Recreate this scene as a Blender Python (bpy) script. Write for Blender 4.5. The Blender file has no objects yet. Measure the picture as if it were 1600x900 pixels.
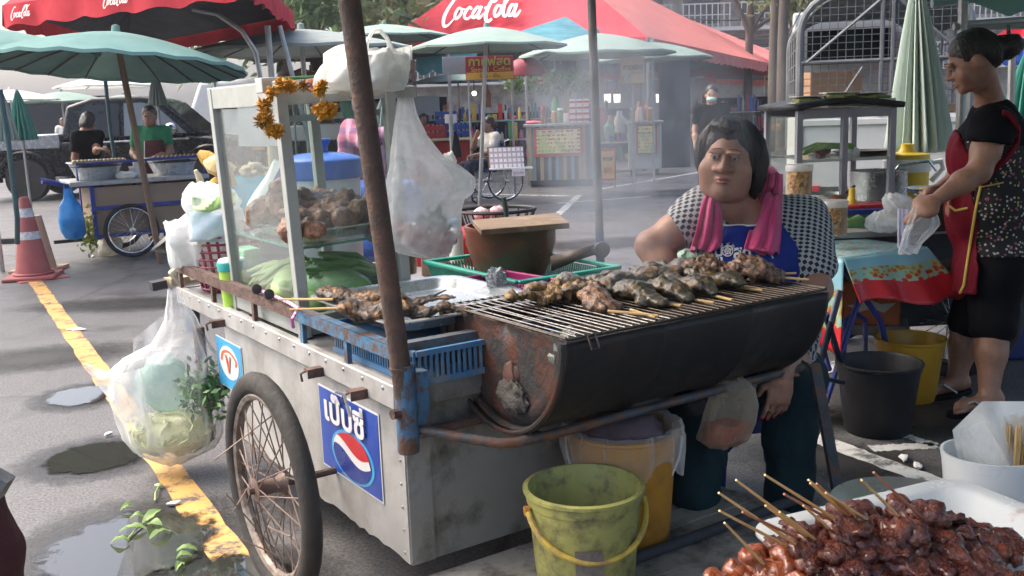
import bpy,math,random
import numpy as np
from mathutils import Matrix,Vector
from mathutils.bvhtree import BVHTree
random.seed(7);rng=np.random.default_rng(7)
SC=bpy.context.scene;COL=SC.collection
R=math.radians;sin,cos,pi=math.sin,math.cos,math.pi
# ---------------------------------------------------------------- camera
CH,CF,CP,CT=1.4,1550.0,R(10.42),R(2.0)
U0=np.array([0,sin(CP),cos(CP)]);FWD=np.array([0,cos(CP),-sin(CP)]);R0=np.array([1.0,0,0])
CU=cos(CT)*U0+sin(CT)*R0;CR=cos(CT)*R0-sin(CT)*U0;CC=np.array([0,0,CH])
cam=bpy.data.cameras.new('camera');camo=bpy.data.objects.new('camera',cam);COL.objects.link(camo)
cam.sensor_width=36;cam.lens=CF*36/1600;cam.clip_start=.05;cam.clip_end=900
mw=Matrix.Identity(4)
for i in range(3):
 mw[i][0]=CR[i];mw[i][1]=CU[i];mw[i][2]=-FWD[i];mw[i][3]=CC[i]
camo.matrix_world=mw
SC.camera=camo
# ---------------------------------------------------------------- sky, sun, exposure
SUN_EL,SUN_AZ=R(52),R(-75)
w=bpy.data.worlds.new('World');SC.world=w;w.use_nodes=True
nt=w.node_tree;bg=nt.nodes['Background']
sky=nt.nodes.new('ShaderNodeTexSky');sky.sky_type='NISHITA';sky.sun_disc=False
sky.sun_elevation=SUN_EL;sky.sun_rotation=SUN_AZ;sky.air_density=1.0;sky.dust_density=7.0;sky.ozone_density=1.0
nt.links.new(sky.outputs[0],bg.inputs[0]);bg.inputs[1].default_value=.15
sl=bpy.data.lights.new('sun','SUN');sl.energy=.7;sl.angle=R(75);sl.color=(1,.96,.9)
so=bpy.data.objects.new('sun',sl);COL.objects.link(so)
sd=Vector((sin(SUN_AZ)*cos(SUN_EL),cos(SUN_AZ)*cos(SUN_EL),sin(SUN_EL)))
so.rotation_euler=sd.to_track_quat('Z','Y').to_euler()
SC.view_settings.view_transform='Standard';SC.view_settings.look='None'
SC.view_settings.gamma=1;SC.view_settings.exposure=1.6
SC.cycles.max_bounces=6;SC.cycles.transparent_max_bounces=24;SC.cycles.volume_bounces=0
SC.cycles.transmission_bounces=4;SC.cycles.glossy_bounces=3;SC.cycles.diffuse_bounces=3
SC.cycles.sample_clamp_indirect=4;SC.cycles.caustics_reflective=False;SC.cycles.caustics_refractive=False
SC.cycles.use_denoising=True
# ---------------------------------------------------------------- points of the place seen through the camera
def ray(x,y):return FWD+CR*(x-800)/CF-CU*(y-450)/CF
def Zp(x,y,z=0.0):
 d=ray(x,y);return CC+d*(z-CH)/d[2]
def Yp(x,y,Y):
 d=ray(x,y);return CC+d*Y/d[1]
PH=R(33.7);KO=np.array([-.31,2.45]);KB=np.array([cos(PH),sin(PH)]);KA=np.array([-sin(PH),cos(PH)])
def kl(x,y,z=0.0):
 q=KO+x*KB+y*KA;return(q[0],q[1],z)
def ik(P):
 q=np.array(P[:2])-KO;return np.array([q @ KB,q @ KA,P[2]])
 # ---------------------------------------------------------------- materials
_M={}
class ND:
 def __init__(s,name):
  s.m=bpy.data.materials.new(name);s.m.use_nodes=True;s.t=s.m.node_tree;s.b=s.t.nodes['Principled BSDF']
  s.o=s.t.nodes['Material Output'];s.co=s.n('TexCoord').outputs['Object']
 def n(s,typ,ins=None,**kw):
  nd=s.t.nodes.new('ShaderNode'+typ)
  for k,v in kw.items():setattr(nd,k,v)
  for k,v in(ins or{}).items():s.set(nd.inputs[k],v)
  return nd
 def set(s,sock,v):
  if isinstance(v,bpy.types.NodeSocket):s.t.links.new(v,sock)
  elif isinstance(v,tuple)and len(v)==3 and sock.type=='RGBA':sock.default_value=(*v,1)
  else:sock.default_value=v
 def noise(s,sc,det=4,co=None,scl=None,dist=0,rough=.6):
  c=co or s.co
  if scl:c=s.n('Mapping',{0:c,3:scl}).outputs[0]
  return s.n('TexNoise',{'Vector':c,'Scale':sc,'Detail':det,'Distortion':dist,'Roughness':rough}).outputs[0]
 def ramp(s,f,stops,interp='LINEAR'):
  r=s.n('ValToRGB',{0:f});cr=r.color_ramp;cr.interpolation=interp
  while len(cr.elements)<len(stops):cr.elements.new(.5)
  for e,(p,c)in zip(cr.elements,stops):e.position=p;e.color=(*c,1)if isinstance(c,tuple)else(c,c,c,1)
  return r.outputs[0]
 def mix(s,f,a,b,mode='MIX'):
  m=s.n('Mix',data_type='RGBA',blend_type=mode)
  s.set(m.inputs[0],f);s.set(m.inputs[6],a);s.set(m.inputs[7],b);return m.outputs[2]
 def math(s,op,a,b=0.0,c=0.0):
  m=s.n('Math',operation=op);s.set(m.inputs[0],a);s.set(m.inputs[1],b);s.set(m.inputs[2],c);return m.outputs[0]
 def xyz(s,co=None):
  x=s.n('SeparateXYZ',{0:co or s.co});return x.outputs
 def bump(s,h,st=.2,d=.01):
  s.set(s.b.inputs['Normal'],s.n('Bump',{'Height':h,'Strength':st,'Distance':d}).outputs[0])
 def P(s,**kw):
  for k,v in kw.items():s.set(s.b.inputs[k.replace('_',' ')],v)
  return s.m
def lit(c,f):return tuple(min(1,x*f)for x in c)
def pm(n,c1,c2=None,s=6,r=.5,met=0,bump=.12,bs=50,dirt=None,ds=4,d0=.5,d1=.68,spec=.5,scl=None,sss=0,coat=0,emit=None,stripe=0):
 if n in _M:return _M[n]
 d=ND(n);c2=c2 or lit(c1,.72)
 col=d.ramp(d.noise(s,6,scl=scl),[(.32,c1),(.68,c2)])
 rg=d.ramp(d.noise(s*2.3,4),[(.3,max(.02,r-.12)),(.7,min(1,r+.12))])
 if dirt:col=d.mix(d.ramp(d.noise(ds*1.7,9,rough=.68),[(d0-.05,0.0),(d1-.03,1.0)]),col,dirt)
 if stripe:X=d.xyz();sw_=d.math('SINE',d.math('ADD',d.math('MULTIPLY',d.math('ADD',d.math('MULTIPLY',X[0],.84),d.math('MULTIPLY',X[1],.54)),stripe),d.math('MULTIPLY',d.noise(20,3),2.5)));col=d.mix(d.ramp(sw_,[(.45,0.0),(.8,.75)]),col,(.02,.012,.008))
 if bump:d.bump(d.noise(bs,5),min(1,bump*1.6),.012)
 d.P(Base_Color=col,Roughness=rg,Metallic=met,Specular_IOR_Level=spec)
 if sss:d.P(Subsurface_Weight=sss,Subsurface_Radius=(.02,.008,.004),Subsurface_Scale=.6)
 if coat:d.P(Coat_Weight=coat,Coat_Roughness=.08)
 if emit:d.P(Emission_Color=emit[0],Emission_Strength=emit[1])
 _M[n]=d.m;return d.m
def flat(n,c,r=.6,**kw):return pm(n,c,lit(c,.85),r=r,bump=kw.pop('bump',.03),**kw)
def film(n,c=(.85,.87,.88),op=.45,r=.25,fold=30,trl=.5):
 if n in _M:return _M[n]
 d=ND(n)
 tr=d.n('BsdfTransparent',{0:(1,1,1)}).outputs[0]
 d.P(Base_Color=c,Roughness=r,Specular_IOR_Level=.6)
 d.bump(d.noise(fold,4,scl=(1,1,.25)),.5,.01)
 tl=d.n('BsdfTranslucent',{0:c}).outputs[0]
 mil=d.n('MixShader',{0:trl,1:d.b.outputs[0],2:tl}).outputs[0]
 fr=d.n('LayerWeight',{0:.35}).outputs[1]
 f=d.math('ADD',d.math('MULTIPLY',fr,.75),d.ramp(d.noise(fold*.4,5),[(.3,op*.6),(.7,min(1,op*1.4))]))
 f=d.math('MINIMUM',f,1.0)
 d.set(d.o.inputs[0],d.n('MixShader',{0:f,1:tr,2:mil}).outputs[0]);_M[n]=d.m;return d.m
def glass(n,tint=(.93,.97,.96),milk=.07):
 if n in _M:return _M[n]
 d=ND(n);tr=d.n('BsdfTransparent',{0:tint}).outputs[0]
 d.P(Base_Color=(.8,.83,.82),Roughness=.9)
 gl=d.n('BsdfGlossy',{0:(1,1,1),1:.03}).outputs[0]
 f=d.math('ADD',d.math('MULTIPLY',d.math('POWER',d.n('LayerWeight',{0:.5}).outputs[1],4.0),.6),.035)
 a=d.n('MixShader',{0:f,1:tr,2:gl}).outputs[0]
 mk=d.ramp(d.noise(3.5,6),[(.3,milk*.5),(.75,milk*2.6)])
 d.set(d.o.inputs[0],d.n('MixShader',{0:mk,1:a,2:d.b.outputs[0]}).outputs[0]);_M[n]=d.m;return d.m
 # ---------------------------------------------------------------- things, parts, tags
MT={}
def tag(o,label=None,cat=None,group=None,kind=None):
 if label:o['label']=label
 if cat:o['category']=cat
 if group:o['group']=group
 if kind:o['kind']=kind
 return o
def place(o,loc=(0,0,0),rot=0):
 o.location=tuple(float(v)for v in loc)
 o.rotation_euler=rot if isinstance(rot,tuple)else(0,0,rot)
 MT[o.name]=Matrix.Translation(o.location) @ o.rotation_euler.to_matrix().to_4x4()
def thing(name,label,cat,loc=(0,0,0),rot=0,group=None):
 o=bpy.data.objects.new(name,None);COL.objects.link(o);o.empty_display_size=.1
 place(o,loc,rot);return tag(o,label,cat,group)
def copy_tree(o,parent=None):
 c=o.copy();COL.objects.link(c)
 if parent:c.parent=parent
 for ch in list(o.children):copy_tree(ch,c)
 return c
def rotm(rx=0,ry=0,rz=0):
 return np.array(Matrix.Rotation(rz,3,'Z') @ Matrix.Rotation(ry,3,'Y') @ Matrix.Rotation(rx,3,'X'))
def vn(P,seed=0):
 P=np.asarray(P,float);I=np.floor(P).astype(np.int64);f=P-I;f=f*f*(3-2*f);out=np.zeros(len(P))
 for dx in(0,1):
  for dy in(0,1):
   for dz in(0,1):
    h=((I[:,0]+dx)*374761393+(I[:,1]+dy)*668265263+(I[:,2]+dz)*2147483647+seed*974711)&0xffffffff
    h=((h^(h>>13))*1274126177)&0xffffffff;h=h^(h>>16)
    wt=(f[:,0]if dx else 1-f[:,0])*(f[:,1]if dy else 1-f[:,1])*(f[:,2]if dz else 1-f[:,2])
    out+=wt*((h&0xffff)/32767.5-1)
 return out
def fbm(P,seed=0,o=3):return sum(vn(np.asarray(P)*2**i,seed+i)*.5**i for i in range(o))
class G:
 def __init__(s):s.V=[];s.F=[];s.n=0;s.mi=[];s.cur=0
 def add(s,V,F):
  V=np.asarray(V,float).reshape(-1,3);s.V.append(V)
  s.F+=[tuple(i+s.n for i in f)for f in F];s.mi+=[s.cur]*len(F);s.n+=len(V);return s
 def box(s,c,d,rot=None):
  x,y,z=d[0]/2,d[1]/2,d[2]/2
  V=np.array([(i*x,j*y,k*z)for i in(-1,1)for j in(-1,1)for k in(-1,1)])
  if rot is not None:V=V @ (rotm(*rot).T if isinstance(rot,tuple)else rot.T)
  return s.add(V+np.array(c),[(0,1,3,2),(4,6,7,5),(0,4,5,1),(2,3,7,6),(0,2,6,4),(1,5,7,3)])
 def bar(s,a,b,wd,ht,up=(0,0,1)):
  a,b=np.array(a,float),np.array(b,float);t=b-a;L=np.linalg.norm(t);t/=L
  u=np.array(up,float);sd=np.cross(t,u);sd/=np.linalg.norm(sd)+1e-9;u=np.cross(sd,t)
  return s.box((a+b)/2,(L,wd,ht),np.column_stack([t,sd,u]))
 def tube(s,P,r,n=8,closed=False,cap=True,sq=1.0):
  P=np.array(P,float);m=len(P);rr=np.broadcast_to(np.asarray(r,float),(m,))
  T=np.gradient(P,axis=0)if not closed else np.roll(P,-1,0)-np.roll(P,1,0)
  T/=np.linalg.norm(T,axis=1)[:,None]+1e-12
  u=np.cross(T[0],(0,0,1));u=np.cross(T[0],(1,0,0))if np.linalg.norm(u)<.1 else u
  V=[];an=np.linspace(0,2*pi,n,endpoint=False)
  for i in range(m):
   u=u-T[i]*(u @ T[i]);u/=np.linalg.norm(u)+1e-12;v=np.cross(T[i],u)
   V.append(P[i]+rr[i]*(np.cos(an)[:,None]*u+sq*np.sin(an)[:,None]*v))
  F=[(i*n+j,i*n+(j+1)%n,((i+1)%m)*n+(j+1)%n,((i+1)%m)*n+j)for i in range(m if closed else m-1)for j in range(n)]
  if cap and not closed:F+=[tuple(range(n-1,-1,-1)),tuple((m-1)*n+j for j in range(n))]
  return s.add(np.concatenate(V),F)
 def lathe(s,prof,c=(0,0,0),n=24,sx=1,sy=1,rot=None,fn=None,closed=False,arc=None):
  an=np.linspace(0,2*pi,n,endpoint=False)if not arc else np.linspace(arc[0],arc[1],n)
  V=[]
  for r,z in prof:V.append(np.column_stack([r*np.cos(an)*sx,r*np.sin(an)*sy,np.full(n,z)]))
  V=np.concatenate(V)
  if fn:V=fn(V)
  if rot is not None:V=V @ rotm(*rot).T
  m=len(prof);k=n if not arc else n-1
  F=[(i*n+j,i*n+(j+1)%n,((i+1)%m)*n+(j+1)%n,((i+1)%m)*n+j)for i in range(m if closed else m-1)for j in range(k)]
  return s.add(V+np.array(c),F)
 def grid(s,fn,nu,nv,wu=False):
  V=[fn(i/(nu if wu else nu-1),j/(nv-1))for i in range(nu)for j in range(nv)]
  F=[(i*nv+j,((i+1)%nu)*nv+j,((i+1)%nu)*nv+j+1,i*nv+j+1)for i in range(nu if wu else nu-1)for j in range(nv-1)]
  return s.add(V,F)
 def blob(s,c,r,amp=.15,fr=1.6,seed=0,n=14,rot=None):
  an=np.linspace(0,pi,n);V=[]
  for a in an:
   for j in range(n+4):
    p=2*pi*j/(n+4);V.append((sin(a)*cos(p),sin(a)*sin(p),cos(a)))
  V=np.array(V);q=n+4
  V=V*(1+amp*fbm(V*fr+seed*7.3,seed,3))[:,None]*np.array(r if hasattr(r,'__len__')else(r,r,r))
  if rot is not None:V=V @ rotm(*rot).T
  F=[(i*q+j,(i+1)*q+j,(i+1)*q+(j+1)%q,i*q+(j+1)%q)for i in range(n-1)for j in range(q)]
  return s.add(V+np.array(c),F)
 def prism(s,pts,o,ux,uy,t):
  pts=np.array(pts,float);o,ux,uy,t=(np.array(v,float)for v in(o,ux,uy,t));n=len(pts)
  A=o+pts[:,:1]*ux+pts[:,1:]*uy
  return s.add(np.concatenate([A,A+t]),[tuple(range(n-1,-1,-1)),tuple(range(n,2*n))]+[(i,(i+1)%n,n+(i+1)%n,n+i)for i in range(n)])
 def slab(s,q,t):
  q=np.array(q,float);nn=np.cross(q[1]-q[0],q[3]-q[0]);nn/=np.linalg.norm(nn);t=nn*t
  return s.add(np.concatenate([q,q+t]),[(3,2,1,0),(4,5,6,7),(0,1,5,4),(1,2,6,5),(2,3,7,6),(3,0,4,7)])
 def xf(s,M,off=(0,0,0)):
  s.V=[v @ np.array(M).T+np.array(off)for v in s.V];return s
 def mesh(s,name,smooth=40):
  me=bpy.data.meshes.new(name);V=np.concatenate(s.V)
  me.from_pydata(V.tolist(),[],s.F)
  me.validate(verbose=False)
  if smooth:
   me.shade_smooth();me.set_sharp_from_angle(angle=R(smooth))
  return me
 def obj(s,name,m,parent=None,loc=None,rot=0,smooth=40,bev=0,solid=0,world=False,seg=2):
  if world and parent is not None:
   Mi=np.array(MT[parent.name].inverted());s.V=[v @ Mi[:3,:3].T+Mi[:3,3]for v in s.V]
  me=s.mesh(name,smooth);ms=m if isinstance(m,(list,tuple))else[m]
  for x in ms:me.materials.append(x)
  if len(ms)>1 and len(s.mi)==len(me.polygons):me.polygons.foreach_set('material_index',s.mi)
  o=bpy.data.objects.new(name,me);COL.objects.link(o)
  if parent:o.parent=parent
  if loc is not None or not parent:place(o,loc or(0,0,0),rot)
  if solid:
   md=o.modifiers.new('solid','SOLIDIFY');md.thickness=solid;md.offset=0
  if bev:
   md=o.modifiers.new('bevel','BEVEL');md.width=bev;md.segments=seg;md.limit_method='ANGLE';md.harden_normals=False
  return o
class SDF:
 def __init__(s):s.p=[]
 def cap(s,a,b,ra,rb=None,k=.03,op='u',flat=None):
  s.p.append(('c',np.array(a,float),np.array(b,float),ra,ra if rb is None else rb,k,op,flat));return s
 def chain(s,pts,rs,k=.02):
  for i in range(len(pts)-1):s.cap(pts[i],pts[i+1],rs[i],rs[i+1],k)
  return s
 def ell(s,c,r,k=.03,op='u',rot=None):
  s.p.append(('e',np.array(c,float),np.array(r,float),None if rot is None else np.array(rot),0,k,op,None));return s
 def bounds(s):
  lo,hi=[],[]
  for q in s.p:
   if q[6]!='u':continue
   if q[0]=='c':rr=max(q[3],q[4]);lo.append(np.minimum(q[1],q[2])-rr);hi.append(np.maximum(q[1],q[2])+rr)
   else:rr=q[2]if q[3]is None else np.full(3,q[2].max());lo.append(q[1]-rr);hi.append(q[1]+rr)
  return np.min(lo,0)-.03,np.max(hi,0)+.03
 def field(s,ax,start=None):
  D=np.full([len(a)for a in ax],.25)if start is None else start
  for q in s.p:
   k=q[5];pad=k+.03
   if q[0]=='c':rr=max(q[3],q[4]);lo,hi=np.minimum(q[1],q[2])-rr-pad,np.maximum(q[1],q[2])+rr+pad
   else:rr=q[2]if q[3]is None else np.full(3,q[2].max());lo,hi=q[1]-rr-pad,q[1]+rr+pad
   sl=tuple(slice(max(0,np.searchsorted(a,l)),np.searchsorted(a,h))for a,l,h in zip(ax,lo,hi))
   if any(z.stop<=z.start for z in sl):continue
   X=np.meshgrid(*[a[z]for a,z in zip(ax,sl)],indexing='ij')
   if q[0]=='c':
    ba=q[2]-q[1];pa=[X[i]-q[1][i]for i in range(3)]
    t=np.clip(sum(pa[i]*ba[i]for i in range(3))/max(1e-9,ba @ ba),0,1)
    e=[pa[i]-t*ba[i]for i in range(3)]
    if q[7]is not None:
     v,f=np.array(q[7][0],float),q[7][1];dd=sum(e[i]*v[i]for i in range(3));e=[e[i]+(f-1)*dd*v[i]for i in range(3)]
    d=np.sqrt(sum(x*x for x in e))-(q[3]+t*(q[4]-q[3]))
   else:
    pa=[X[i]-q[1][i]for i in range(3)]
    if q[3]is not None:pa=[sum(q[3][j,i]*pa[j]for j in range(3))for i in range(3)]
    k0=np.sqrt(sum((pa[i]/q[2][i])**2 for i in range(3)))+1e-9;k1=np.sqrt(sum((pa[i]/q[2][i]**2)**2 for i in range(3)))+1e-9
    d=k0*(k0-1)/k1
   A=D[sl]
   if q[6]=='u':h=np.maximum(k-np.abs(A-d),0)/k;D[sl]=np.minimum(A,d)-h*h*k/4
   elif q[6]=='s':h=np.maximum(k-np.abs(A+d),0)/k;D[sl]=np.maximum(A,-d)+h*h*k/4
   else:D[sl]=np.maximum(A,d)
  return D
 def axes(s,res,fine=None):
  lo,hi=s.bounds();ax=[]
  for i in range(3):
   pts=[lo[i]];rs=res
   while pts[-1]<hi[i]:
    st=res
    for f in(fine or[]):
     if f[0]==i and f[1]<=pts[-1]<=f[2]:st=f[3]
    pts.append(pts[-1]+st)
   ax.append(np.array(pts))
  return ax
 def surf(s,res,fine=None,mod=None):
  ax=s.axes(res,fine);D=s.field(ax)
  if mod is not None:D=mod(D,np.meshgrid(*ax,indexing='ij'))
  return nets(D,ax)
def nets(D,ax):
 ins=D<0;n=D.shape;cs=[slice(0,-1),slice(1,None)]
 cnt=np.zeros([k-1 for k in n],np.int8)
 for i in(0,1):
  for j in(0,1):
   for k in(0,1):cnt+=ins[cs[i],cs[j],cs[k]]
 act=(cnt>0)&(cnt<8);ci=np.argwhere(act);idx=-np.ones(act.shape,np.int64);idx[act]=np.arange(len(ci))
 S=np.zeros((len(ci),3));N=np.zeros(len(ci))
 for a in range(3):
  o=[b for b in range(3)if b!=a]
  for i in(0,1):
   for j in(0,1):
    p=ci.copy();p[:,o[0]]+=i;p[:,o[1]]+=j;q=p.copy();q[:,a]+=1
    d0,d1=D[tuple(p.T)],D[tuple(q.T)];mk=(d0<0)!=(d1<0);t=np.where(mk,d0/np.where(mk,d0-d1,1),0)
    P=np.column_stack([ax[b][p[:,b]]for b in range(3)]);Q=ax[a][q[:,a]]
    P[:,a]+=t*(Q-P[:,a]);S+=P*mk[:,None];N+=mk
 V=S/N[:,None];F=[]
 for a in range(3):
  o=[(a+1)%3,(a+2)%3]
  s0=[slice(None)]*3;s1=[slice(None)]*3;s0[a]=slice(0,-1);s1[a]=slice(1,None)
  e=np.argwhere(ins[tuple(s0)]!=ins[tuple(s1)])
  e=e[(e[:,o[0]]>0)&(e[:,o[1]]>0)&(e[:,o[0]]<n[o[0]]-1)&(e[:,o[1]]<n[o[1]]-1)]
  q=[]
  for i,j in((1,1),(0,1),(0,0),(1,0)):
   c=e.copy();c[:,o[0]]-=i;c[:,o[1]]-=j;q.append(idx[tuple(c.T)])
  q=np.column_stack(q);fl=~ins[tuple(e.T)];q[fl]=q[fl][:,::-1];F.append(q)
 F=np.concatenate(F)
 return V,F
def sobj(VF,name,mats,parent=None,midx=None,disp=None,world=True,g=None,smooth=True):
 V,F=VF;V=np.array(V)
 if disp is not None:V=disp(V)
 g=g or G();g.V.append(V);g.F+=[tuple(int(i)+g.n for i in f)for f in F]
 g.mi+=([0]*len(F)if midx is None else list(midx(V[F].mean(1))));g.n+=len(V)
 return g.obj(name,mats,parent,world=world,smooth=180 if smooth else 0)
def vnorm(V,F):
 N=np.zeros_like(V);q=np.cross(V[F[:,2]]-V[F[:,0]],V[F[:,3]]-V[F[:,1]])
 for i in range(4):np.add.at(N,F[:,i],q)
 return N/(np.linalg.norm(N,axis=1)[:,None]+1e-12)
def rough(VF,amp,fr,seed=0,o=3):
 V,F=VF;return(V+vnorm(V,F)*(amp*fbm(V*fr,seed,o))[:,None],F)
 # ---------------------------------------------------------------- writing
def text(s,size,m,parent,o,ux,uy,t=.002,bold=0,align='CENTER',name='lettering',wid=None,wrapf=None,world=False):
 c=bpy.data.curves.new('t','FONT');c.body=s;c.size=1;c.align_x=align;c.align_y='CENTER';c.offset=bold;c.resolution_u=3
 ob=bpy.data.objects.new('t',c);COL.objects.link(ob)
 me=bpy.data.meshes.new_from_object(ob.evaluated_get(bpy.context.evaluated_depsgraph_get()));bpy.data.objects.remove(ob);bpy.data.curves.remove(c)
 n=len(me.vertices);P=np.zeros(n*3);me.vertices.foreach_get('co',P);P=P.reshape(-1,3)[:,:2]
 F=[tuple(p.vertices)for p in me.polygons];bpy.data.meshes.remove(me)
 sx=size if not wid else wid/max(1e-6,np.ptp(P[:,0]))
 o,ux,uy=(np.array(v,float)for v in(o,ux,uy));nn=np.cross(ux,uy)
 V=o+P[:,:1]*sx*ux+P[:,1:]*size*uy+nn*t
 if wrapf:V=wrapf(V)
 g=G();g.add(V,F);return g.obj(name,m,parent,smooth=0,world=world)
def stroke(pts,wd,m,parent,o,ux,uy,t=.003,name='lettering',seg=8,g=None,sl=.3):
 o,ux,uy=(np.array(v,float)for v in(o,ux,uy));nn=np.cross(ux,uy);g=g or G()
 for line in pts:
  L=np.array([(p[0],p[1],p[2]if len(p)>2 else 1)for p in line],float)
  m_=len(L);T=np.linspace(0,m_-1,(m_-1)*seg+1);Q=[]
  for tt in T:
   i=min(int(tt),m_-2);f=tt-i;p0,p1,p2,p3=L[max(i-1,0)],L[i],L[i+1],L[min(i+2,m_-1)]
   Q.append(.5*(2*p1+(p2-p0)*f+(2*p0-5*p1+4*p2-p3)*f*f+(3*p1-p0-3*p2+p3)*f**3))
  Q=np.array(Q);Q[:,0]+=sl*Q[:,1];d=np.gradient(Q[:,:2],axis=0);d/=np.linalg.norm(d,axis=1)[:,None]+1e-9
  nr=np.column_stack([-d[:,1],d[:,0]])*(wd*Q[:,2:]/2)
  A,B=Q[:,:2]+nr,Q[:,:2]-nr;k=len(Q);P=np.concatenate([A,B])
  g.add(o+P[:,:1]*ux+P[:,1:]*uy+nn*t,[(i,k+i,k+i+1,i+1)for i in range(k-1)]);t+=.0006
 return g.obj(name,m,parent,smooth=0)if m else g
 # ================================================================ SETTING
asp=ND('asphalt')
n1=asp.noise(.9,8);n2=asp.noise(90,3);n3=asp.noise(2.2,6,dist=.6);n4=asp.noise(170,3,rough=.8)
c=asp.ramp(n1,[(.3,(.066,.066,.07)),(.55,(.092,.092,.096)),(.75,(.125,.123,.12))])
c=asp.mix(.6,c,asp.ramp(n2,[(.36,(.03,.03,.035)),(.62,(.19,.185,.18))]))
c=asp.mix(asp.ramp(n3,[(.55,0.0),(.72,.65)]),c,(.04,.038,.036))
c=asp.mix(asp.ramp(n4,[(.60,0.0),(.68,.55)]),c,(.28,.275,.27))
n5=asp.noise(26,5,rough=.7);c=asp.mix(asp.ramp(n5,[(.55,0.0),(.7,.5)]),c,(.045,.044,.043))
crk=asp.n('TexVoronoi',{'Vector':asp.n('Mapping',{0:asp.co,1:(3.3,.4,0)}).outputs[0],'Scale':.32},feature='DISTANCE_TO_EDGE').outputs[0];c=asp.mix(asp.ramp(asp.math('ADD',crk,asp.math('MULTIPLY',asp.noise(3,6),.03)),[(.012,.8),(.022,0.0)]),c,(.03,.03,.03))
asp.bump(asp.math('ADD',n2,n4),.35,.006)
asp.P(Base_Color=c,Roughness=asp.ramp(n3,[(.42,.62),(.7,.38)]),Specular_IOR_Level=.45);M_ASP=asp.m
g=G();g.grid(lambda u,v:(-150+300*u,-12+320*v,0),7,7)
tag(g.obj('ground',M_ASP),kind='structure')
def paint(name,c1,wear=(.45,.6)):
 d=ND(name);n=d.noise(9,8,scl=(1,1,1));k=d.noise(70,4)
 col=d.mix(d.ramp(d.math('ADD',d.math('MULTIPLY',n,.75),d.math('MULTIPLY',k,.25)),[(wear[0],1.0),(wear[1],0.0)]),c1,(.085,.083,.08))
 col=d.mix(d.ramp(d.noise(2.5,5),[(.5,0.0),(.75,.6)]),col,lit(c1,.45))
 d.bump(k,.3,.006);return d.P(Base_Color=col,Roughness=.65)
M_YEL=paint('yellow_road_paint',(.60,.34,.10),(.40,.50));M_WHP=paint('white_road_paint',(.58,.58,.56),(.38,.5))
def strip(a,b,wd,m,name,z=.004,n=24,jag=.012):
 a=np.array(a[:2]);b=np.array(b[:2]);t=(b-a)/np.linalg.norm(b-a);nr=np.array([-t[1],t[0]]);g=G();V=[]
 for i in range(n+1):
  p=a+(b-a)*i/n
  V+=[(*(p-nr*(wd/2+random.uniform(-jag,jag))),z),(*(p+nr*(wd/2+random.uniform(-jag,jag))),z)]
 g.add(V,[(2*i,2*i+2,2*i+3,2*i+1)for i in range(n)])
 return tag(g.obj(name,m,smooth=0),kind='structure')
ya,yb=Zp(55,440),Zp(369,884);yd=(yb-ya)/np.linalg.norm(yb-ya)
strip(ya,yb,.115,M_YEL,'yellow_line',n=60,jag=.006);strip(yb+yd*.03,yb+yd*2.6,.12,M_YEL,'yellow_line',n=12,jag=.004)
for(A,B,wd)in[((600,585),(905,305),.1),((640,301),(908,307),.12),((1015,307),(870,318),.1),((1235,672),(1520,775),.1),((930,297),(1100,268),.12),((20,300),(90,276),.14),((1240,602),(1330,560),.1),((1360,702),(1462,697),.07),((1462,697),(1395,676),.05),((0,262),(60,252),.2)]:
 strip(Zp(*A),Zp(*B),wd,M_WHP,'white_line',n=30,jag=.008)
def softspot(name,base,ro,e0,e1,spec,nb=0):
 d=ND(name);gco=d.n('TexCoord').outputs['Generated'];r=d.n('VectorMath',{0:gco,1:(.5,.5,.5)},operation='DISTANCE').outputs['Value']
 e=d.math('ADD',r,d.math('MULTIPLY',d.math('SUBTRACT',d.noise(11,7,rough=.75),.5),.42));k=d.noise(90,3)
 d.P(Base_Color=d.ramp(k,[(.3,lit(base,.5)),(.7,base)])if nb else base,Roughness=ro,Specular_IOR_Level=spec);d.bump(k if nb else d.noise(6,2),.25 if nb else .012,.005)
 d.set(d.o.inputs[0],d.n('MixShader',{0:d.ramp(e,[(e0,1.0),(e1,0.0)]),1:d.n('BsdfTransparent').outputs[0],2:d.b.outputs[0]}).outputs[0]);return d.m
M_WATER=softspot('water',(.03,.03,.026),.03,.36,.42,.9);M_DAMP=softspot('damp_asphalt',(.05,.048,.046),.3,.22,.48,.5,1);M_OIL=softspot('dark_stain',(.035,.033,.032),.5,.1,.5,.4,1)
def puddle(px,py,rx,ry,m,z,name,rz=0):
 c=Zp(px,py);g=G();n=32;an=np.linspace(0,2*pi,n,endpoint=False);g.add([(0,0,0)]+[(rx*cos(t),ry*sin(t),0)for t in an],[(0,1+i,1+(i+1)%n)for i in range(n)])
 return tag(g.obj(name,m,None,(c[0],c[1],z),rz,smooth=0),kind='structure')
for a in[(205,856,.34,.36,.2),(148,716,.25,.24,-.3),(126,620,.2,.22,.4),(340,915,.3,.25,0)]:
 puddle(a[0],a[1],a[2]*1.45,a[3]*1.45,M_DAMP,.003,'damp_ground',a[4]);puddle(a[0],a[1],a[2],a[3],M_WATER,.0065,'puddle',a[4])
for a in[(1290,720,.5,.3,-.6),(1330,655,.35,.2,.2),(210,475,1.0,.35,0),(640,760,.7,.5,0),(1440,650,.5,.4,0),(420,420,.9,.5,0),(60,560,.7,.4,.3),(960,380,1.2,.5,.2),(1120,300,2.2,.9,0)]:puddle(a[0],a[1],a[2],a[3],M_OIL,.0025,'stained_ground',a[4])
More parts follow.
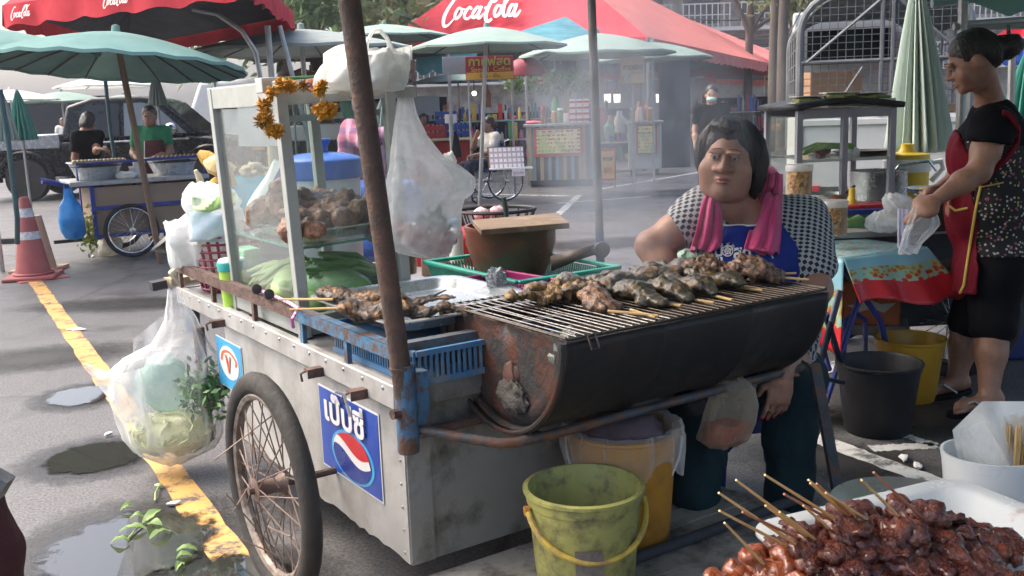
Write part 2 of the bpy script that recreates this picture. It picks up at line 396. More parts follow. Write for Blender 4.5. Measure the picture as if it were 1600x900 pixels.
# ---------------------------------------------------------------- far building and wires
M_CONC=pm('weathered_concrete',(.36,.35,.31),(.27,.26,.24),s=.6,r=.9,bump=.1,bs=6,dirt=(.14,.13,.12),ds=.5)
M_WIN=flat('dark_window_glass',(.06,.075,.08),r=.15)
M_LGREY=flat('pale_grey_trim',(.5,.5,.48),r=.8)
b0=thing('apartment_building','beige concrete apartment block with rows of grilled balconies far behind the red tents','building',(18,72,0))
g=G();g.box((0,6,9),(52,12,18));g.obj('wall',M_CONC,b0)
for fl in range(5):
 z=3+fl*3.1
 g=G();g.box((0,-.9,z),(52,1.8,.25));g.obj('balcony_slab',M_LGREY,b0)
 for i in range(13):
  x=-24+i*4
  g=G();g.box((x,-.02,z+1.45),(2.6,.06,1.9));wv=g.obj('window',M_WIN,b0)
  g=G()
  for k in range(9):g.box((x-1.6+k*.4,-1.72,z+.9),(.07,.05,1.6))
  g.box((x,-1.72,z+1.7),(3.4,.06,.08));g.box((x,-1.72,z+.95),(3.4,.06,.06));g.obj('balcony_grille',M_LGREY,b0)
M_BLK=flat('black_rubber',(.02,.02,.022),r=.6)
for i,(a,b)in enumerate([((960,30),(1330,44)),((980,44),(1330,56)),((985,18),(1330,8)),((1050,62),(1330,70)),((990,50),(1330,34))]):
 A,B=Yp(*a,46),Yp(*b,44);g=G();P=[A+(B-A)*t+np.array([0,0,-.5*4*t*(1-t)])for t in np.linspace(0,1,14)]
 g.tube(P,.03,5);tag(g.obj('overhead_wire',M_BLK),'black overhead wire sagging in front of the beige apartment block','wire','overhead wires before the apartment block')
 # ---------------------------------------------------------------- trees
M_BARK=pm('bark',(.16,.14,.12),(.09,.08,.07),s=3,r=.9,bump=.5,bs=14,scl=(1,1,.25))
def leafmat(n,c1,c2):
 d=ND(n);col=d.ramp(d.noise(1.2,4),[(.3,c1),(.7,c2)]);d.P(Base_Color=col,Roughness=.5)
 tl=d.n('BsdfTranslucent',{0:col}).outputs[0]
 d.set(d.o.inputs[0],d.n('MixShader',{0:.4,1:d.b.outputs[0],2:tl}).outputs[0]);return d.m
M_LEAF=[leafmat('green_leaves',(.09,.17,.06),(.17,.26,.10)),leafmat('olive_leaves',(.14,.19,.08),(.25,.30,.13))]
def leafcloud(pts,size):
 n=len(pts);a=rng.normal(size=(n,3));a/=np.linalg.norm(a,axis=1)[:,None];b=np.cross(a,rng.normal(size=(n,3)));b/=np.linalg.norm(b,axis=1)[:,None]
 s_=size*rng.uniform(.6,1.3,(n,1));a=a*s_;b=b*s_*.45
 V=np.stack([pts-a,pts+b*.9-a*.1,pts+a,pts-b*.9-a*.1],1).reshape(-1,3)
 return V,[(4*i,4*i+1,4*i+2,4*i+3)for i in range(n)]
def tree(base,h,r,label,clumps,nl0=2600,size=.16,lm=0,fork=None,lean=(0,0),per=.5):
 nl=nl0*.7;t=thing('tree',label,'tree',base);g=G()
 top=np.array([lean[0],lean[1],h]);P=[np.array([0,0,-.05])+top*s_+np.array([.12*sin(3*s_+r*30),.1*sin(4*s_),0])*s_ for s_ in np.linspace(0,1,8)]
 g.tube(P,np.linspace(r,r*.55,8)*np.array([1.25]+[1]*7),10)
 for cc in clumps:
  cv=np.array(cc[:3]);st=P[5]if not fork else np.array([lean[0]*fork/h,lean[1]*fork/h,fork]);md=(st+cv)/2+np.array([.1,.1,.25])
  g.tube([st-np.array([0,0,.15]),st*.6+md*.4,md,cv],[r*.5,r*.42,r*.3,r*.1],7)
 g.obj('trunk',M_BARK,t)
 pts=[]
 for cc in clumps:
  cv,R_=np.array(cc[:3]),cc[3];k=9
  sub=cv+rng.normal(size=(k,3))*R_*.55
  for q in sub:pts.append(q+rng.normal(size=(int(nl*per/len(clumps)/k)+1,3))*R_*np.array([.27,.27,.2]))
  pts.append(cv+rng.normal(size=(int(nl*(1-per)/len(clumps)),3))*R_*.5)
 g=G();g.add(*leafcloud(np.concatenate(pts),size));tag(g.obj('crown',M_LEAF[lm],t,smooth=0),kind='stuff')
 return t
def gz(px,Y):p=Yp(px,300,Y);return(p[0],p[1],0)
tree(gz(512,27),6.5,.28,'broad tree with thick grey trunk behind the grey umbrella left of the rusty pole',[(-2,-1,4.6,1.5),(1.5,0,5.2,1.6),(-.5,.5,6.4,1.8),(-3.4,0,5.6,1.4),(.2,-1.5,4.5,.9)],5200,.17)
tree(gz(596,36),6.9,.34,'tree with a stout forked trunk directly behind the big white bag',[(-1.6,0,4.8,1.4),(1.6,.4,5.0,1.3),(.4,.6,6.2,1.7),(-2.6,-1,4.6,.9)],4200,.19)
tree(gz(455,34),7,.25,'tall leafy tree far behind the left red tent corner',[(-2,-1,5.4,1.8),(1.5,0,5.6,1.8),(-3.5,.5,6.4,1.8),(3.8,0,5.5,1.6)],4200,.2,1)
tree(gz(650,42),8.5,.26,'leafy tree peeking over the left edge of the lettered red tent',[(-1,0,5.1,1.3),(1.2,0,5.8,1.4),(.4,.5,7,1.6)],2800,.17,1)
tree(gz(1168,34),6.2,.17,'slender tree whose trunk forks in a Y in front of the apartment block',[(-1.5,0,6,1.1),(1.7,0,5.4,1.2),(2.6,.5,4.4,.9),(.4,.4,7,1.4)],2600,.17,1,fork=3.6)
tree(gz(1208,26),6.5,.16,'thin trunked tree just left of the caged truck, nearest the fork-trunked tree',[(-.4,0,5.0,.8),(.4,.6,6,1.0)],1500,.14,1)
tree(gz(1222,24),6.5,.15,'thin trunked tree hugging the left side of the caged truck',[(.2,0,4.6,.8),(.6,.6,5.8,1.0),(.7,-.4,4,.6)],1700,.13,1)
tree(gz(1240,30),6.2,.13,'smallest roadside tree with a low fork beside the caged truck',[(-.5,0,4.4,.7),(.7,.2,4.6,.8),(.4,.4,5.6,1.0)],1600,.15,1,fork=2.2)
tree((-5.9,8.8,0),5.6,.14,'tree left of the scene dropping a green leafy spray before the left red tent',[(1.4,0,4.0,.5),(2.3,.3,3.05,.16),(.3,.2,4.6,.8),(2.25,.25,3.35,.2)],2200,.06,1,fork=3.3,lean=(-.4,.2))
# ---------------------------------------------------------------- umbrellas
def fabric(n,c1,c2,tr=.3,s=3):
 if n in _M:return _M[n]
 d=ND(n);col=d.ramp(d.noise(s,5),[(.3,c1),(.7,c2)]);col=d.mix(d.ramp(d.noise(1.6,6),[(.58,0.0),(.75,.5)]),col,lit(c2,.6))
 d.P(Base_Color=col,Roughness=.85,Specular_IOR_Level=.15);tl=d.n('BsdfTranslucent',{0:col}).outputs[0];d.bump(d.noise(160,2),.1,.004)
 d.set(d.o.inputs[0],d.n('MixShader',{0:tr,1:d.b.outputs[0],2:tl}).outputs[0]);_M[n]=d.m;return d.m
F_TEAL=fabric('teal_canvas',(.16,.30,.27),(.22,.37,.33),.06);F_PALE=fabric('faded_green_canvas',(.22,.30,.265),(.28,.36,.315),.03)
F_GREY=fabric('grey_canvas',(.24,.28,.265),(.31,.35,.33),.05);F_WHITE=fabric('white_canvas',(.68,.72,.68),(.76,.78,.74))
F_RED=fabric('red_vinyl',(.46,.03,.045),(.55,.05,.07),.06);F_REDLIT=fabric('lit_red_vinyl',(.60,.16,.15),(.70,.26,.23),.08);F_UNDER=fabric('grey_blue_underside',(.10,.12,.14),(.15,.17,.19),.05);F_DGREEN=fabric('deep_green_canvas',(.05,.25,.2),(.09,.32,.26),.2)  # paler red puts the light on the brighter tent slopes into colour
M_STEEL=pm('galvanised_steel',(.42,.43,.43),(.30,.31,.31),r=.4,met=.7,bump=.05)
M_WOODP=pm('worn_wood_pole',(.20,.13,.08),(.13,.085,.055),s=4,r=.75,scl=(1,1,.15))
M_RIB=flat('dark_rib',(.06,.06,.055),r=.6)
def umbrella(top,rad,drop,label,m,base=None,pm_=None,n=16,prad=.022,tilt=(0,0),name='market_umbrella',group=None):
 top=np.array(top);base=np.array(base if base is not None else(top[0],top[1],0));t=thing(name,label,'umbrella',tuple(base),0,group)
 T=rotm(tilt[0],tilt[1],0);o=top-base;g=G();K_=n*2
 def fn(V):
  a=np.arctan2(V[:,1],V[:,0]);r=np.hypot(V[:,0],V[:,1]);q=np.abs((a/(2*pi)*n)%1-.5)*2
  V=V.copy();V[:,2]-=.014*rad*(1-q)*(r/rad)**2;s_=1-.012*(1-q)*(r/rad);V[:,0]*=s_;V[:,1]*=s_;return V
 prof=[(.02*rad,0)]+[(rad*s_,-drop*(s_**1.45))for s_ in(.1,.25,.4,.55,.7,.85,1)]+[(rad*1.003,-drop-.025*rad)]
 g.lathe(prof,n=K_,fn=fn);g.xf(T,o);g.obj('canopy',m,t,smooth=25)
 for i in range(n):
  a=2*pi*i/n;g=G();P=[np.array([cos(a)*rad*s_,sin(a)*rad*s_,-drop*(s_**1.45)-.03])for s_ in(.04,.35,.7,.995)]
  g.tube(P,.008*max(1,rad),5);g.xf(T,o);g.obj('rib',M_RIB,t)
 g=G();g.lathe([(.001,.06*rad),(.03*rad,.05*rad),(.04*rad,-.02*rad),(.001,-.02*rad)],n=10);g.xf(T,o);g.obj('finial',m,t)
 g=G();g.tube([np.zeros(3),o*.5,o-T @ np.array([0,0,.03])],prad,9);g.obj('pole',pm_ or M_STEEL,t);return t
UG='open market umbrellas'
def up(px,py,Y):return Yp(px,py,Y)
umbrella(up(181,50,9.5),1.18,.30,'big teal umbrella with brown ribs shading the blue framed snack cart',F_TEAL,(-3.42,9.6,.0),M_WOODP,20,.03,tilt=(R(-5),R(3)),group=UG)
umbrella(up(-45,42,9.4),1.08,.24,'pale teal umbrella cut by the left edge beside the big teal one',F_TEAL,None,M_STEEL,16,group=UG)
umbrella(up(760,42,14),1.1,.26,'grey green umbrella standing over the coffee banner and wheelchair',F_PALE,(-.42,14.1,0),M_STEEL,8,.03,group=UG)
umbrella(up(933,52,15.5),1.2,.30,'pale green umbrella behind the blue pole',F_PALE,None,M_STEEL,8,group=UG)
umbrella(up(1020,66,17.5),1.05,.27,'faded umbrella right of the blue pole in front of the pink tent roof',F_PALE,None,M_STEEL,8,group=UG)
umbrella(up(470,46,16),1.7,.30,'wide grey umbrella with dark underside above the left glass cabinet',F_GREY,None,M_STEEL,12,.04,group=UG)
umbrella(up(600,38,18),1.2,.22,'greenish white umbrella just behind the big white bag',F_PALE,None,M_STEEL,8,group=UG)
umbrella(up(165,118,22),1.1,.22,'white umbrella seen under the big teal one above the pickup roof',F_WHITE,None,M_STEEL,8,group=UG)
umbrella(up(95,143,26),1.15,.24,'pale green umbrella at far left over the dark stalls',F_PALE,None,M_STEEL,8,group=UG)
umbrella(up(15,140,24),1.1,.24,'white umbrella at the far left edge beside a folded green one',F_WHITE,None,M_STEEL,8,group=UG)
umbrella(up(192,148,27),1.0,.2,'small pale green umbrella half hidden behind the pickup cab',F_PALE,None,M_STEEL,8,group=UG)
umbrella(up(715,113,24),1.1,.2,'small pale umbrella below the grey banner in the market shade',F_PALE,None,M_STEEL,8,group=UG)
umbrella(up(455,122,21),.9,.2,'small pale umbrella seen over the glass cabinet beside the garland',F_PALE,None,M_STEEL,8,group=UG)
umbrella((.2,2.35,2.42),1.05,.28,'parasol above the grill held by the leaning rusty pole',F_GREY,(.2,2.35,2.05),M_STEEL,12,name='cart_parasol')
def folded(top,h,rad,label,m,group='folded umbrellas',n=14,pole=True,base_h=None,tilt=0):
 top=np.array(top);t=thing('folded_umbrella',label,'umbrella',(top[0],top[1],0),0,group);g=G()
 T=rotm(0,tilt,0)
 def fn(V):
  a=np.arctan2(V[:,1],V[:,0]);f=(1-V[:,2]/h)
  s_=1+.3*np.abs(np.cos(a*n/2))*2-.3+.05*np.cos(a*2)*np.clip(f,0,1)+.06*np.sin(a*3+1);V=V.copy();V[:,0]*=s_;V[:,1]*=s_;return V
 prof=[(.012,h)]+[(rad*(.06+.94*f**.8),h*(1-f))for f in(.08,.2,.35,.5,.65,.8,.93)]+[(rad*.99,.0),(rad*.9,-.01),(rad*.5,.1)]
 g.lathe(prof,n=n*6,fn=fn);g.xf(T,(0,0,top[2]-h));g.obj('canopy',m,t,smooth=60)
 g=G();g.tube([T @ np.array([0,0,h])+np.array([0,0,top[2]-h]),T @ np.array([0,0,-top[2]+h])+np.array([0,0,top[2]-h])],.022,9);g.obj('pole',M_STEEL,t);return t
folded(up(26,140,16),.78,.17,'deep green folded umbrella at far left beside the red bin',F_DGREEN);folded(up(2,142,15.5),.75,.13,'pale folded umbrella cut by the left edge',F_PALE)
folded(up(241,110,15),.5,.11,'pale grey folded umbrella before the white truck cab',F_GREY)
# ---------------------------------------------------------------- red tents
def planept(px,py,q):
 q=np.array(q,float);nn=np.cross(q[1]-q[0],q[2]-q[0]);d=ray(px,py);return CC+d*((q[0]-CC) @ nn)/(d @ nn)
def roof(name,label,corners,apex,mats,val=.35,posts=True,vm=None,group='red vinyl market tents'):
 corners=[np.array(c)for c in corners];apex=np.array(apex);cen=np.mean(corners,0);t=thing(name,label,'tent',(cen[0],cen[1],0),0,group)
 n=len(corners)
 for i in range(n):
  a,b=corners[i],corners[(i+1)%n];g=G();k=9
  def fn(u,v,a=a,b=b):
   p=(a+(b-a)*u)*(1-v)+apex*v;return p-np.array([0,0,.25*sin(pi*u)*sin(pi*v)*.6])
  g.grid(fn,12,k);g.obj('roof_panel',mats[i%len(mats)],t,world=True)
  g=G();g.grid(lambda u,v:fn(u,v)-np.array([0,0,.04]),8,6);g.obj('roof_underside',F_UNDER,t,world=True)  # dark grey-blue sheet added below each roof panel to colour its underside
  g=G();L=np.linalg.norm(b-a)
  def fv(u,v,a=a,b=b,L=L):
   p=a+(b-a)*u;nr=np.cross(b-a,(0,0,1));nr=nr/np.linalg.norm(nr);return p+nr*(.03*sin(u*L*7)*v+.012)-np.array([0,0,val*v*(1+.08*cos(u*L*9))])
  g.grid(fv,int(L*8)+4,3);g.obj('valance',(vm or mats)[i%len(vm or mats)],t,world=True)
  if posts:g=G();g.tube([a*[1,1,0],a],.035,8);g.obj('post',M_STEEL,t,world=True)
 return t
A1,A2,A3,A4,AP=Yp(622,50,27),Yp(1012,58,21),Yp(1218,102,36),Yp(800,120,44),Yp(830,-95,31)
T1=roof('market_tent','large red tent roof with white script lettering above the coffee stall',[A1,A2,A3,A4],AP,[F_RED,F_REDLIT,F_RED,F_RED],.3)
B1,B2,B3,B4=Yp(1000,52,37),Yp(1235,112,33),Yp(1330,128,52),Yp(1120,122,56)
roof('market_tent','red tent roof with slopes coloured as lit, right of the lettered one, before the fork-trunked tree',[B1,B2,B3,B4],Yp(1056,22,42),[F_RED,F_REDLIT,F_REDLIT,F_RED],.35)
roof('market_tent','farthest pale red tent showing behind the thin tree trunks',[Yp(1195,108,50),Yp(1262,118,44),Yp(1420,130,60),Yp(1250,125,66)],Yp(1215,66,52),[F_REDLIT],.4)
roof('market_tent','small red tent roof seen low behind the marigolds on the cabinet',[Yp(420,126,26),Yp(540,124,24),Yp(560,128,32),Yp(450,130,34)],Yp(470,106,28),[F_REDLIT],.25)
L1,L2,L3,L4=Yp(5,8,11.5),Yp(385,-50,8.6),Yp(458,20,15.5),Yp(200,70,18)
TL=roof('market_tent','red tent over the left stalls with a lettered valance and dark underside',[L1,L2,L3,L4],Yp(215,-160,13),[F_RED],.24,posts=False)
M_WHT=flat('white_print',(.82,.8,.78),r=.7)
# the script wordmark on the tents
def wordmark(m,parent,o,ux,uy,wd=.2):
 S=[[(1.25,1.55,.5),(.95,1.75,.9),(.55,1.55,1),(.1,.9,1.2),(-.12,.2,1.4),(.02,-.35,1.2),(.35,-.35,.7),(.7,.05,.5)],[(1.05,.75,.8),(.85,.7,1),(.72,.35,1.1),(.8,.05,1),(1.05,.15,1),(1.2,.5,1),(1.05,.75,.8)],[(1.15,.7,.5),(1.45,.62,.5)],[(1.95,.6,1),(1.75,.75,1),(1.5,.45,1.1),(1.5,.1,1),(1.8,.0,.8),(2.1,.3,.5)],[(2.6,.65,.8),(2.35,.72,1),(2.1,.35,1.1),(2.15,.05,1),(2.4,.15,.9),(2.62,.6,.8)],[(2.68,.78,1),(2.5,.15,1.1),(2.65,0,.9),(2.95,.3,.4)],[(2.9,.62,.7),(3.15,.68,.7)],[(4.25,1.35,.5),(4.05,1.7,.9),(3.75,1.6,1),(3.3,.9,1.2),(3.1,.2,1.4),(3.25,-.25,1.1),(3.6,-.1,.7)],[(4.05,.75,.8),(3.85,.68,1),(3.72,.35,1.1),(3.8,.05,1),(4.05,.15,1),(4.2,.5,1),(4.05,.75,.8)],[(4.15,.7,.5),(4.5,.9,.7),(4.75,1.5,.8),(4.6,1.8,.9),(4.45,1.2,1.1),(4.35,.3,1.1),(4.5,0,.8),(4.75,.25,.5)],[(5.2,.65,.8),(4.95,.72,1),(4.75,.35,1.1),(4.8,.05,1),(5.05,.15,.9),(5.25,.6,.8)],[(5.3,.78,1),(5.12,.15,1.1),(5.3,0,.9),(5.6,.35,.5)],[(3.65,1.25,.5),(3.55,1.0,.7),(3.75,1.15,.9),(4.0,1.75,1),(4.5,1.75,1),(5.0,1.62,.8),(5.4,1.85,.4)]]
 return stroke(S,wd,m,parent,o,ux,uy,.03)
fq=[A1,A2,AP];p0=planept(700,52,fq);p1=planept(826,46,fq);ux=(p1-p0)/5.9;nn=np.cross(A2-A1,AP-A1);nn/=np.linalg.norm(nn)
nn=nn if nn @ (CC-p0)>0 else-nn;uy=(planept(700,8,fq)-planept(700,47,fq))/1.72
W1=wordmark(M_WHT,None,p0+nn*.22+uy*.3,ux,uy,.19);W1.parent=T1;W1.matrix_parent_inverse=MT[T1.name].inverted();MT.pop(W1.name,None)
e=L2-L1;eu=e/np.linalg.norm(e);en=np.cross(eu,(0,0,1));en=en if en @ (CC-L1)>0 else-en
for f in(.06,.50,.80):
 ww=wordmark(M_WHT,None,L1+e*f+en*.05-np.array([0,0,.155]),eu*.078,np.array([0,0,.062]));ww.parent=TL;ww.matrix_parent_inverse=MT[TL.name].inverted()
g=G();P=[Yp(300,14,12),Yp(340,22,12.1),Yp(378,48,12.2),Yp(400,82,12.3),Yp(408,130,12.3)];g.tube(P,.03,8)
tag(g.obj('bent_tent_pole',M_STEEL),'grey bent steel tube arching down under the left red tent','pole')
for i,px in enumerate((418,437)):
 g=G();a=Yp(px,40,13);b=Yp(px+6+i*14,118,13);g.tube([a,b,b+(b-a)*1.9],.04 if i==0 else .03,8)
 tag(g.obj('tent_post',M_STEEL),('thick grey tent post beside the left end of the grey umbrella','thinner slanting brace beside the thick grey tent post')[i],'pole')
M_SHROOF=fabric('added_shade_cloth',(.05,.065,.075),(.08,.095,.105),.02)
q=[Yp(330,74,19),Yp(700,78,18),Yp(690,92,33),Yp(400,98,33)];t=thing('overhead_sheet','long dark roof added to shade the stalls behind the glass cabinet','awning',(q[0][0],q[0][1],0))  # roof added to darken the stalls beneath it
g=G();g.grid(lambda u,v:(q[0]*(1-u)+q[1]*u)*(1-v)+(q[3]*(1-u)+q[2]*u)*v-np.array([0,0,.12*sin(u*25)*sin(v*9)*.3]),24,10);g.obj('sheet',M_SHROOF,t,world=True,solid=.01)
for u in(q[0],q[1]):g=G();g.tube([u*[1,1,0],u],.03,8);g.obj('post',M_STEEL,t,world=True)
# blue tarpaulin awning in the middle
M_TARP=fabric('blue_tarpaulin',(.05,.2,.25),(.12,.34,.4),.25)
q=[Yp(790,56,19.5),Yp(884,26,21),Yp(940,62,19),Yp(840,78,17)];t=thing('overhead_sheet','faded blue tarpaulin with scalloped edge between the umbrellas, under the lettered tent','awning',(q[0][0],q[0][1],0))
g=G();g.grid(lambda u,v:(q[0]*(1-u)+q[1]*u)*(1-v)+(q[3]*(1-u)+q[2]*u)*v,10,6);g.obj('sheet',M_TARP,t,world=True)
g=G();e0,e1=Yp(650,90,19),Yp(745,82,19);g.grid(lambda u,v:e0+(e1-e0)*u-np.array([0,0,v*(.25+.09*abs(sin(u*12)))]),60,3);g.obj('scalloped_edge',M_TARP,t,world=True)
# ================================================================ PEOPLE
def skin(n,c):return pm(n,lit(c,1.08),lit(c,.7),s=13,r=.45,bump=.12,bs=190,sss=.1)
SK_A,SK_B,SK_C=skin('tan_skin',(.40,.215,.145)),skin('brown_skin',(.30,.155,.10)),skin('light_tan_skin',(.50,.30,.21))
M_HAIR=pm('black_hair',(.012,.010,.010),(.028,.022,.02),s=30,r=.38,bump=.5,bs=45,scl=(1,1,.15),spec=.6)
M_EYEW=flat('eye_white',(.34,.29,.25),r=.5);M_IRIS=flat('dark_iris',(.015,.01,.008),r=.1);M_LIP=pm('lip',(.34,.12,.11),r=.4,bump=.05);M_BROW=flat('brow_hair',(.03,.022,.02),r=.7)
M_NAIL=flat('red_nail',(.3,.03,.05),r=.2)
def nv(v):v=np.array(v,float);return v/(np.linalg.norm(v)+1e-9)
def hrot(face,tilt=0):
 y=-nv(face);x=nv(np.cross(y,(0,0,1)));z=np.cross(x,y);c_,s_=cos(tilt),sin(tilt)
 return np.column_stack([x*c_+z*s_,y,z*c_-x*s_])
def head_prims(S,c,Q,s=1.0,fat=1.0,detail=True,neck=True):
 L=lambda p:np.array(c)+Q @ (np.array(p)*s)
 r=lambda p:np.array(p)*s
 E_=lambda p,q,k=.03,op='u':S.ell(L(p),r(q),k*s,op,rot=Q)
 E_((0,.02,.035),(.074,.09,.088));E_((0,-.022,-.03),(.060*fat,.068,.078));E_((0,-.045,-.075),(.038*fat,.036,.03))
 if neck:S.cap(L((0,.02,-.04)),L((0,.03,-.15)),.05*s*fat,.056*s*fat,.03*s)
 for q in(-1,1):E_((q*.077,.012,-.005),(.011,.022,.032),.012)
 if detail:
  for q in(-1,1):
   E_((q*.036*fat,-.055,-.028),(.030*fat,.028,.034),.025);E_((q*.031,-.103,.016),(.021,.020,.013),.016,'s')
   E_((q*.0145*fat,-.093,-.019),(.0125*fat,.013,.0095),.010);E_((q*.031,-.083,.034),(.024,.012,.008),.014)
  S.cap(L((0,-.084,.018)),L((0,-.103,-.015)),.0085*s,.0140*s,.012*s)
  E_((0,-.0895,-.0485),(.026,.012,.0072),.007);E_((0,-.087,-.0595),(.023,.0125,.0085),.007);E_((0,-.079,-.088),(.022,.018,.018),.02)
def face_bits(root,c,Q,s=1.0,gaze=(0,0),lid=None,skm=None):
 L=lambda p:np.array(c)+Q @ (np.array(p)*s)
 for q in(-1,1):
  g=G();g.blob(L((q*.031,-.0765,.0155)),.0125*s,0,n=12);ey=g.obj('eyeball',M_EYEW,root,world=True)
  g=G();g.blob(L((q*.031+gaze[0],-.0845,.0155+gaze[1])),np.array((.0068,.0062,.0068))*s,0,n=8);g.obj('iris',M_IRIS,root,world=True)
  if lid is not None:g=G();g.blob(L((q*.031,-.0765+.0006,.0155+lid)),.0134*s,0,n=12);g.obj('eyelid',skm,root,world=True)
  g=G();g.tube([L((q*(.031+a*.017),-.0858+abs(a)**2*.0075,.0215-abs(a)**2.2*.006+.001))for a in np.linspace(-1,1,9)],np.array([.0008]+[.0017]*7+[.0008])*s,6);g.obj('upper_eyelid',M_BROW,root,world=True)
  g=G();g.tube([L((q*(.030+a*.022),-.0895+abs(a+.2)**2*.011,.041+.004*(1-a*a)-.003*a))for a in np.linspace(-1,1,9)],np.array([.0018,.003,.0034,.0034,.003,.0026,.002,.0016,.001])*s,6,sq=.5);g.obj('eyebrow',M_BROW,root,world=True)
 for z,w_,r_ in((-.0485,.026,.0048),(-.0588,.023,.0062)):
  g=G();g.tube([L((a*w_,-.0985+abs(a)**2*.011,z-(abs(a)**2)*.003*(1 if z>-.05 else-1)+(0.002*(1-abs(a))if z>-.05 else-.001)))for a in np.linspace(-1,1,9)],np.array([.001,.6*r_,r_,r_,r_,r_,r_,.6*r_,.001])*s,7);g.obj('lip',M_LIP,root,world=True)
 g=G();g.tube([L((a*.024,-.1005+abs(a)**2*.012,-.0533))for a in np.linspace(-1,1,7)],.0009*s,5);g.obj('mouth_line',M_BROW,root,world=True)
def hand_pts(w_,d,nr,s,curl,left):
 d,nr=nv(d),nv(nr);sd=np.cross(d,nr)*(1 if left else-1);w_=np.array(w_);out=[]
 for i,(o_,L)in enumerate(((-.03,.066),(-.010,.075),(.010,.070),(.029,.055))):
  b=w_+d*.085*s+sd*o_*s;cu=curl+.08*i;d1=d*cos(cu)+nr*sin(cu)+sd*o_*1.5;d2=d*cos(cu*2.1)+nr*sin(cu*2.1);m=b+nv(d1)*L*.5*s;out.append((b-d*.03*s,b,m,m+nv(d2)*L*.5*s,.0082*s))
 tb=w_+d*.025*s-sd*.028*s;t1=tb+nv(d*.7-sd*.7+nr*.3)*.035*s;out.append((tb+sd*.01*s,tb,t1,t1+nv(d*.95-sd*.2+nr*.35)*.032*s,.0098*s));return out,sd
def hand_tubes(g,w_,d,nr,s=1.0,curl=.4,left=True):
 ps,sd=hand_pts(w_,d,nr,s,curl,left);d,nr=nv(d),nv(nr);Q=np.column_stack([d,sd,np.cross(d,sd)])
 n0=g.n;h=G();h.blob((0,0,0),(.055*s,.04*s,.017*s),0,n=8);V=h.V[0] @ Q.T+np.array(w_)+d*.045*s;g.add(V,h.F)
 for a,b,m,e,r_ in ps:g.tube([a,b,m,e],[r_,r_,r_*.92,r_*.6],6)
def hand_sdf(g,w_,arm_dir,d,nr,s=1.0,curl=.4,left=True,res=.0045):
 S=SDF();ps,sd=hand_pts(w_,d,nr,s,curl,left);d,nr=nv(d),nv(nr);w_=np.array(w_);Q=np.column_stack([d,sd,np.cross(d,sd)])
 S.cap(w_-nv(arm_dir)*.05,w_+d*.02,.028*s,.026*s);S.ell(w_+d*.05*s,(.05*s,.039*s,.017*s),.02,rot=Q)
 for a,b,m,e,r_ in ps:S.cap(a,b,r_*1.1,r_*1.05,.008);S.cap(b,m,r_*1.05,r_*.95,.006);S.cap(m,e,r_*.95,r_*.75,.006)
 V,F=S.surf(res);g.V.append(V);g.F+=[tuple(int(i)+g.n for i in f)for f in F];g.mi+=[0]*len(F);g.n+=len(V);return ps
def body_sdf(J,f=1.0,add=0.0,parts='tal',hs=1.0,det=False,arm=(1,1),leg=(1,1),armf=1.0):
 S=SDF();J={k:np.array(v,float)if k not in('Q',)else v for k,v in J.items()};fw=nv(J.get('fwd',(0,-1,0)))
 if 't' in parts:
  wst=(J['pel']*.5+J['chest']*.5)
  S.cap(J['hipL'],J['hipR'],.098*f+add,None,.06);S.cap(J['pel'],wst,.125*f+add,.115*f+add,.08,flat=(fw,1.15));S.cap(wst,J['chest'],.115*f+add,.128*f+add,.08,flat=(fw,1.2))
  S.cap(J['shL'],J['shR'],.06*f+add,None,.06);S.cap(J['chest'],J['neck']-np.array([0,0,.05]),.11*f+add,.055*f+add,.06)
 if 'a' in parts:
  for q,am in(('L',arm[0]),('R',arm[1])):
   if 'el'+q not in J or am<=0:continue
   sh,el,wr=J['sh'+q],J['el'+q],J['wr'+q]
   if am<=1 and add>0:S.cap(sh,sh+(el-sh)*am,.052*f*armf+add,.046*f*armf+add*1.3,.04)
   else:
    S.chain([sh,sh*.45+el*.55,el,el*.62+wr*.38,wr],[.052*f*armf+add,.046*f*armf+add,.037*f*armf+add,.038*f*armf+add,.026*(.5+.5*f)+add],.03)
 if 'l' in parts:
  for q,am in(('L',leg[0]),('R',leg[1])):
   if 'kn'+q not in J or am<=0:continue
   hp,kn,an=J['hip'+q],J['kn'+q],J['an'+q]
   if am<1:S.cap(hp,hp+(kn-hp)*am*1.0,.088*f+add,(.088-.03*am)*f+add*1.4,.05)
   else:
    S.chain([hp,kn,kn*.68+an*.32,an],[.088*f+add,.058*f+add,.056*f+add,.036*f+add+(.012 if add else 0)],.04)
 return S,J
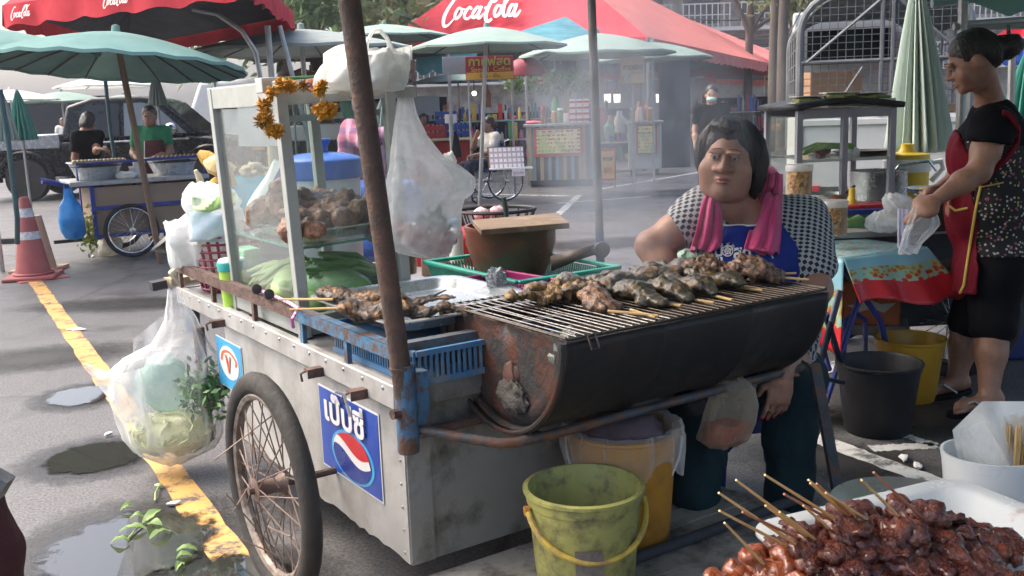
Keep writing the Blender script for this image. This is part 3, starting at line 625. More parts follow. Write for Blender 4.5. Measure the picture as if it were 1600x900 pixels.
def person(label,base,J,skin_m,shirt,pants,res=.02,f=1.0,sleeve=(.55,.55),leg=(1,1),hair='bob',hs=1.0,group=None,shoe=None,det=False,curl=.4,face=True,mask=None,hand=(True,True)):
 t=thing('person',label,'person',base,0,group)
 S,J=body_sdf(J,f,0,'tal');Q=J['Q'];head_prims(S,J['head'],Q,hs,1.0,det)
 S.cap(J['neck'],J['head']-Q[:,2]*.06*hs,.05*f,.048*f,.03)
 for q in 'LR':
  if 'an'+q in J:a=J['an'+q];fd=nv(J.get('ft'+q,J.get('fwd',(0,-1,0))));S.cap(a-np.array([0,0,.02])-fd*.02,np.array([a[0],a[1],max(.025,a[2]-.055)])+fd*.13,.032,.024,.03)
 VF=S.surf(res,[(2,J['head'][2]-.15,J['head'][2]+.16,res*.6)]if face else None);g=G()
 for i,q in enumerate('LR'):
  if 'wr'+q in J and hand[i]:dv=J.get('hd'+q,J['wr'+q]-J['el'+q]);hand_tubes(g,J['wr'+q],dv,J.get('hn'+q,(0,0,-1)),.95,curl,q=='L')
 sobj(VF,'body',skin_m,t,g=g)
 if face:face_bits(t,J['head'],Q,hs)
 hair_obj(t,J['head'],Q,hs,hair,res*.6)
 if shirt:
  S,_=body_sdf(J,f,.014,'ta',arm=sleeve);sobj(rough(S.surf(res),.006,14,3),'shirt',shirt,t)
 if pants:
  P_=dict(J);S=SDF();S.cap(P_['hipL'],P_['hipR'],.098*f+.018,None,.06);S2,_=body_sdf(J,f,.017,'l',leg=leg);S.p+=S2.p;sobj(rough(S.surf(res),.006,12,5),'trousers',pants,t)
 if mask:
  S=SDF();S.ell(J['head']+Q @ (np.array((0,-.045,-.05))*hs),np.array((.066,.062,.042))*hs,.02,rot=Q);sobj(S.surf(res*.5),'face_mask',mask,t)
 return t,J
def hair_obj(t,c,Q,s,kind,res,m=None):
 S=SDF();L=lambda p:np.array(c)+Q @ (np.array(p)*s);r=lambda p:np.array(p)*s
 S.ell(L((0,.028,.045)),r((.085,.096,.092)),.02,rot=Q)
 if kind=='bob':
  for q in(-1,1):S.ell(L((q*.068,.03,-.02)),r((.032,.062,.095)),.03,rot=Q)
  S.ell(L((0,.075,-.03)),r((.075,.045,.10)),.03,rot=Q)
 if kind=='bun':S.ell(L((0,.125,-.015)),r((.04,.04,.04)),.03,rot=Q);S.ell(L((0,.06,.0)),r((.07,.06,.07)),.03,rot=Q)
 S.ell(L((0,-.105,-.02)),r((.068,.085,.088)),.03,'s',rot=Q)
 V,F=S.surf(max(res,.006));Nn=vnorm(V,F);lo=(V-np.array(c)) @ Q/s
 V=V+Nn*(.004*fbm(np.column_stack([lo[:,0]*60,lo[:,1]*60,lo[:,2]*9]),5,2))[:,None]
 sobj((V,F),'hair',m or M_HAIR,t)
def strands(t,VF,c,Q,s,n=260,m=None):
 b=BVHTree.FromPolygons(VF[0].tolist(),[tuple(int(i)for i in f)for f in VF[1]]);g=G();o=np.array(c)+Q @ (np.array((0,.02,.03))*s)
 for i in range(n):
  ph=random.uniform(-.2,1.2)*pi;P=[];w_=random.uniform(-.25,.25);t0=random.uniform(.4,1.3)
  for k in range(9):
   th=t0+(2.5-t0)*k/8*random.uniform(.97,1.03);p_=ph+w_*k/8;dv=Q @ np.array([sin(th)*cos(p_),sin(th)*sin(p_),cos(th)]);h=b.ray_cast(Vector(o+dv*.4),Vector(-dv),.4)
   if h[0]is None:break
   P.append(np.array(h[0])+dv*random.uniform(.0005,.003))
  if len(P)>3:g.tube(P,[.0008]+[.0016]*(len(P)-2)+[.0005],4,cap=False)
 if g.n:tag(g.obj('hair_strands',m or M_HAIRS,t,world=True),kind='stuff')
M_HAIRS=pm('glossy_hair',(.02,.016,.015),(.035,.028,.025),s=20,r=.45,bump=0,spec=.5)
def stand(x,y,h=1.58,face=(0,-1),arms='down',Zb=0.0,turn=None):
 fw=nv((*face,0));sd=np.array([-fw[1],fw[0],0])*-1;k=h/1.6;B=np.array([x,y,Zb]);u=np.array([0,0,1.0]);P_=lambda a,b,c_:B+(sd*a+fw*b+u*c_)*k
 J=dict(pel=P_(0,0,.86),chest=P_(0,0,1.18),neck=P_(0,0,1.35),head=P_(0,.02,1.475),Q=hrot(turn if turn is not None else fw),fwd=fw,shL=P_(.16,0,1.3),shR=P_(-.16,0,1.3),hipL=P_(.08,0,.84),hipR=P_(-.08,0,.84),knL=P_(.09,.02,.46),knR=P_(-.09,.02,.46),anL=P_(.09,0,.075),anR=P_(-.09,0,.075),elL=P_(.21,-.02,1.05),elR=P_(-.21,-.02,1.05),wrL=P_(.2,.05,.82),wrR=P_(-.2,.05,.82))
 if arms=='work':
  J.update(elL=P_(.22,.06,1.06),elR=P_(-.22,.06,1.06),wrL=P_(.12,.28,1.0),wrR=P_(-.10,.28,1.02))
 return J
C_BLACK=flat('black_cloth',(.008,.008,.010),r=.9,bump=.1,bs=200,spec=.1);C_WHITE=flat('white_cloth',(.66,.65,.62),r=.85);C_GREEN=pm('green_cloth',(.02,.22,.10),r=.85,bs=200)
C_NAVY=pm('navy_cloth',(.015,.02,.05),r=.85,bs=200);C_YELLOW=flat('yellow_cloth',(.6,.4,.08),r=.9);C_RED=pm('red_cloth',(.38,.03,.03),r=.85);C_MAROON=pm('maroon_cloth',(.07,.012,.018),r=.9,bump=.3,bs=150)
C_MASK=flat('mint_mask',(.4,.66,.58),r=.8)
d=ND('plaid_cloth');x,y,z=d.xyz();st=lambda a,f_:d.math('GREATER_THAN',d.math('SINE',d.math('MULTIPLY',a,f_)),.3)
pc=d.mix(d.math('MULTIPLY',st(z,70),.7),(.36,.10,.17),(.12,.06,.16));pc=d.mix(d.math('MULTIPLY',st(x,70),.6),pc,(.5,.3,.38));C_PLAID=d.P(Base_Color=pc,Roughness=.9)
# ================================================================ BACKGROUND MARKET
def paint_m(n,c,r=.35,**k):return pm(n,c,lit(c,.9),r=r,bump=.02,**k)
PB,PR_,PY,PW=paint_m('blue_plastic',(.03,.10,.38)),paint_m('red_plastic',(.5,.03,.04)),paint_m('yellow_plastic',(.72,.50,.03)),paint_m('white_plastic',(.72,.72,.70))
M_DARK=flat('dark_panel',(.03,.035,.045),r=.8);M_PINKP=flat('pink_plastic',(.75,.12,.2),r=.4)  # plain dark colour, also on panels standing in for market shade
d=ND('menu_print');x,y,z=d.xyz();rows=d.math('GREATER_THAN',d.math('SINE',d.math('MULTIPLY',z,95)),.1)
blk=d.math('GREATER_THAN',d.noise(26,2,scl=(1,1,.3)),.5);mc=d.mix(d.math('MULTIPLY',rows,blk),(.78,.66,.30),(.32,.12,.05))
mc=d.mix(d.math('MULTIPLY',d.math('GREATER_THAN',d.noise(5,1),.56),.6),mc,(.35,.5,.12));M_MENU=d.P(Base_Color=mc,Roughness=.6)
M_YBAN=pm('yellow_banner',(.75,.45,.10),(.68,.38,.08),r=.7,bump=0);M_CREAM=pm('cream_board',(.70,.52,.28),(.62,.45,.25),r=.7,bump=0)
M_OLIVE=flat('olive_letters',(.42,.40,.06));M_BLKT=flat('black_letters',(.02,.02,.02));M_REDT=flat('red_letters',(.5,.03,.03));M_MAROON=flat('dark_red_banner',(.28,.03,.05))
PLK=[pm('plank_'+n,c,lit(c,.7),s=6,r=.8,scl=(1,1,.2))for n,c in(('brown',(.12,.075,.05)),('cream',(.50,.42,.26)),('blue',(.25,.42,.47)),('grey',(.24,.22,.19)))]
# coffee stall with striped planks
cs=thing('coffee_stall','coffee stall with striped plank counter and red framed menu behind the blue pole','stall',(.92,17.15,0),R(-3));W_,H_=1.12,1.05
g=G();g.box((0,.35,.56),(W_,.62,.96));g.obj('counter_body',PLK[0],cs)
g=G();g.box((0,.3,H_),(W_+.14,.78,.04));g.obj('counter_top',M_STEEL,cs,bev=.005)
g=G();g.box((0,.3,.06),(W_-.06,.6,.1));g.obj('plinth',M_DARK,cs)
seq=[1,2,0,1,0,2,0,2,3,1,0,2,0,1,1,3,2]
for i,q in enumerate(seq):
 g=G();wd=W_/len(seq);g.box((-W_/2+wd*(i+.5),.02+random.uniform(-.004,.004),.57),(wd*.94,.03,.94));g.obj('plank',PLK[q],cs,bev=.004)
g=G();g.box((-.04,-.02,.76),(.84,.03,.50));mf=g.obj('menu_frame',M_REDT,cs,bev=.006)
g=G();g.box((-.04,-.04,.77),(.74,.02,.40));g.obj('menu_board',M_MENU,cs)
text('กาแฟสด',.085,M_BLKT,cs,(.17,-.055,.62),(1,0,0),(0,0,1));text('เมนู',.09,M_REDT,cs,(-.24,-.055,.9),(1,0,0),(0,0,1))
for sx in(-1,1):g=G();g.tube([(sx*(W_/2+.02),.55,0),(sx*(W_/2+.02),.55,2.1)],.022,8);g.obj('post',M_STEEL,cs)
def onstall(x,y,z):M_=MT[cs.name];v=M_ @ Vector((x,y,z));return tuple(v)
for r_ in range(4):
 for c_ in range(3):
  g=G();g.box((0,0,.05),(.1,.08,.096));o=g.obj('milk_carton',M_WHT,None,onstall(.22+c_*.115,.15,1.07+.1*r_),R(-3),bev=.004)
  tag(o,'small red and white carton in the block stacked on the coffee counter','carton','cartons stacked on the coffee counter')
  g=G();g.box((0,-.042,.052),(.101,.004,.04));g.obj('red_band',M_REDT,o)
JM=[pm('jar_'+n,c,r=.25,bump=.05)for n,c in(('brown',(.16,.06,.03)),('amber',(.4,.2,.05)),('white',(.6,.58,.5)),('green',(.10,.2,.08)))]
def jar(loc,r_,h,m,lidm,label,group=None,name='jar',cat='jar'):
 t=thing(name,label,cat,loc,0,group);g=G();g.lathe([(.001,0),(r_,0),(r_,h*.75),(r_*.75,h*.85),(r_*.75,h*.87)],n=16);g.obj('glass_body',m,t)
 g=G();g.lathe([(r_*.8,h*.86),(r_*.82,h),(.001,h)],n=16);g.obj('lid',lidm,t);return t
for i,(x,h,m,l,lab)in enumerate([(-.28,.3,JM[0],PR_,'tall brown jar with red lid on the coffee counter, left of the bottles'),(-.1,.22,JM[1],PW,'amber jar on the coffee counter beside the tall brown jar'),(.0,.26,JM[3],PW,'green bottle in the middle of the coffee counter'),(.1,.2,JM[2],PR_,'white jar on the coffee counter next to the carton stack')]):
 jar(onstall(x,.2,1.07),.055,h,m,l,lab)
g=G();g.blob((0,0,.03),(.14,.1,.035),.1,n=10);tag(g.obj('folded_cloth',M_PINKP,None,onstall(-.46,.1,1.07)),'folded pink cloth on the left end of the coffee counter','cloth')
# hanging banner, awning boards and signs
def board(name,label,cat,px0,py0,px1,py1,Y,m,th=.03,group=None):
 a,b=Yp(px0,py1,Y),Yp(px1,py0,Y);c_=(a+b)/2;wd,ht=abs(b[0]-a[0]),abs(b[2]-a[2]);t=thing(name,label,cat,(c_[0],c_[1],c_[2]),0,group)
 g=G();g.box((0,0,0),(wd,th,ht));g.obj('panel',m,t,bev=.004);return t,wd,ht
t,wd,ht=board('coffee_banner','red coffee banner with olive Thai lettering and yellow strip under the grey green umbrella','banner',728,86,802,126,15.2,M_MAROON)
g=G();g.box((0,-.02,-ht*.33),(wd*.98,.02,ht*.3));g.obj('yellow_strip',M_YBAN,t)
text('กาแฟสด',.17,M_OLIVE,t,(0,-.02,ht*.25),(1,0,0),(0,0,1),bold=.02,wid=wd*.86);text('Special  Coffee',.1,M_YBAN,t,(.02,-.02,-ht*.06),(1,0,0),(0,0,1),wid=wd*.82);text('ร้อน - เย็น',.075,M_BLKT,t,(0,-.035,-ht*.34),(1,0,0),(0,0,1))
for sx in(-1,1):g=G();g.tube([(sx*wd*.45,.03,ht*.5),(sx*wd*.45,.03,-1.9)],.018,7);g.obj('post',M_STEEL,t)
t,wd,ht=board('grey_board','plain grey board hanging left of the coffee banner','board',692,88,728,117,15.4,flat('dull_grey_board',(.25,.26,.27)))
t=thing('red_awning','rounded dark red awning right of the coffee banner','awning',tuple(Yp(822,118,16)));g=G();g.lathe([(.32,0),(.31,.1),(.25,.2),(.13,.26),(.001,.28)],n=20,sy=.7);g.obj('canopy',M_MAROON,t)
t,wd,ht=board('sign_board','cream coffee sign on a thin pole right of the blue pole','sign',970,89,1007,131,15.5,M_YBAN)
g=G();g.box((0,-.018,0),(wd*.9,.012,ht*.92));g.obj('sign_face',M_CREAM,t);text('กาแฟสด',.12,M_BLKT,t,(0,-.03,ht*.12),(1,0,0),(0,0,1),bold=.025,wid=wd*.8);text('เย็น  ร้อน',.05,M_REDT,t,(.06,-.03,-ht*.1),(1,0,0),(0,0,1))
g=G();g.lathe([(.04,-.16),(.055,-.05),(.05,-.03)],c=(-wd*.27,-.03,-.02),n=12,sy=.3);g.obj('cup_picture',M_LGREY,t)
g=G();p_=Yp(988,110,15.5);g.tube([(0,.03,ht*.55),(0,.03,-p_[2]+.0)],.02,7);g.obj('post',M_STEEL,t)
t,wd,ht=board('poster_board','red and yellow poster board standing right of the striped counter','sign',937,232,962,283,16.6,M_REDT)
g=G();g.box((0,-.02,.0),(wd*.8,.01,ht*.85));g.obj('poster',M_YBAN,t);text('กาแฟ',.1,M_BLKT,t,(0,-.032,.1),(1,0,0),(0,0,1),bold=.03,wid=wd*.6);text('สด',.12,M_REDT,t,(0,-.032,-.08),(1,0,0),(0,0,1),bold=.03)
for sx in(-1,1):g=G();g.box((sx*wd*.42,.0,-ht*.5-.07),(.03,.03,.2));g.obj('leg',M_STEEL,t)
# second white drink counter
sc_=thing('drink_counter','white lace covered drink counter with a red framed poster, farther right','counter',(2.62,19,0),R(-6))
g=G();g.box((0,.3,.55),(.62,.6,.86));g.obj('counter_body',pm('white_lace',(.5,.52,.5),(.36,.38,.37),s=40,r=.8),sc_,bev=.02);g=G();g.box((0,.3,1.0),(.72,.7,.04));g.obj('counter_top',M_STEEL,sc_)
g=G();g.box((.03,-.02,.68),(.38,.03,.56));g.obj('poster_frame',M_REDT,sc_);g=G();g.box((.03,-.04,.68),(.32,.02,.5));g.obj('poster',M_MENU,sc_);text('กาแฟสด',.08,M_BLKT,sc_,(.03,-.055,.8),(1,0,0),(0,0,1),wid=.27)
for sx in(-1,1):g=G();g.box((sx*.24,.3,.06),(.06,.4,.12));g.obj('foot',M_DARK,sc_)
for i,(dx,m,lab)in enumerate([(-.2,JM[3],'green bottle on the white drink counter'),(-.05,JM[2],'white jar on the white drink counter'),(.15,JM[1],'amber jar on the white drink counter')]):jar((2.62+dx,19.3,1.02),.05,.26,m,PW,lab)
# slatted shutter, and dark panels standing in for shade under the tents
def backbox(label,px0,px1,Y,h,m=M_DARK,name='slatted_panel',z0=0.0):
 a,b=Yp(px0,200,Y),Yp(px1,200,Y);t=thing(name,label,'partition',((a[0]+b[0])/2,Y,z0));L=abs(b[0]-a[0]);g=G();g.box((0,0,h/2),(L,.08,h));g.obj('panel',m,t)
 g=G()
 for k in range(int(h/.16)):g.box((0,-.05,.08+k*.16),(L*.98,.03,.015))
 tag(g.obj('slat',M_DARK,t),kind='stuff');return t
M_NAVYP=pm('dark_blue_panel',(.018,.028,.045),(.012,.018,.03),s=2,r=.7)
backbox('dark blue slatted partition right of the cream coffee sign',1030,1078,21,2.35,M_NAVYP);backbox('dark panel for the shade behind the coffee counter under the lettered tent',690,1010,30,1.2,M_NAVYP,z0=.0)
backbox('long dark panel for the shade under the farther tents at centre right',1090,1260,40,1.1,M_DARK);backbox('long dark panel for the shade beyond the pickup at far left',-160,170,34,2.2,M_DARK);backbox('dark panel for the shade between the pickup cab and the red parasol stalls',380,700,28,1.7,M_NAVYP)
def crates(px,py,Y,n,m,label,group,dx=0):
 p_=Zp(px,py);p_=Yp(px,py,Y);z0=0
 for i in range(n):
  t=thing('plastic_crate',('bottom','second','third','fourth','fifth')[i]+' '+label+(', counted upwards' if i else ''),'crate',(p_[0]+dx,Y,z0+i*.27),random.uniform(-.1,.1),group);g=G();g.box((0,0,.02),(.42,.3,.02))
  for sx in(-1,1):g.box((sx*.205,0,.13),(.015,.3,.24));g.box((0,sx*.145,.2),(.42,.015,.1));g.box((0,sx*.145,.06),(.42,.015,.09))
  g.obj('crate_shell',m,t)
  g=G()
  for k in range(4):g.lathe([(.03,.03),(.03,.2),(.012,.27),(.001,.27)],c=(-.13+k*.09,-.06,0),n=8)
  tag(g.obj('bottles',JM[2],t),kind='stuff')
crates(682,240,20.2,4,PR_,'red bottle crate in the stack left of the seated lottery seller','stacked red bottle crates');crates(700,240,20.4,5,PB,'blue bottle crate in the stack left of the seated lottery seller','stacked blue bottle crates');crates(722,240,20.8,4,PB,'blue bottle crate in the lower stack nearest the banner post','second stack of blue crates')
t,wd,ht=board('white_board','plain whitish board standing in the shade right of the hanging bag','board',645,149,686,181,21,flat('pale_board',(.36,.4,.41)))
t=thing('red_counter','red draped low counter behind the wheelchair','table',tuple(Zp(700,285)*[1,1,0]-np.array([.1,0,0])));g=G();g.box((0,0,.4),(1.1,.6,.78));g.obj('cloth',C_RED,t,bev=.03);g=G();g.box((0,0,.81),(1.2,.7,.03));g.obj('table_top',PLK[1],t)
t=thing('white_pipe_stand','white pipe stand in the market shade left of the lottery seller','stand',tuple(Zp(709,288)*[1,1,0]));g=G();g.tube([(0,0,0),(0,0,1.15)],.04,10);g.obj('pipe',M_WHT,t);g=G();g.lathe([(.001,1.12),(.11,1.12),(.11,1.28),(.001,1.28)],n=14);g.obj('cap',M_WHT,t)
# colourful goods hanging and standing behind
cols=[(.5,.05,.05),(.06,.14,.4),(.55,.4,.08),(.1,.3,.12),(.5,.48,.42),(.4,.15,.08),(.16,.1,.3),(.5,.12,.25)]
GM=[pm('goods_%s'%n,c,r=.5)for n,c in zip(('red','blue','yellow','green','white','orange','violet','pink'),cols)];GN=['red','blue','yellow','green','white','orange','violet','pink']
for i,(px,py,Y,k)in enumerate([(655,222,19.6,3),(735,214,21,0),(760,150,24,5),(845,200,21,5),(868,165,24,3),(940,190,19.5,0),(952,200,19,3),(968,190,19.7,4),(1000,180,20.2,5),(1012,172,22,0)]):
 p_=Yp(px,py,Y);g=G();h=.3+.12*(i%3);g.lathe([(.001,0),(.1,0),(.11,h*.6),(.06,h*.8),(.05,h),(.001,h)],n=12)
 tag(g.obj('goods_bundle',GM[k],None,(p_[0],Y,p_[2]-h/2)),f'{GN[k]} bundle of goods {"hanging high" if py < 170 else "piled"} in the shaded stall, '+['right of the hanging bag','beside the banner post','above the lottery seller','left of the coffee counter jars','above the coffee counter jars','just right of the blue pole','second right of the blue pole','before the cream sign pole','right of the cream sign pole','near the white drink counter'][i],'goods')
 if py<170:g=G();g.tube([(p_[0],Y,p_[2]+h/2),(p_[0],Y,2.5)],.006,5);o=g.obj('string',M_BLK);tag(o,'thin string holding up the '+GN[k]+' bundle in the shaded stall','string')
def shelf(lab,px,py,Y,wd,nrow,where,h=1.1):
 p_=Yp(px,py,Y);t=thing('goods_shelf',lab,'shelf',(p_[0],Y,0));
 for k in range(nrow):g=G();g.box((0,0,h*(k+.6)/nrow),(wd,.4,.03));g.obj('shelf_board',PLK[k%4],t)
 for sx in(-1,1):g=G();g.box((sx*wd/2,0,h*.55),(.04,.4,h*1.1));g.obj('side_frame',M_DARK,t)
 for k in range(nrow):
  x=-wd/2+.06
  while x<wd/2-.05:
   w_=random.uniform(.05,.13);hh=random.uniform(.08,.9*h/nrow);g=G()
   if random.random()<.5:g.box((0,0,hh/2),(w_*.85,.16,hh))
   else:g.lathe([(.001,0),(w_*.42,0),(w_*.42,hh*.7),(w_*.2,hh*.85),(w_*.2,hh),(.001,hh)],n=9)
   tag(g.obj('packet',random.choice(GM),None,(p_[0]+x+w_/2,Y-.12,h*(k+.6)/nrow+.016)),'small bright packet or bottle on the '+where,'packet','goods on the '+where);x+=w_+random.uniform(0,.04)
shelf('crowded goods shelf in the shade left of the coffee counter',775,250,22,1.5,3,'shaded shelf left of the coffee counter',1.25);shelf('crowded low goods shelf between the blue pole and the cream coffee sign',968,250,20.5,1.0,3,'shelf between the blue pole and the cream sign',1.1);shelf('long goods shelf in the far shade behind the coffee counter',870,220,26,2.6,2,'far shelf behind the coffee counter',1.3);shelf('goods shelf in the shade behind the bottle crates',690,250,23.5,1.6,3,'shelf behind the bottle crates',1.3);shelf('goods shelf at the far right below the pale red tents',1130,220,31,2.2,2,'far shelf behind the masked woman',1.2)
# string of greenery over the counter
for i,(px,lab)in enumerate([(815,'left clump of hanging greenery over the coffee counter'),(866,'middle clump of hanging greenery over the coffee counter'),(900,'right clump of hanging greenery beside the blue pole')]):
 p_=Yp(px,128,19);pts=p_+rng.normal(size=(260,3))*np.array([.17,.08,.1]);t=thing('hanging_plant',lab,'plant',tuple(p_));g=G();V,F=leafcloud(pts-p_,.06);g.add(V,F);tag(g.obj('foliage',M_LEAF[i%2],t,smooth=0),kind='stuff');g=G();g.tube([(0,0,0),(0,0,.75)],.006,5);g.obj('cord',M_BLK,t)
bl=pm('lamp_glow',(1,.97,.9),emit=((1,.95,.85),6));g=G();g.blob((0,0,0),.045,0,n=8);p_=Yp(741,146,21);t=thing('hanging_bulb','glowing round bulb in the dark stall behind the banner posts','lamp',tuple(p_));g.obj('bulb',bl,t);g=G();g.tube([(0,0,.06),(0,0,.5)],.01,5);g.obj('flex',M_BLK,t)
for i,(px,Y)in enumerate([(949,29),(964,29),(1030,29)]):
 p_=Yp(px,148,Y);t=thing('paper_lantern',['white and pink lantern first right of the blue pole','white and pink lantern second right of the blue pole','white and pink lantern near the dark blue partition'][i],'lantern',tuple(p_));g=G();g.lathe([(.001,-.22),(.09,-.22),(.1,.02),(.001,.02)],n=10);g.obj('lantern_shade',pm('lantern_white',(.85,.82,.75),r=.7,emit=((1,.95,.85),.8)),t);g=G();g.lathe([(.1,.02),(.1,.14),(.001,.16)],n=10);g.obj('pink_cap',M_PINKP,t);g=G();g.tube([(0,0,.15),(0,0,.9)],.008,5);g.obj('cord',M_BLK,t)
 # ---------------------------------------------------------------- lottery seller in a wheelchair
WX,WY=-.27,15.0
def wheel(parent,c,r,w_,axis,tyre_m,rim_m,nsp,spw=.002,hub=.03,name='wheel',rimw=.02,off=0.0,rust=None):
# c, axis in parent coordinates; axis horizontal
 ax_=nv(axis);e1=np.array([0,0,1.0]);e2=np.cross(ax_,e1);c=np.array(c,float);an=np.linspace(0,2*pi,56,endpoint=False)
 ring=lambda rr,o=0:[c+ax_*o+rr*(cos(a)*e1+sin(a)*e2)for a in an]
 g=G();g.tube(ring(r-w_*1.5),rimw*.55,8,closed=True,sq=1.0);wo=g.obj(name,rim_m,parent)
 g=G();P=[]
 prof=[(w_*(.5+.5*sin(t)*1.0)if False else 0,0)for t in range(1)]
 m=12
 for i,a in enumerate(an):
  for j in range(m):
   t=2*pi*j/m;tread=1.03 if(abs(t)<1.2 or t>5.1)and i%2==0 else 1.0
   P.append(c+ax_*(w_*.62*sin(t))+(r-w_*.75+w_*.75*cos(t)*tread)*(cos(a)*e1+sin(a)*e2))
 n=len(an);g.add(P,[(i*m+j,((i+1)%n)*m+j,((i+1)%n)*m+(j+1)%m,i*m+(j+1)%m)for i in range(n)for j in range(m)]);g.obj('tyre',tyre_m,wo,smooth=50)
 g=G();g.tube([c-ax_*(.05+off),c-ax_*.045,c-ax_*.02,c+ax_*.02,c+ax_*.045,c+ax_*(.05+off)],[hub*.4,hub*1.1,hub*.7,hub*.7,hub*1.1,hub*.4],12);g.obj('hub',rust or rim_m,wo)
 for k in range(nsp):
  a=2*pi*k/nsp;b=a+(.5 if k%4<2 else-.5);sdn=1 if k%2 else-1;g=G()
  g.tube([c+ax_*.043*sdn+hub*(cos(b)*e1+sin(b)*e2),c+(r-w_*1.6)*(cos(a)*e1+sin(a)*e2)],spw,5,cap=False);g.obj('spoke',rust or rim_m,wo)
 return wo
M_CHROME=pm('chrome',(.62,.62,.62),(.5,.5,.5),r=.22,met=1,bump=0);M_TYRE=pm('tyre_rubber',(.02,.019,.018),(.034,.031,.028),s=8,r=.8,bump=.2,bs=60)
wc=thing('wheelchair','chrome wheelchair with blue seat facing right beside the coffee counter','wheelchair',(WX,WY,0),R(-62));MT_=MT[wc.name]
for sx in(-1,1):wheel(wc,(sx*.27,.12,.3),.3,.018,(1,0,0),M_TYRE,M_CHROME,20,.003,.025);wheel(wc,(sx*.24,-.36,.09),.09,.02,(1,0,0),M_TYRE,M_CHROME,6,.003,.02,'caster')
g=G();g.box((0,-.08,.47),(.44,.44,.03));g.obj('seat',PB,wc,bev=.01);g=G();g.box((0,.14,.68),(.44,.03,.38));g.obj('backrest',PB,wc,bev=.01)
for sx in(-1,1):g=G();g.tube([(sx*.23,.22,.9),(sx*.23,.14,.88),(sx*.23,.14,.3),(sx*.23,-.3,.3),(sx*.23,-.36,.12)],.012,7);g.tube([(sx*.23,.14,.66),(sx*.23,-.25,.66),(sx*.23,-.3,.3)],.012,7);g.obj('side_frame',M_CHROME,wc);g=G();g.box((sx*.13,-.52,.1),(.14,.12,.015));g.obj('footrest',M_CHROME,wc)
fx=np.array(MT_.to_3x3())
def wl(x,y,z):return np.array(MT_ @ Vector((x,y,z)))
J=dict(pel=wl(0,.04,.56),chest=wl(0,.04,.84),neck=wl(0,.02,1.0),head=wl(0,-.01,1.13),Q=hrot(fx @ np.array((-.15,-1,-.05))),fwd=fx @ np.array((0,-1,0)),shL=wl(.17,.03,.95),shR=wl(-.17,.03,.95),hipL=wl(.09,0,.54),hipR=wl(-.09,0,.54),knL=wl(.1,-.38,.55),knR=wl(-.1,-.38,.53),anL=wl(.1,-.5,.13),anR=wl(-.13,-.62,.075),elL=wl(.22,-.08,.72),elR=wl(-.24,-.16,.78),wrL=wl(.12,-.3,.7),wrR=wl(-.12,-.12,1.04),hdR=(0,0,1))
person('person in a white T-shirt and dark trousers seated in the wheelchair, hand at mouth',(WX,WY,0),J,SK_B,C_WHITE,C_NAVY,.018,1.0,hs=.95,hair='bun',face=True)
lb=thing('lottery_board','white lottery ticket board on a wooden tray across the wheelchair','board',tuple(Yp(795,262,14.55)),R(4));d=ND('ticket_print');x,y,z=d.xyz();gd=d.math('MULTIPLY',d.math('GREATER_THAN',d.math('SINE',d.math('MULTIPLY',x,95)),-.55),d.math('GREATER_THAN',d.math('SINE',d.math('MULTIPLY',y,120)),-.4));tk=d.P(Base_Color=d.mix(gd,(.4,.35,.4),d.mix(d.math('GREATER_THAN',d.noise(30,1),.5),(.8,.78,.76),(.72,.66,.7))),Roughness=.6)
g=G();g.box((-.03,.0,.15),(.5,.34,.02),(R(55),0,0));g.obj('ticket_board',tk,lb);g=G();g.box((-.03,.02,.14),(.54,.38,.02),(R(55),0,0));g.obj('backing',PLK[0],lb);g=G();g.box((.02,-.12,-.0),(.62,.26,.02));g.obj('tray',M_WHT,lb);g=G();g.box((.12,-.26,-.06),(.19,.008,.1));g.obj('price_tag',M_WHT,lb);text('ขูดเลย',.06,M_PINKP,lb,(.12,-.266,-.06),(1,0,0),(0,0,1))
# ---------------------------------------------------------------- masked woman walking
mx=Yp(1112,160,12.5);J=stand(mx[0],12.5,1.56,(-.25,-1));J['elR']=J['shR']+np.array([-.07,.02,-.27]);J['wrR']=J['elR']+np.array([.0,-.06,-.23])
t,_=person('woman in a black T-shirt and mint face mask walking behind the smoke',(mx[0],12.5,0),J,SK_C,C_BLACK,C_NAVY,.017,1.0,hs=.97,hair='bun',mask=C_MASK)
g=G();g.blob((0,0,0),(.1,.08,.045),.1,n=10);p_=J['wrR']+np.array([-.04,-.05,-.17]);tag(g.obj('pink_bag',M_PINKP,None,tuple(p_)),'small bright pink bag held low by the masked woman','bag');
g=G();g.tube([np.zeros(3),np.array([.05,.03,.13])],.006,5);o=g.obj('strap',M_PINKP,bpy.data.objects['pink_bag'])
# red shirted and seated people far back
for(px,py,Y,sh,lab,hp)in[(662,185,21,C_RED,'person in a red shirt in the shade right of the hanging bag','bob'),(98,190,30,C_WHITE,'seated person in white by the far left stalls','bob'),(127,190,29,C_YELLOW,'person in yellow with a pale cap left of the pickup cab','bob'),(392,205,20,C_RED,'person in a red shirt seen through the left cabinet pane','bob')]:
 p_=Yp(px,py,Y);J=stand(p_[0],Y,1.55,(.2,-1),'work',Zb=p_[2]-1.45);person(lab,(p_[0],Y,0),J,SK_B,sh,C_NAVY,.03,1.0,face=False)
p_=Yp(127,176,28.9);g=G();g.lathe([(.16,-.02),(.11,.0),(.11,.08),(.001,.14)],n=16);tag(g.obj('sun_hat',flat('pale_blue_cloth',(.45,.55,.75)),None,tuple(p_)),'pale blue sun hat on the person in yellow','hat')
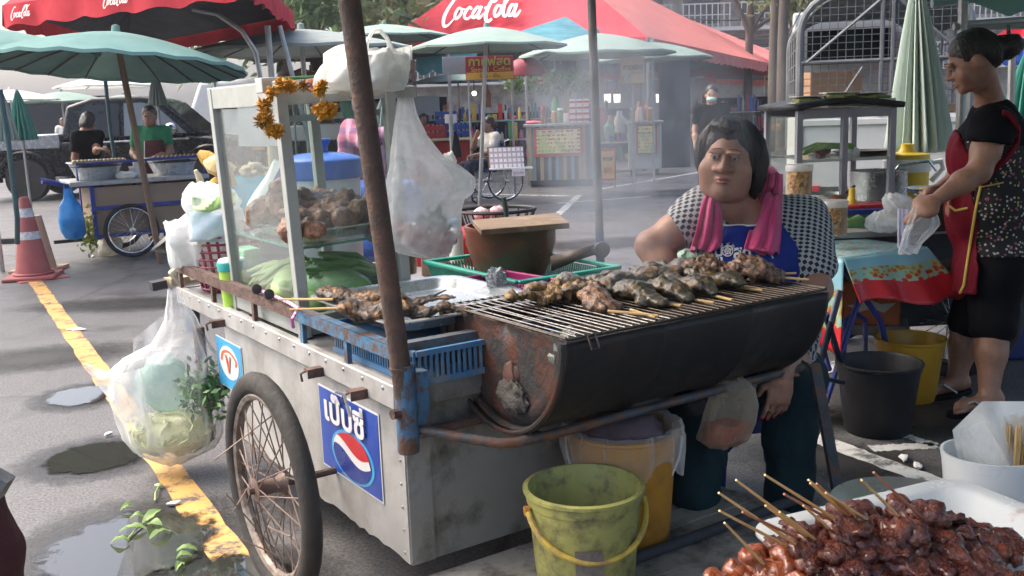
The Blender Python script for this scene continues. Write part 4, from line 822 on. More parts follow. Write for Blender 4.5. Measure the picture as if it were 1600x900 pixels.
# red bins and white table at far left
t=thing('red_bin','red bin beside the folded green umbrella at far left','bin',tuple(Zp(18,248)*[1,1,0]));g=G();g.box((0,0,.75),(.8,.5,.6));g.obj('bin_body',PR_,t,bev=.04);g=G();g.box((0,0,.22),(.7,.4,.44));g.obj('stand',PB,t)
t=thing('ticket_table','small table with a white printed cloth at the far left edge','table',tuple(Zp(20,275)*[1,1,0]));g=G();g.box((0,-.1,.8),(.9,.5,.3));g.obj('cloth',tk,t,bev=.01)
for i in range(4):g=G();g.box((-.36+.24*i,-.1,.33),(.05,.4,.66));g.obj('leg',PB if i%2 else PR_,t)
for i in range(2):g=G();g.lathe([(.001,0),(.16,0),(.18,.45),(.001,.45)],n=12);tag(g.obj('red_stool',PR_,None,tuple(Zp(10+i*18,280)*[1,1,0]+np.array([0,.3,0]))),'red plastic stool under the white printed cloth table','stool','red stools under the far left table')
# ---------------------------------------------------------------- pickup truck
def car_body(px_profile,Yc,wdt):pass
M_CAR=pm('black_car_paint',(.006,.006,.008),(.009,.009,.011),r=.25,bump=0,spec=.3);M_SILV=pm('silver_paint_and_sheen',(.36,.38,.40),(.33,.35,.37),r=.25,met=.5,bump=0,coat=.6);M_CGL=pm('car_glass',(.012,.014,.018),r=.06,bump=0,spec=.4)
tk_=thing('pickup_truck','glossy black pickup with a reflection coloured in silver along its bed parked behind the blue framed snack cart','truck',(-7.07,18.9,0),R(4))
def shell(pts,y0,y1,name,m,inset=0.0,bev=.05,parent=None,ins_top=.0):
 pts=np.array(pts);g=G();zmax=pts[:,1].max();zmin=pts[:,1].min();n=len(pts)
 k=((pts[:,1]-zmin)/(zmax-zmin+1e-9))*ins_top
 A=np.column_stack([pts[:,0],np.full(n,y0)+k,pts[:,1]]);B=np.column_stack([pts[:,0],np.full(n,y1)-k,pts[:,1]])
 g.add(np.concatenate([A,B]),[tuple(range(n)),tuple(range(2*n-1,n-1,-1))]+[(i,n+i,n+(i+1)%n,(i+1)%n)for i in range(n)])
 return g.obj(name,m,parent,bev=bev,smooth=45,seg=3)
shell([(-2.55,.42),(-2.62,.7),(-2.6,1.0),(-.9,1.05),(1.3,1.08),(2.35,.95),(2.6,.8),(2.62,.42)],-.88,.88,'body',M_CAR,parent=tk_,bev=.09)
shell([(-.98,1.04),(-.86,1.66),(-.4,1.80),(.45,1.80),(.8,1.72),(1.55,1.06)],-.86,.86,'cab',M_CAR,parent=tk_,bev=.06,ins_top=.14)
shell([(-2.6,.9),(-2.58,1.16),(-.98,1.18),(-.98,.92)],-.89,.89,'bed_side_sheen',M_SILV,parent=tk_,bev=.03)  # silver colour stands in for the reflection along the black bed side
for nm,pts in(('rear_window',[(-.62,1.1),(-.62,1.5),(-.5,1.66),(.08,1.68),(.08,1.1)]),('front_window',[(.16,1.1),(.16,1.68),(.5,1.68),(.74,1.6),(1.25,1.12)])):
 g=G();g.prism([(p[0],p[1])for p in pts],(0,-.80,0),(1,0,0),(0,.24,1),(0,-.02,.0));g.xf(np.eye(3),(0,-.335,0));g.obj(nm,M_CGL if nm[0]=='r' else pm('sheen_side_glass',(.16,.19,.21),(.10,.12,.14),s=2,r=.08,bump=0),tk_)  # lighter grey of the front window paints in its reflection
g=G();g.slab([(.9,-.7,1.68),(.9,.7,1.68),(1.5,.78,1.1),(1.5,-.78,1.1)],.03);g.obj('windscreen',M_CGL,tk_)
g=G();g.blob((1.02,-1.02,1.2),(.12,.09,.11),0,n=12);g.obj('mirror',M_CHROME,tk_);g=G();g.tube([(-.75,-.93,1.0),(1.3,-.93,1.02)],.018,6);g.obj('chrome_trim',M_SILV,tk_)
g=G();g.box((-.25,-.92,.92),(.2,.03,.04));g.obj('door_handle',M_CHROME,tk_,bev=.01);g=G();g.box((.72,-.92,.92),(.2,.03,.04));g.obj('door_handle',M_CHROME,tk_,bev=.01)
for sx in(-1.62,1.62):
 for sy in(-.82,.82):
  g=G();g.lathe([(.001,-.11),(.24,-.11),(.36,-.1),(.385,-.06),(.385,.06),(.36,.1),(.001,.1)],n=28,rot=(R(90),0,0));wo=g.xf(np.eye(3),(sx,sy,.385)).obj('wheel',M_TYRE,tk_);g=G();g.lathe([(.001,-.125),(.1,-.125),(.23,-.118),(.23,-.1)],n=20,rot=(R(-90 if sy>0 else 90),0,0));g.xf(np.eye(3),(sx,sy,.385)).obj('rim',M_CHROME,wo)
 g=G();an=np.linspace(-.1,pi+.1,18);g.tube([(sx+.46*cos(a),-.90,.40+.46*sin(a))for a in an],.05,7,sq=1);g.obj('wheel_arch',M_CAR,tk_)
g=G();g.box((-2.6,0,.5),(.16,1.7,.2));g.obj('bumper',M_CAR,tk_,bev=.05);g=G();g.box((-2.62,-.78,.95),(.06,.14,.26));g.obj('tail_light',PR_,tk_,bev=.02)
g=G();g.box((2.5,-.84,.82),(.22,.1,.12));g.obj('indicator',flat('orange_lens',(.7,.25,.03),r=.15),tk_,bev=.02)
# white truck cab behind
wt_=thing('white_truck','white truck with slatted cargo frame parked behind the pickup roof','truck',(-5.7,26,0),R(3))
shell([(-2.2,.5),(-2.2,1.5),(-1.9,2.25),(.2,2.3),(.2,.5)],-.95,.95,'cab',PW,parent=wt_,bev=.1,ins_top=.1);shell([(.25,.7),(.25,1.1),(3.4,1.1),(3.4,.7)],-1,1,'bed',PW,parent=wt_)
g=G();g.prism([(-1.35,1.55),(-1.2,2.05),(-.1,2.08),(-.1,1.55)],(0,-.97,0),(1,0,0),(0,0,1),(0,.05,0));g.obj('side_window',M_CGL,wt_)
for k in range(5):
 g=G();g.box((1.8,-.97,1.3+k*.26),(3.1,.04,.09));g.obj('slat',M_WOODP,wt_)
for k in range(7):g=G();g.box((.4+k*.47,-.94,1.8),(.06,.05,1.5));g.obj('stake',M_WOODP,wt_)
for sx in(-1.2,2.3):g=G();g.lathe([(.001,-.12),(.4,-.12),(.45,-.05),(.45,.05),(.4,.12),(.001,.12)],n=24,rot=(R(90),0,0));g.xf(np.eye(3),(sx,-.85,.45)).obj('wheel',M_TYRE,wt_)
# far parked cars at centre right
for i,(px,Y,m,lab)in enumerate([(1118,44,PW,'white car far behind the masked woman'),(1150,43,PR_,'red car far behind beside the fork trunked tree'),(1205,38,M_SILV,'silver car far behind the thin tree trunks')]):
 p_=Yp(px,190,Y);t=thing('parked_car',lab,'car',(p_[0],Y,0),R(80));shell([(-2,.3),(-2.05,.8),(-1.2,.92),(1,.95),(2,.8),(2.05,.3)],-.8,.8,'body',m,parent=t);shell([(-1.5,.9),(-1.1,1.4),(.5,1.42),(1.2,.92)],-.75,.75,'cabin',M_CGL,parent=t,ins_top=.15)
 for sx in(-1.2,1.25):
  for sy in(-.7,.7):g=G();g.lathe([(.001,-.09),(.3,-.09),(.3,.09),(.001,.09)],n=18,rot=(R(90),0,0));g.xf(np.eye(3),(sx,sy,.3)).obj('wheel',M_TYRE,t)
  # ================================================================ SNACK CART WITH BLUE FRAME (left, mid distance)
a_,b_=Zp(112,288,.78),Yp(322,268,10.6);ang=math.atan2(b_[1]-a_[1],b_[0]-a_[0]);LEN=np.linalg.norm((b_-a_)[:2])
M_BLUEF=pm('blue_frame_paint',(.03,.06,.34),(.02,.04,.22),r=.5,bump=.05,dirt=(.1,.06,.04),ds=14,d0=.6,d1=.7)
M_PLY=pm('brown_plywood',(.32,.23,.165),(.26,.185,.13),s=3,r=.75,bump=.06,scl=(.3,1,2));M_ALU=pm('dull_aluminium',(.46,.47,.47),(.36,.37,.37),s=5,r=.45,met=.35,bump=.05,dirt=(.2,.18,.15),ds=6,d0=.56,d1=.75)
BC=thing('snack_cart','blue framed snack cart with brown plywood panels and spoked wheels, left of the yellow line','cart',(a_[0],a_[1],0),ang);D_=.72
def bc(x,y,z):return tuple(MT[BC.name] @ Vector((x,y,z)))
g=G();g.box((LEN/2,D_/2,.775),(LEN+.04,D_+.06,.045));g.obj('table_top',M_ALU,BC,bev=.006)
zs=(.235,.52,.745);xs_=(.18,LEN*.54,LEN-.06)
for i in range(2):
 for k in range(2):
  g=G();g.box(((xs_[i]+xs_[i+1])/2,.03,(zs[k]+zs[k+1])/2),(xs_[i+1]-xs_[i]-.03,.012,zs[k+1]-zs[k]-.03));g.obj('panel',M_PLY,BC)
g=G();g.box((.18,D_/2,.49),(.012,D_-.06,.5));g.obj('panel',M_PLY,BC);g=G();g.box((LEN-.06,D_/2,.49),(.012,D_-.06,.5));g.obj('panel',M_PLY,BC);g=G();g.box((LEN/2+.06,D_-.03,.49),(LEN-.26,.012,.5));g.obj('panel',M_PLY,BC)
for x in xs_:
 for y in(.02,D_-.02):g=G();g.box((x,y,.49),(.04,.04,.54));g.obj('upright',M_BLUEF,BC)
for z in zs[:2]:
 for y in(.016,D_-.016):g=G();g.box(((xs_[0]+xs_[2])/2,y,z),(xs_[2]-xs_[0]+.036,.036,.036));g.obj('rail',M_BLUEF,BC)
g=G();g.tube([(.06,.0,.81),(.06,.0,.97),(LEN*.5,-.01,.98),(LEN-.02,.0,.99),(LEN-.02,.0,.8)],.013,7);g.obj('guard_rail',M_BLUEF,BC)
g=G();g.tube([(.3,.06,.74),(-.02,.05,.76),(-.2,.0,.81),(-.27,-.02,.82)],.02,8);g.obj('push_handle',M_BLUEF,BC);g=G();g.tube([(.3,D_-.06,.74),(-.02,D_-.05,.76),(-.2,D_,.81)],.02,8);g.obj('push_handle',M_BLUEF,BC)
wp=Zp(213,403);wq=np.array(MT[BC.name].inverted() @ Vector(wp))
wheel(BC,(wq[0],-.06,.275),.275,.03,(0,1,0),M_TYRE,M_CHROME,28,.0022,.03,rimw=.022);wheel(BC,(wq[0]+.02,D_+.06,.275),.275,.03,(0,1,0),M_TYRE,M_CHROME,16,.0022,.03,rimw=.022)
g=G();g.tube([(wq[0],-.1,.275),(wq[0],D_+.1,.275)],.014,7);g.obj('axle',M_DARK,BC);g=G();g.box((-.02,.2,.2),(.36,.05,.035));g.obj('foot_bracket',M_BLK,BC)
M_ENAM=pm('enamel_metal',(.52,.55,.58),(.42,.45,.48),r=.3,met=.35,bump=.02)
for i,(x0,x1,lab)in enumerate([(.03,.56,'wide enamel basin of meatballs on the left half of the blue framed cart'),(LEN*.62,LEN-.02,'wide enamel basin of grilled skewers on the right half of the blue framed cart')]):
 c_=bc((x0+x1)/2,.33,.80);t=thing('basin',lab,'basin',c_,ang,'enamel basins on the blue framed cart');g=G();g.lathe([(.001,0),(.19,.0),(.265,.17),(.285,.175),(.28,.185),(.25,.165),(.18,.03),(.001,.03)],n=30,sy=.95);g.obj('bowl',M_ENAM,t)
 g=G();g.lathe([(.001,.13),(.25,.13),(.25,.16),(.001,.165)],n=24);g.obj('grill_plate',M_DARK,t)
M_BALL=pm('pale_meatball',(.52,.42,.28),(.36,.24,.13),s=14,r=.4);M_BRN=pm('grilled_brown',(.16,.08,.04),(.06,.03,.02),s=14,r=.4)
for i in range(14):
 for j in range(2):
  g=G();g.blob((0,0,0),.026,.06,n=7,seed=i);tag(g.obj('meatball',M_BALL,None,bc(.07+i*.036,.12+.07*j+random.uniform(-.01,.01),.985)),'pale browned meatball in the front rows on the left enamel basin','meatball','meatballs on the left enamel basin')
for i in range(11):
 t=thing('meat_skewer','dark grilled skewer lying on the right enamel basin','skewer',bc(LEN*.64+.045*i,.14,.985),ang+R(80),'skewers on the right enamel basin');g=G();g.tube([(0,0,0),(.1,0,.01),(.2,0,.0)],[.015,.02,.012],7);g.obj('meat',M_BRN,t);g=G();g.tube([(-.08,0,.0),(.24,0,.004)],.003,5);g.obj('stick',M_BALL,t)
t=thing('sauce_cup','white sauce cup with yellow straw between the two enamel basins','cup',bc(LEN*.5,.1,.8));g=G();g.lathe([(.001,0),(.04,0),(.05,.17),(.045,.17),(.036,.02)],n=16);g.obj('cup',PW,t);g=G();g.tube([(.01,0,.05),(.02,0,.27)],.006,6);g.obj('straw',PY,t)
t=thing('clear_cup','small clear jar standing beside the white sauce cup on the blue cart','jar',bc(LEN*.455,.1,.8));g=G();g.lathe([(.001,0),(.03,0),(.032,.1),(.001,.1)],n=14);g.obj('jar_body',M_LGREY,t);g=G();g.lathe([(.033,.1),(.033,.12),(.001,.12)],n=14);g.obj('lid',M_WHT,t)
g=G();g.blob((0,0,.03),(.1,.06,.04),.3,2.5,3);tag(g.obj('crumpled_paper',M_WHT,None,bc(LEN*.4,.06,.8)),'crumpled white paper beside the clear jar on the blue cart','paper')
# thin plastic bags from outline rows: (z, centre x, centre y, half width, half depth)
def bag(g,rows,n=40,folds=.06,seed=1,k=7,M=None):
 rows=np.array(rows,float);m=len(rows);T=np.linspace(0,m-1,(m-1)*7+1);V=[];an=np.linspace(0,2*pi,n,endpoint=False)
 for t in T:
  i=min(int(t),m-2);f=t-i;f=f*f*(3-2*f)if False else f;q=rows[i]*(1-f)+rows[i+1]*f
  fo=1+folds*np.sin(an*k+seed+.7*np.sin(t*1.3))+folds*.55*fbm(np.column_stack([np.cos(an)*7,np.sin(an)*7,np.full(n,t*1.1+seed)]),seed+3,2)+folds*.9*fbm(np.column_stack([np.cos(an)*2.4,np.sin(an)*2.4,np.full(n,t*.42+seed*5)]),seed,3)
  V.append(np.column_stack([q[1]+q[3]*np.cos(an)*fo,q[2]+q[4]*np.sin(an)*fo,np.full(n,q[0])+.004*np.sin(an*5)]))
 L=len(T);V=np.concatenate(V);F=[(i*n+j,i*n+(j+1)%n,(i+1)*n+(j+1)%n,(i+1)*n+j)for i in range(L-1)for j in range(n)]
 F.append(tuple((L-1)*n+j for j in range(n)));return g.add(V,F)
def rows_px(px,Y,dr=.5,dmin=.0,dmax=.14):
 out=[]
 for y,xl,xr in px:
  a,b=Yp(xl,y,Y),Yp(xr,y,Y);h=(b[0]-a[0])/2;out.append([(a[2]+b[2])/2,(a[0]+b[0])/2,Y,h,min(dmax,max(dmin,h*dr))])
 return out
M_BBAG=film('blue_bag_film',(.03,.33,.75),.95,.3,26,.4)
hb=np.array(bc(-.04,.0,.74));t=thing('shopping_bag','bright blue plastic bag hanging from the handle of the blue framed cart','bag',tuple(hb));rw=[[-.0,.0,0,.03,.02],[-.1,.0,0,.06,.03],[-.17,0,0,.11,.06],[-.3,.0,0,.13,.09],[-.42,.01,0,.125,.09],[-.49,.015,0,.09,.07],[-.51,.02,0,.02,.02]]
g=G();bag(g,rw,30,.05,3,6);g.obj('bag_body',M_BBAG,t);g=G();g.blob((.01,0,-.37),(.1,.07,.11),.15,n=12);g.obj('bag_contents',pm('blue_wrapped_goods',(.02,.16,.42),(.03,.25,.55),s=9),t)
for sx in(-1,1):g=G();g.tube([(sx*.035,0,.04),(sx*.045,0,-.08),(sx*.06,0,-.18)],[.012,.016,.03],7,sq=.5);g.obj('handle',M_BBAG,t)
pl=np.array(bc(.12,.06,.3));t=thing('potted_plant','little plant with yellow green leaves at the left end under the blue cart','plant',tuple(pl));g=G();g.add(*leafcloud(rng.normal(size=(160,3))*[.05,.05,.1],.035));tag(g.obj('foliage',leafmat('yellow_green_leaves',(.3,.32,.05),(.2,.28,.05)),t,smooth=0),kind='stuff');g=G();g.tube([(0,0,-.12),(0,0,.1)],.006,5);g.obj('stem',M_BARK,t)
g=G();g.blob((0,0,.1),(.13,.1,.12),.3,2,4);tag(g.obj('rubbish_sack',film('cloudy_film',(.7,.68,.6),.8),None,bc(.33,.25,0)),'pale rubbish sack on the ground under the blue framed cart','sack')
# vendor in green and customer in black
gp=Yp(234,183,11.5);J=stand(gp[0],11.5,1.5,(.1,-1),'work',turn=np.array((.15,-1,-.05)));dz=gp[2]-J['head'][2];J=stand(gp[0],11.5,1.5*(gp[2]/J['head'][2]),(.1,-1),'work',turn=np.array((.15,-1,-.05)))
t,_=person('vendor in a green T-shirt standing behind the blue framed snack cart',(gp[0],11.5,0),J,SK_B,C_GREEN,C_NAVY,.015,.95,hair='bun',hs=.98)
S_=SDF()
t2=thing('apron','maroon apron with a white edge worn by the vendor in green','apron',(gp[0],11.2,0));g=G();c_=J['chest']+np.array([.08,-.16,-.2]);g.grid(lambda u,v:c_+np.array([(u-.5)*.3*(1-.3*v),-.03*sin(pi*u),(v-.5)*.45]),8,8);g.obj('apron_cloth',C_MAROON,t2,world=True,solid=.008)
g=G();g.tube([c_+np.array([-.15,-.01,-.22]),c_+np.array([-.105,-.01,.22])],.006,5);g.obj('white_edging',M_WHT,t2,world=True)
bp=Yp(136,205,11.3);J=stand(bp[0],11.3,1.5,(.9,-.4),turn=np.array((.5,.8,-.5)));J['head']=J['head']+np.array([0,.05,0]);wr=Yp(152,232,10.75);J['wrR']=wr;J['elR']=(J['shR']+wr)/2+np.array([-.05,.05,-.1]);J['hdR']=(1,-.1,-.1)
J={k:(v+np.array([0,0,0])if isinstance(v,np.ndarray)else v)for k,v in J.items()}
t,_=person('person in black reaching over the left end of the blue framed cart',(bp[0],11.3,0),J,SK_B,C_BLACK,C_BLACK,.018,.95,hair='bob',hs=.8)
g=G();g.tube([Yp(0,140,8.4),Yp(14,230,8.45),Yp(27,340,8.5),Yp(27,380,8.6)],.022,8);tag(g.obj('slanting_pole',pm('green_pole_paint',(.05,.12,.13),(.03,.07,.08),r=.5)),'dark slanting pole at the far left above the traffic cone','pole')
g=G();g.tube([Yp(163,110,12),Yp(172,200,12.2),Yp(178,240,12.3),Yp(178,300,12.3)],.022,8);tag(g.obj('green_pole',_M['green_pole_paint']),'thin dark green pole just left of the brown umbrella pole, before the pickup','pole')
g=G();bp_=Zp(20,380);g.box((bp_[0],bp_[1],.03),(.3,.12,.06));tag(g.obj('black_block',M_BLK),'small black block lying on the asphalt behind the traffic cone','block')
# ---------------------------------------------------------------- traffic cones
M_CONE=pm('faded_orange_plastic',(.42,.11,.10),(.34,.085,.08),s=5,r=.65,dirt=(.25,.12,.1),ds=9,d0=.58,d1=.72);M_CONEW=pm('reflective_white_band',(.66,.66,.66),(.54,.55,.56),r=.5,dirt=(.35,.33,.32),ds=20)
cp=Zp(53,434);H_=.74
t=thing('traffic_cone','faded orange traffic cone with two white bands on the yellow line','cone',(cp[0],cp[1],0),R(12));rr=lambda z:.155-(.155-.032)*(z/H_)
g=G();g.lathe([(rr(z)+(.0),z+.03)for z in np.linspace(0,H_-.03,14)]+[(.026,H_),(.001,H_)],n=30);g.lathe([(.17,.03),(.175,.05),(.155,.06)],n=30);g.obj('cone_body',M_CONE,t)
g=G();g.box((0,0,.018),(.44,.44,.034));g.obj('base',M_CONE,t,bev=.012)
for z0,z1 in((.36,.43),(.56,.64)):g=G();g.lathe([(rr(z0-.03)+.003,z0),(rr(z1-.03)+.003,z1)],n=30);g.obj('white_band',M_CONEW,t)
t=thing('cone_base','flattened older cone base slipped under the traffic cone','cone base',(cp[0]+.06,cp[1]-.03,0),R(40));g=G();g.box((0,0,-.006),(.42,.4,.012));g.obj('base_plate',M_CONE,t,loc=(0,0,.008))
t=thing('traffic_cone','second cone standing hidden behind the faded orange cone, paler rim showing','cone',(cp[0]-.14,cp[1]+.42,0),0);g=G();g.lathe([(rr(z),z+.03)for z in np.linspace(0,.5,8)]+[(.001,.53)],n=24);g.box((0,0,.018),(.4,.4,.03));g.obj('cone_body',pm('peach_plastic',(.62,.36,.24),r=.6),t)
# ================================================================ MAIN FOOD CART
def KX(px,py,x):
 d=ray(px,py);q=CC[:2]-KO;t=(x-q @ KB)/(d[:2] @ KB);return ik(CC+d*t)
def KY(px,py,y):
 d=ray(px,py);q=CC[:2]-KO;t=(y-q @ KA)/(d[:2] @ KA);return ik(CC+d*t)
def KZ(px,py,z):return ik(Zp(px,py,z))
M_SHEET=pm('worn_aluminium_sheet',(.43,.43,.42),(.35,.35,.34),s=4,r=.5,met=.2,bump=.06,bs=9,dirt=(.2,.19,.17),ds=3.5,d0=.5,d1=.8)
M_SHEETD=pm('shaded_stained_sheet',(.27,.27,.255),(.2,.2,.19),s=3,r=.6,met=.15,bump=.1,bs=14,dirt=(.06,.055,.045),ds=2.6,d0=.53,d1=.68)  # darker sheet puts shade on the near cart end into colour; stains are real
M_BLUST=pm('chipped_blue_paint',(.06,.19,.33),(.035,.11,.2),s=9,r=.6,bump=.25,bs=60,dirt=(.10,.05,.03),ds=16,d0=.5,d1=.62);M_RUST=pm('rusty_brown_steel',(.17,.105,.085),(.10,.06,.05),s=10,r=.75,met=.1,bump=.35,bs=70,dirt=(.06,.035,.03),ds=12,d0=.5,d1=.65)
M_RUSTP=pm('rusted_pole',(.095,.055,.045),(.065,.055,.04),s=6,r=.62,met=.2,bump=.3,bs=60,dirt=(.16,.085,.06),ds=9,d0=.54,d1=.7,scl=(1,1,.3))
CART=thing('food_cart','big aluminium sided food cart with blue sticker, spoked wheel and rusty fittings','cart',kl(0,0,0),PH);CW,CL=1.16,1.97
g=G();n=46;V=[]
for i in range(n+1):
 y=.01+1.43*i/n;V+=[(.026,y,.66),(.026,y,.2+random.uniform(0,.012)+.004*i/n)]
g.add(V,[(2*i,2*i+1,2*i+3,2*i+2)for i in range(n)]);g.obj('side_panel',M_SHEET,CART,smooth=0,solid=.006)
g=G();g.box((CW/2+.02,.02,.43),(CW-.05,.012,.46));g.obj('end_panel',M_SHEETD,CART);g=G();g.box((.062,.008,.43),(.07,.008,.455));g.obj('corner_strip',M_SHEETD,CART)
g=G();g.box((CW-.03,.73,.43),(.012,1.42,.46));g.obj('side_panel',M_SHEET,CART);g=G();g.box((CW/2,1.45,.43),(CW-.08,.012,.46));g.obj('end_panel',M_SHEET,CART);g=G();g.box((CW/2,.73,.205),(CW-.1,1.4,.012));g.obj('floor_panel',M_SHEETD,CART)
g=G();g.box((CW/2,CL/2,.685),(CW-.04,CL-.04,.02));g.obj('table_top',M_SHEET,CART)
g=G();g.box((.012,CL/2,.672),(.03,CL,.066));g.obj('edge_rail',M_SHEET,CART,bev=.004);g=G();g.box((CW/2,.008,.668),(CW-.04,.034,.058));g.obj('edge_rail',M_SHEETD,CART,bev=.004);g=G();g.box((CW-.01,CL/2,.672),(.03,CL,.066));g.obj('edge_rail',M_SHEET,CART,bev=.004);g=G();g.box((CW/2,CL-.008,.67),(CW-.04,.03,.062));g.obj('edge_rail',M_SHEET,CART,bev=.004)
for(y0,y1,m)in((.0,.66,M_BLUST),(.665,1.97,M_RUST)):
 g=G();g.box((.005,(y0+y1)/2,.788),(.006,y1-y0,.036));g.box((.022,(y0+y1)/2,.803),(.034,y1-y0,.006));g.obj('upper_rail',m,CART)
for y in(.30,.62,1.05,1.5,1.93):g=G();g.box((.012,y,.737),(.014,.022,.066));g.obj('rail_post',M_RUST if y>.7 else M_BLUST,CART)
g=G();g.box((.30,.012,.79),(.56,.008,.036));g.box((.30,.03,.804),(.56,.03,.006));g.obj('upper_rail',pm('dark_blue_grey_rail',(.12,.15,.18),(.08,.09,.1),r=.6,dirt=(.1,.06,.04),ds=12),CART)
g=G();g.tube([(0,-.062,.545),(0,-.062,.775)],.028,16);g.obj('post_socket',M_BLUST,CART,bev=.003);g=G();g.box((.045,-.045,.665),(.04,.05,.17));g.obj('socket_bracket',M_BLUST,CART,bev=.003);g=G();g.tube([(-.045,-.07,.655),(-.01,-.066,.655)],.013,8);g.obj('bolt',M_RUST,CART)
def hook(y,ln,lab=None):
 g=G();g.box((-.025,y,.662),(.055,.03,.005));g.box((-.025,y-.014,.65),(.055,.004,.024));g.tube([(-.05,y,.66),(-.066,y+.006,.652),(-.062,y+.008,.628)],.004,6);g.obj('bracket',M_RUST,CART)
hook(KX(475,598,-.06)[1],1);hook(KX(540,612,-.06)[1],1);hook(KX(325,500,-.06)[1],1);
g=G();g.tube([(-.09,KX(540,612,-.06)[1],.672),(-.07,KX(540,612,-.06)[1]-.01,.66),(-.06,KX(540,612,-.06)[1]-.02,.60)],.005,6);g.obj('string_knot',M_CONEW,CART)
q=KX(328,700,-.02);g=G();g.box((q[0],q[1],.36),(.035,.035,.46));g.obj('prop_leg',M_RUST,CART);g=G();g.bar((q[0],q[1],.33),(q[0]+.2,q[1]-.1,.36),.03,.02);g.obj('bracket',M_DARK,CART)
M_RIMR=pm('weathered_rim',(.30,.28,.25),(.2,.17,.14),s=10,r=.55,met=.4,dirt=(.12,.07,.045),ds=12);M_SPK=pm('rusty_spoke',(.24,.18,.145),(.15,.10,.08),s=12,r=.6,met=.3)
WC=(-.185,.465,.337);wm=wheel(CART,WC,.337,.045,(1,0,0),M_TYRE,M_RIMR,36,.0022,.032,rimw=.03,rust=M_SPK);wheel(CART,(CW+.14,.465,.337),.337,.045,(1,0,0),M_TYRE,M_RIMR,18,.0022,.032,rimw=.03,rust=M_SPK)
g=G();g.tube([(-.25,.465,.337),(CW+.2,.465,.337)],.012,8);g.obj('axle',M_RUST,CART)
for i in range(7):
 a=random.uniform(0,6.28);r_=random.uniform(.1,.2);g=G();p_=np.array([WC[0]-.03+random.uniform(-.02,.02),WC[1]+r_*cos(a),WC[2]+r_*sin(a)]);dd=nv((random.uniform(-.5,.1),random.uniform(-1,1),random.uniform(-1,1)))*random.uniform(.06,.12);g.tube([p_-dd,p_+dd],.0022,5);g.obj('spoke',M_SPK,wm)
 # handle end at far left
g=G();g.tube([kl(.06,CL+.0,.69),kl(.06,CL+.02,.5)],.03,10);o=g.obj('corner_post',M_BLUST,CART,world=True);g=G();g.bar((-.02,CL+.05,.72),(.5,CL+.14,.72),.07,.03);g.obj('wood_handle',PLK[1],CART);g=G();g.bar((-.03,CL+.05,.715),(-.09,CL+.05,.71),.06,.035);g.obj('handle_grip',M_BLK,CART)
g=G();g.tube([(.03,CL-.02,.8),(.0,CL+.03,.76),(.03,CL+.03,.7),(.05,CL,.63)],[.012,.02,.022,.01],8);tag(g.obj('knotted_rag',pm('dirty_rag',(.55,.52,.4),(.4,.38,.3),r=.9,bump=.4)),None);o=bpy.data.objects['knotted_rag'];place(o,kl(0,0,0),PH);tag(o,'dirty cream rag knotted on the far left corner of the food cart','rag')
for k in range(16):g=G();g.lathe([(.006,0),(.0045,.003),(.001,.004)],n=8,rot=(0,R(-90),0));g.xf(np.eye(3),(-.003,.06+k*.122,.688));g.obj('rivet',M_STEEL,CART)
for k in range(7):g=G();g.lathe([(.005,0),(.004,.003),(.001,.004)],n=8,rot=(0,R(-90),0));g.xf(np.eye(3),(.0228,.035,.23+k*.065));g.obj('rivet',M_STEEL,CART)
# stickers
M_STB=pm('sticker_blue',(.014,.05,.30),(.02,.075,.40),s=4,r=.35,bump=.02,dirt=(.05,.12,.4),ds=30,d0=.66,d1=.75);M_STR=flat('sticker_red',(.55,.02,.03),r=.35);M_STW=flat('sticker_white',(.74,.74,.74),r=.4);M_STC=flat('sticker_cyan',(.06,.36,.66),r=.35);M_STD=flat('sticker_dark_blue',(.012,.035,.24),r=.35)
sx0,sy0=KX(497,600,.02),KX(600,787,.02);y0,y1=sx0[1],sy0[1];zt=KX(497,598,.02)[2];zb=KX(500,720,.02)[2];wS=y0-y1;hS=zt-zb
st_o=np.array([.0215,(y0+y1)/2,(zt+zb)/2]);UX,UZ=np.array([0,-1.0,0]),np.array([0,0,1.0])
def decal(pts,m,t,name):g=G();g.prism(pts,st_o+np.array([-t,0,0]),UX,UZ,(.0012,0,0));return g.obj(name,m,CART,smooth=0)
rect=lambda w_,h_:[(-w_/2,-h_/2),(w_/2,-h_/2),(w_/2,h_/2),(-w_/2,h_/2)]
decal(rect(wS,hS),M_STW,.002,'sticker_border');decal(rect(wS-.012,hS-.012),M_STB,.0035,'sticker')
gc=np.array([.02,-hS*.18]);er,ez=wS*.31,hS*.27;an=np.linspace(0,2*pi,48,endpoint=False)
decal([(gc[0]+1.13*er*cos(a),gc[1]+1.1*ez*sin(a))for a in an],M_STC,.005,'globe_glow');decal([(gc[0]+er*cos(a),gc[1]+ez*sin(a))for a in an],M_STD,.0065,'globe')
wv=lambda x,o:.28*sin(x*2.6+.4)*-1+o
def band(lo,hi,m,t,nm):
 xs=np.linspace(-1,1,24);up_=[];dn_=[]
 for x in xs:
  l=math.sqrt(max(0,1-x*x));up_.append((gc[0]+er*x,gc[1]+ez*max(-l,min(l,hi(x)))));dn_.append((gc[0]+er*x,gc[1]+ez*max(-l,min(l,lo(x)))))
 decal(dn_+up_[::-1],m,t,nm)
band(lambda x:wv(x,.02),lambda x:wv(x,.42),M_STW,.008,'globe_white_wave');band(lambda x:wv(x,.40),lambda x:1.2,M_STR,.008,'globe_red')
text('เป๊ปซี่',hS*.40,M_STW,CART,st_o+np.array([-.0095,.012,hS*.255]),UX,UZ,bold=.03,wid=wS*.66)
q0,q1=KX(337,522,.02),KX(376,540,.02);q2=KX(348,600,.02);st_o=np.array([.0215,(q0[1]+q1[1])/2,(q0[2]+q2[2])/2]);w2=q0[1]-q1[1];h2=q0[2]-q2[2]
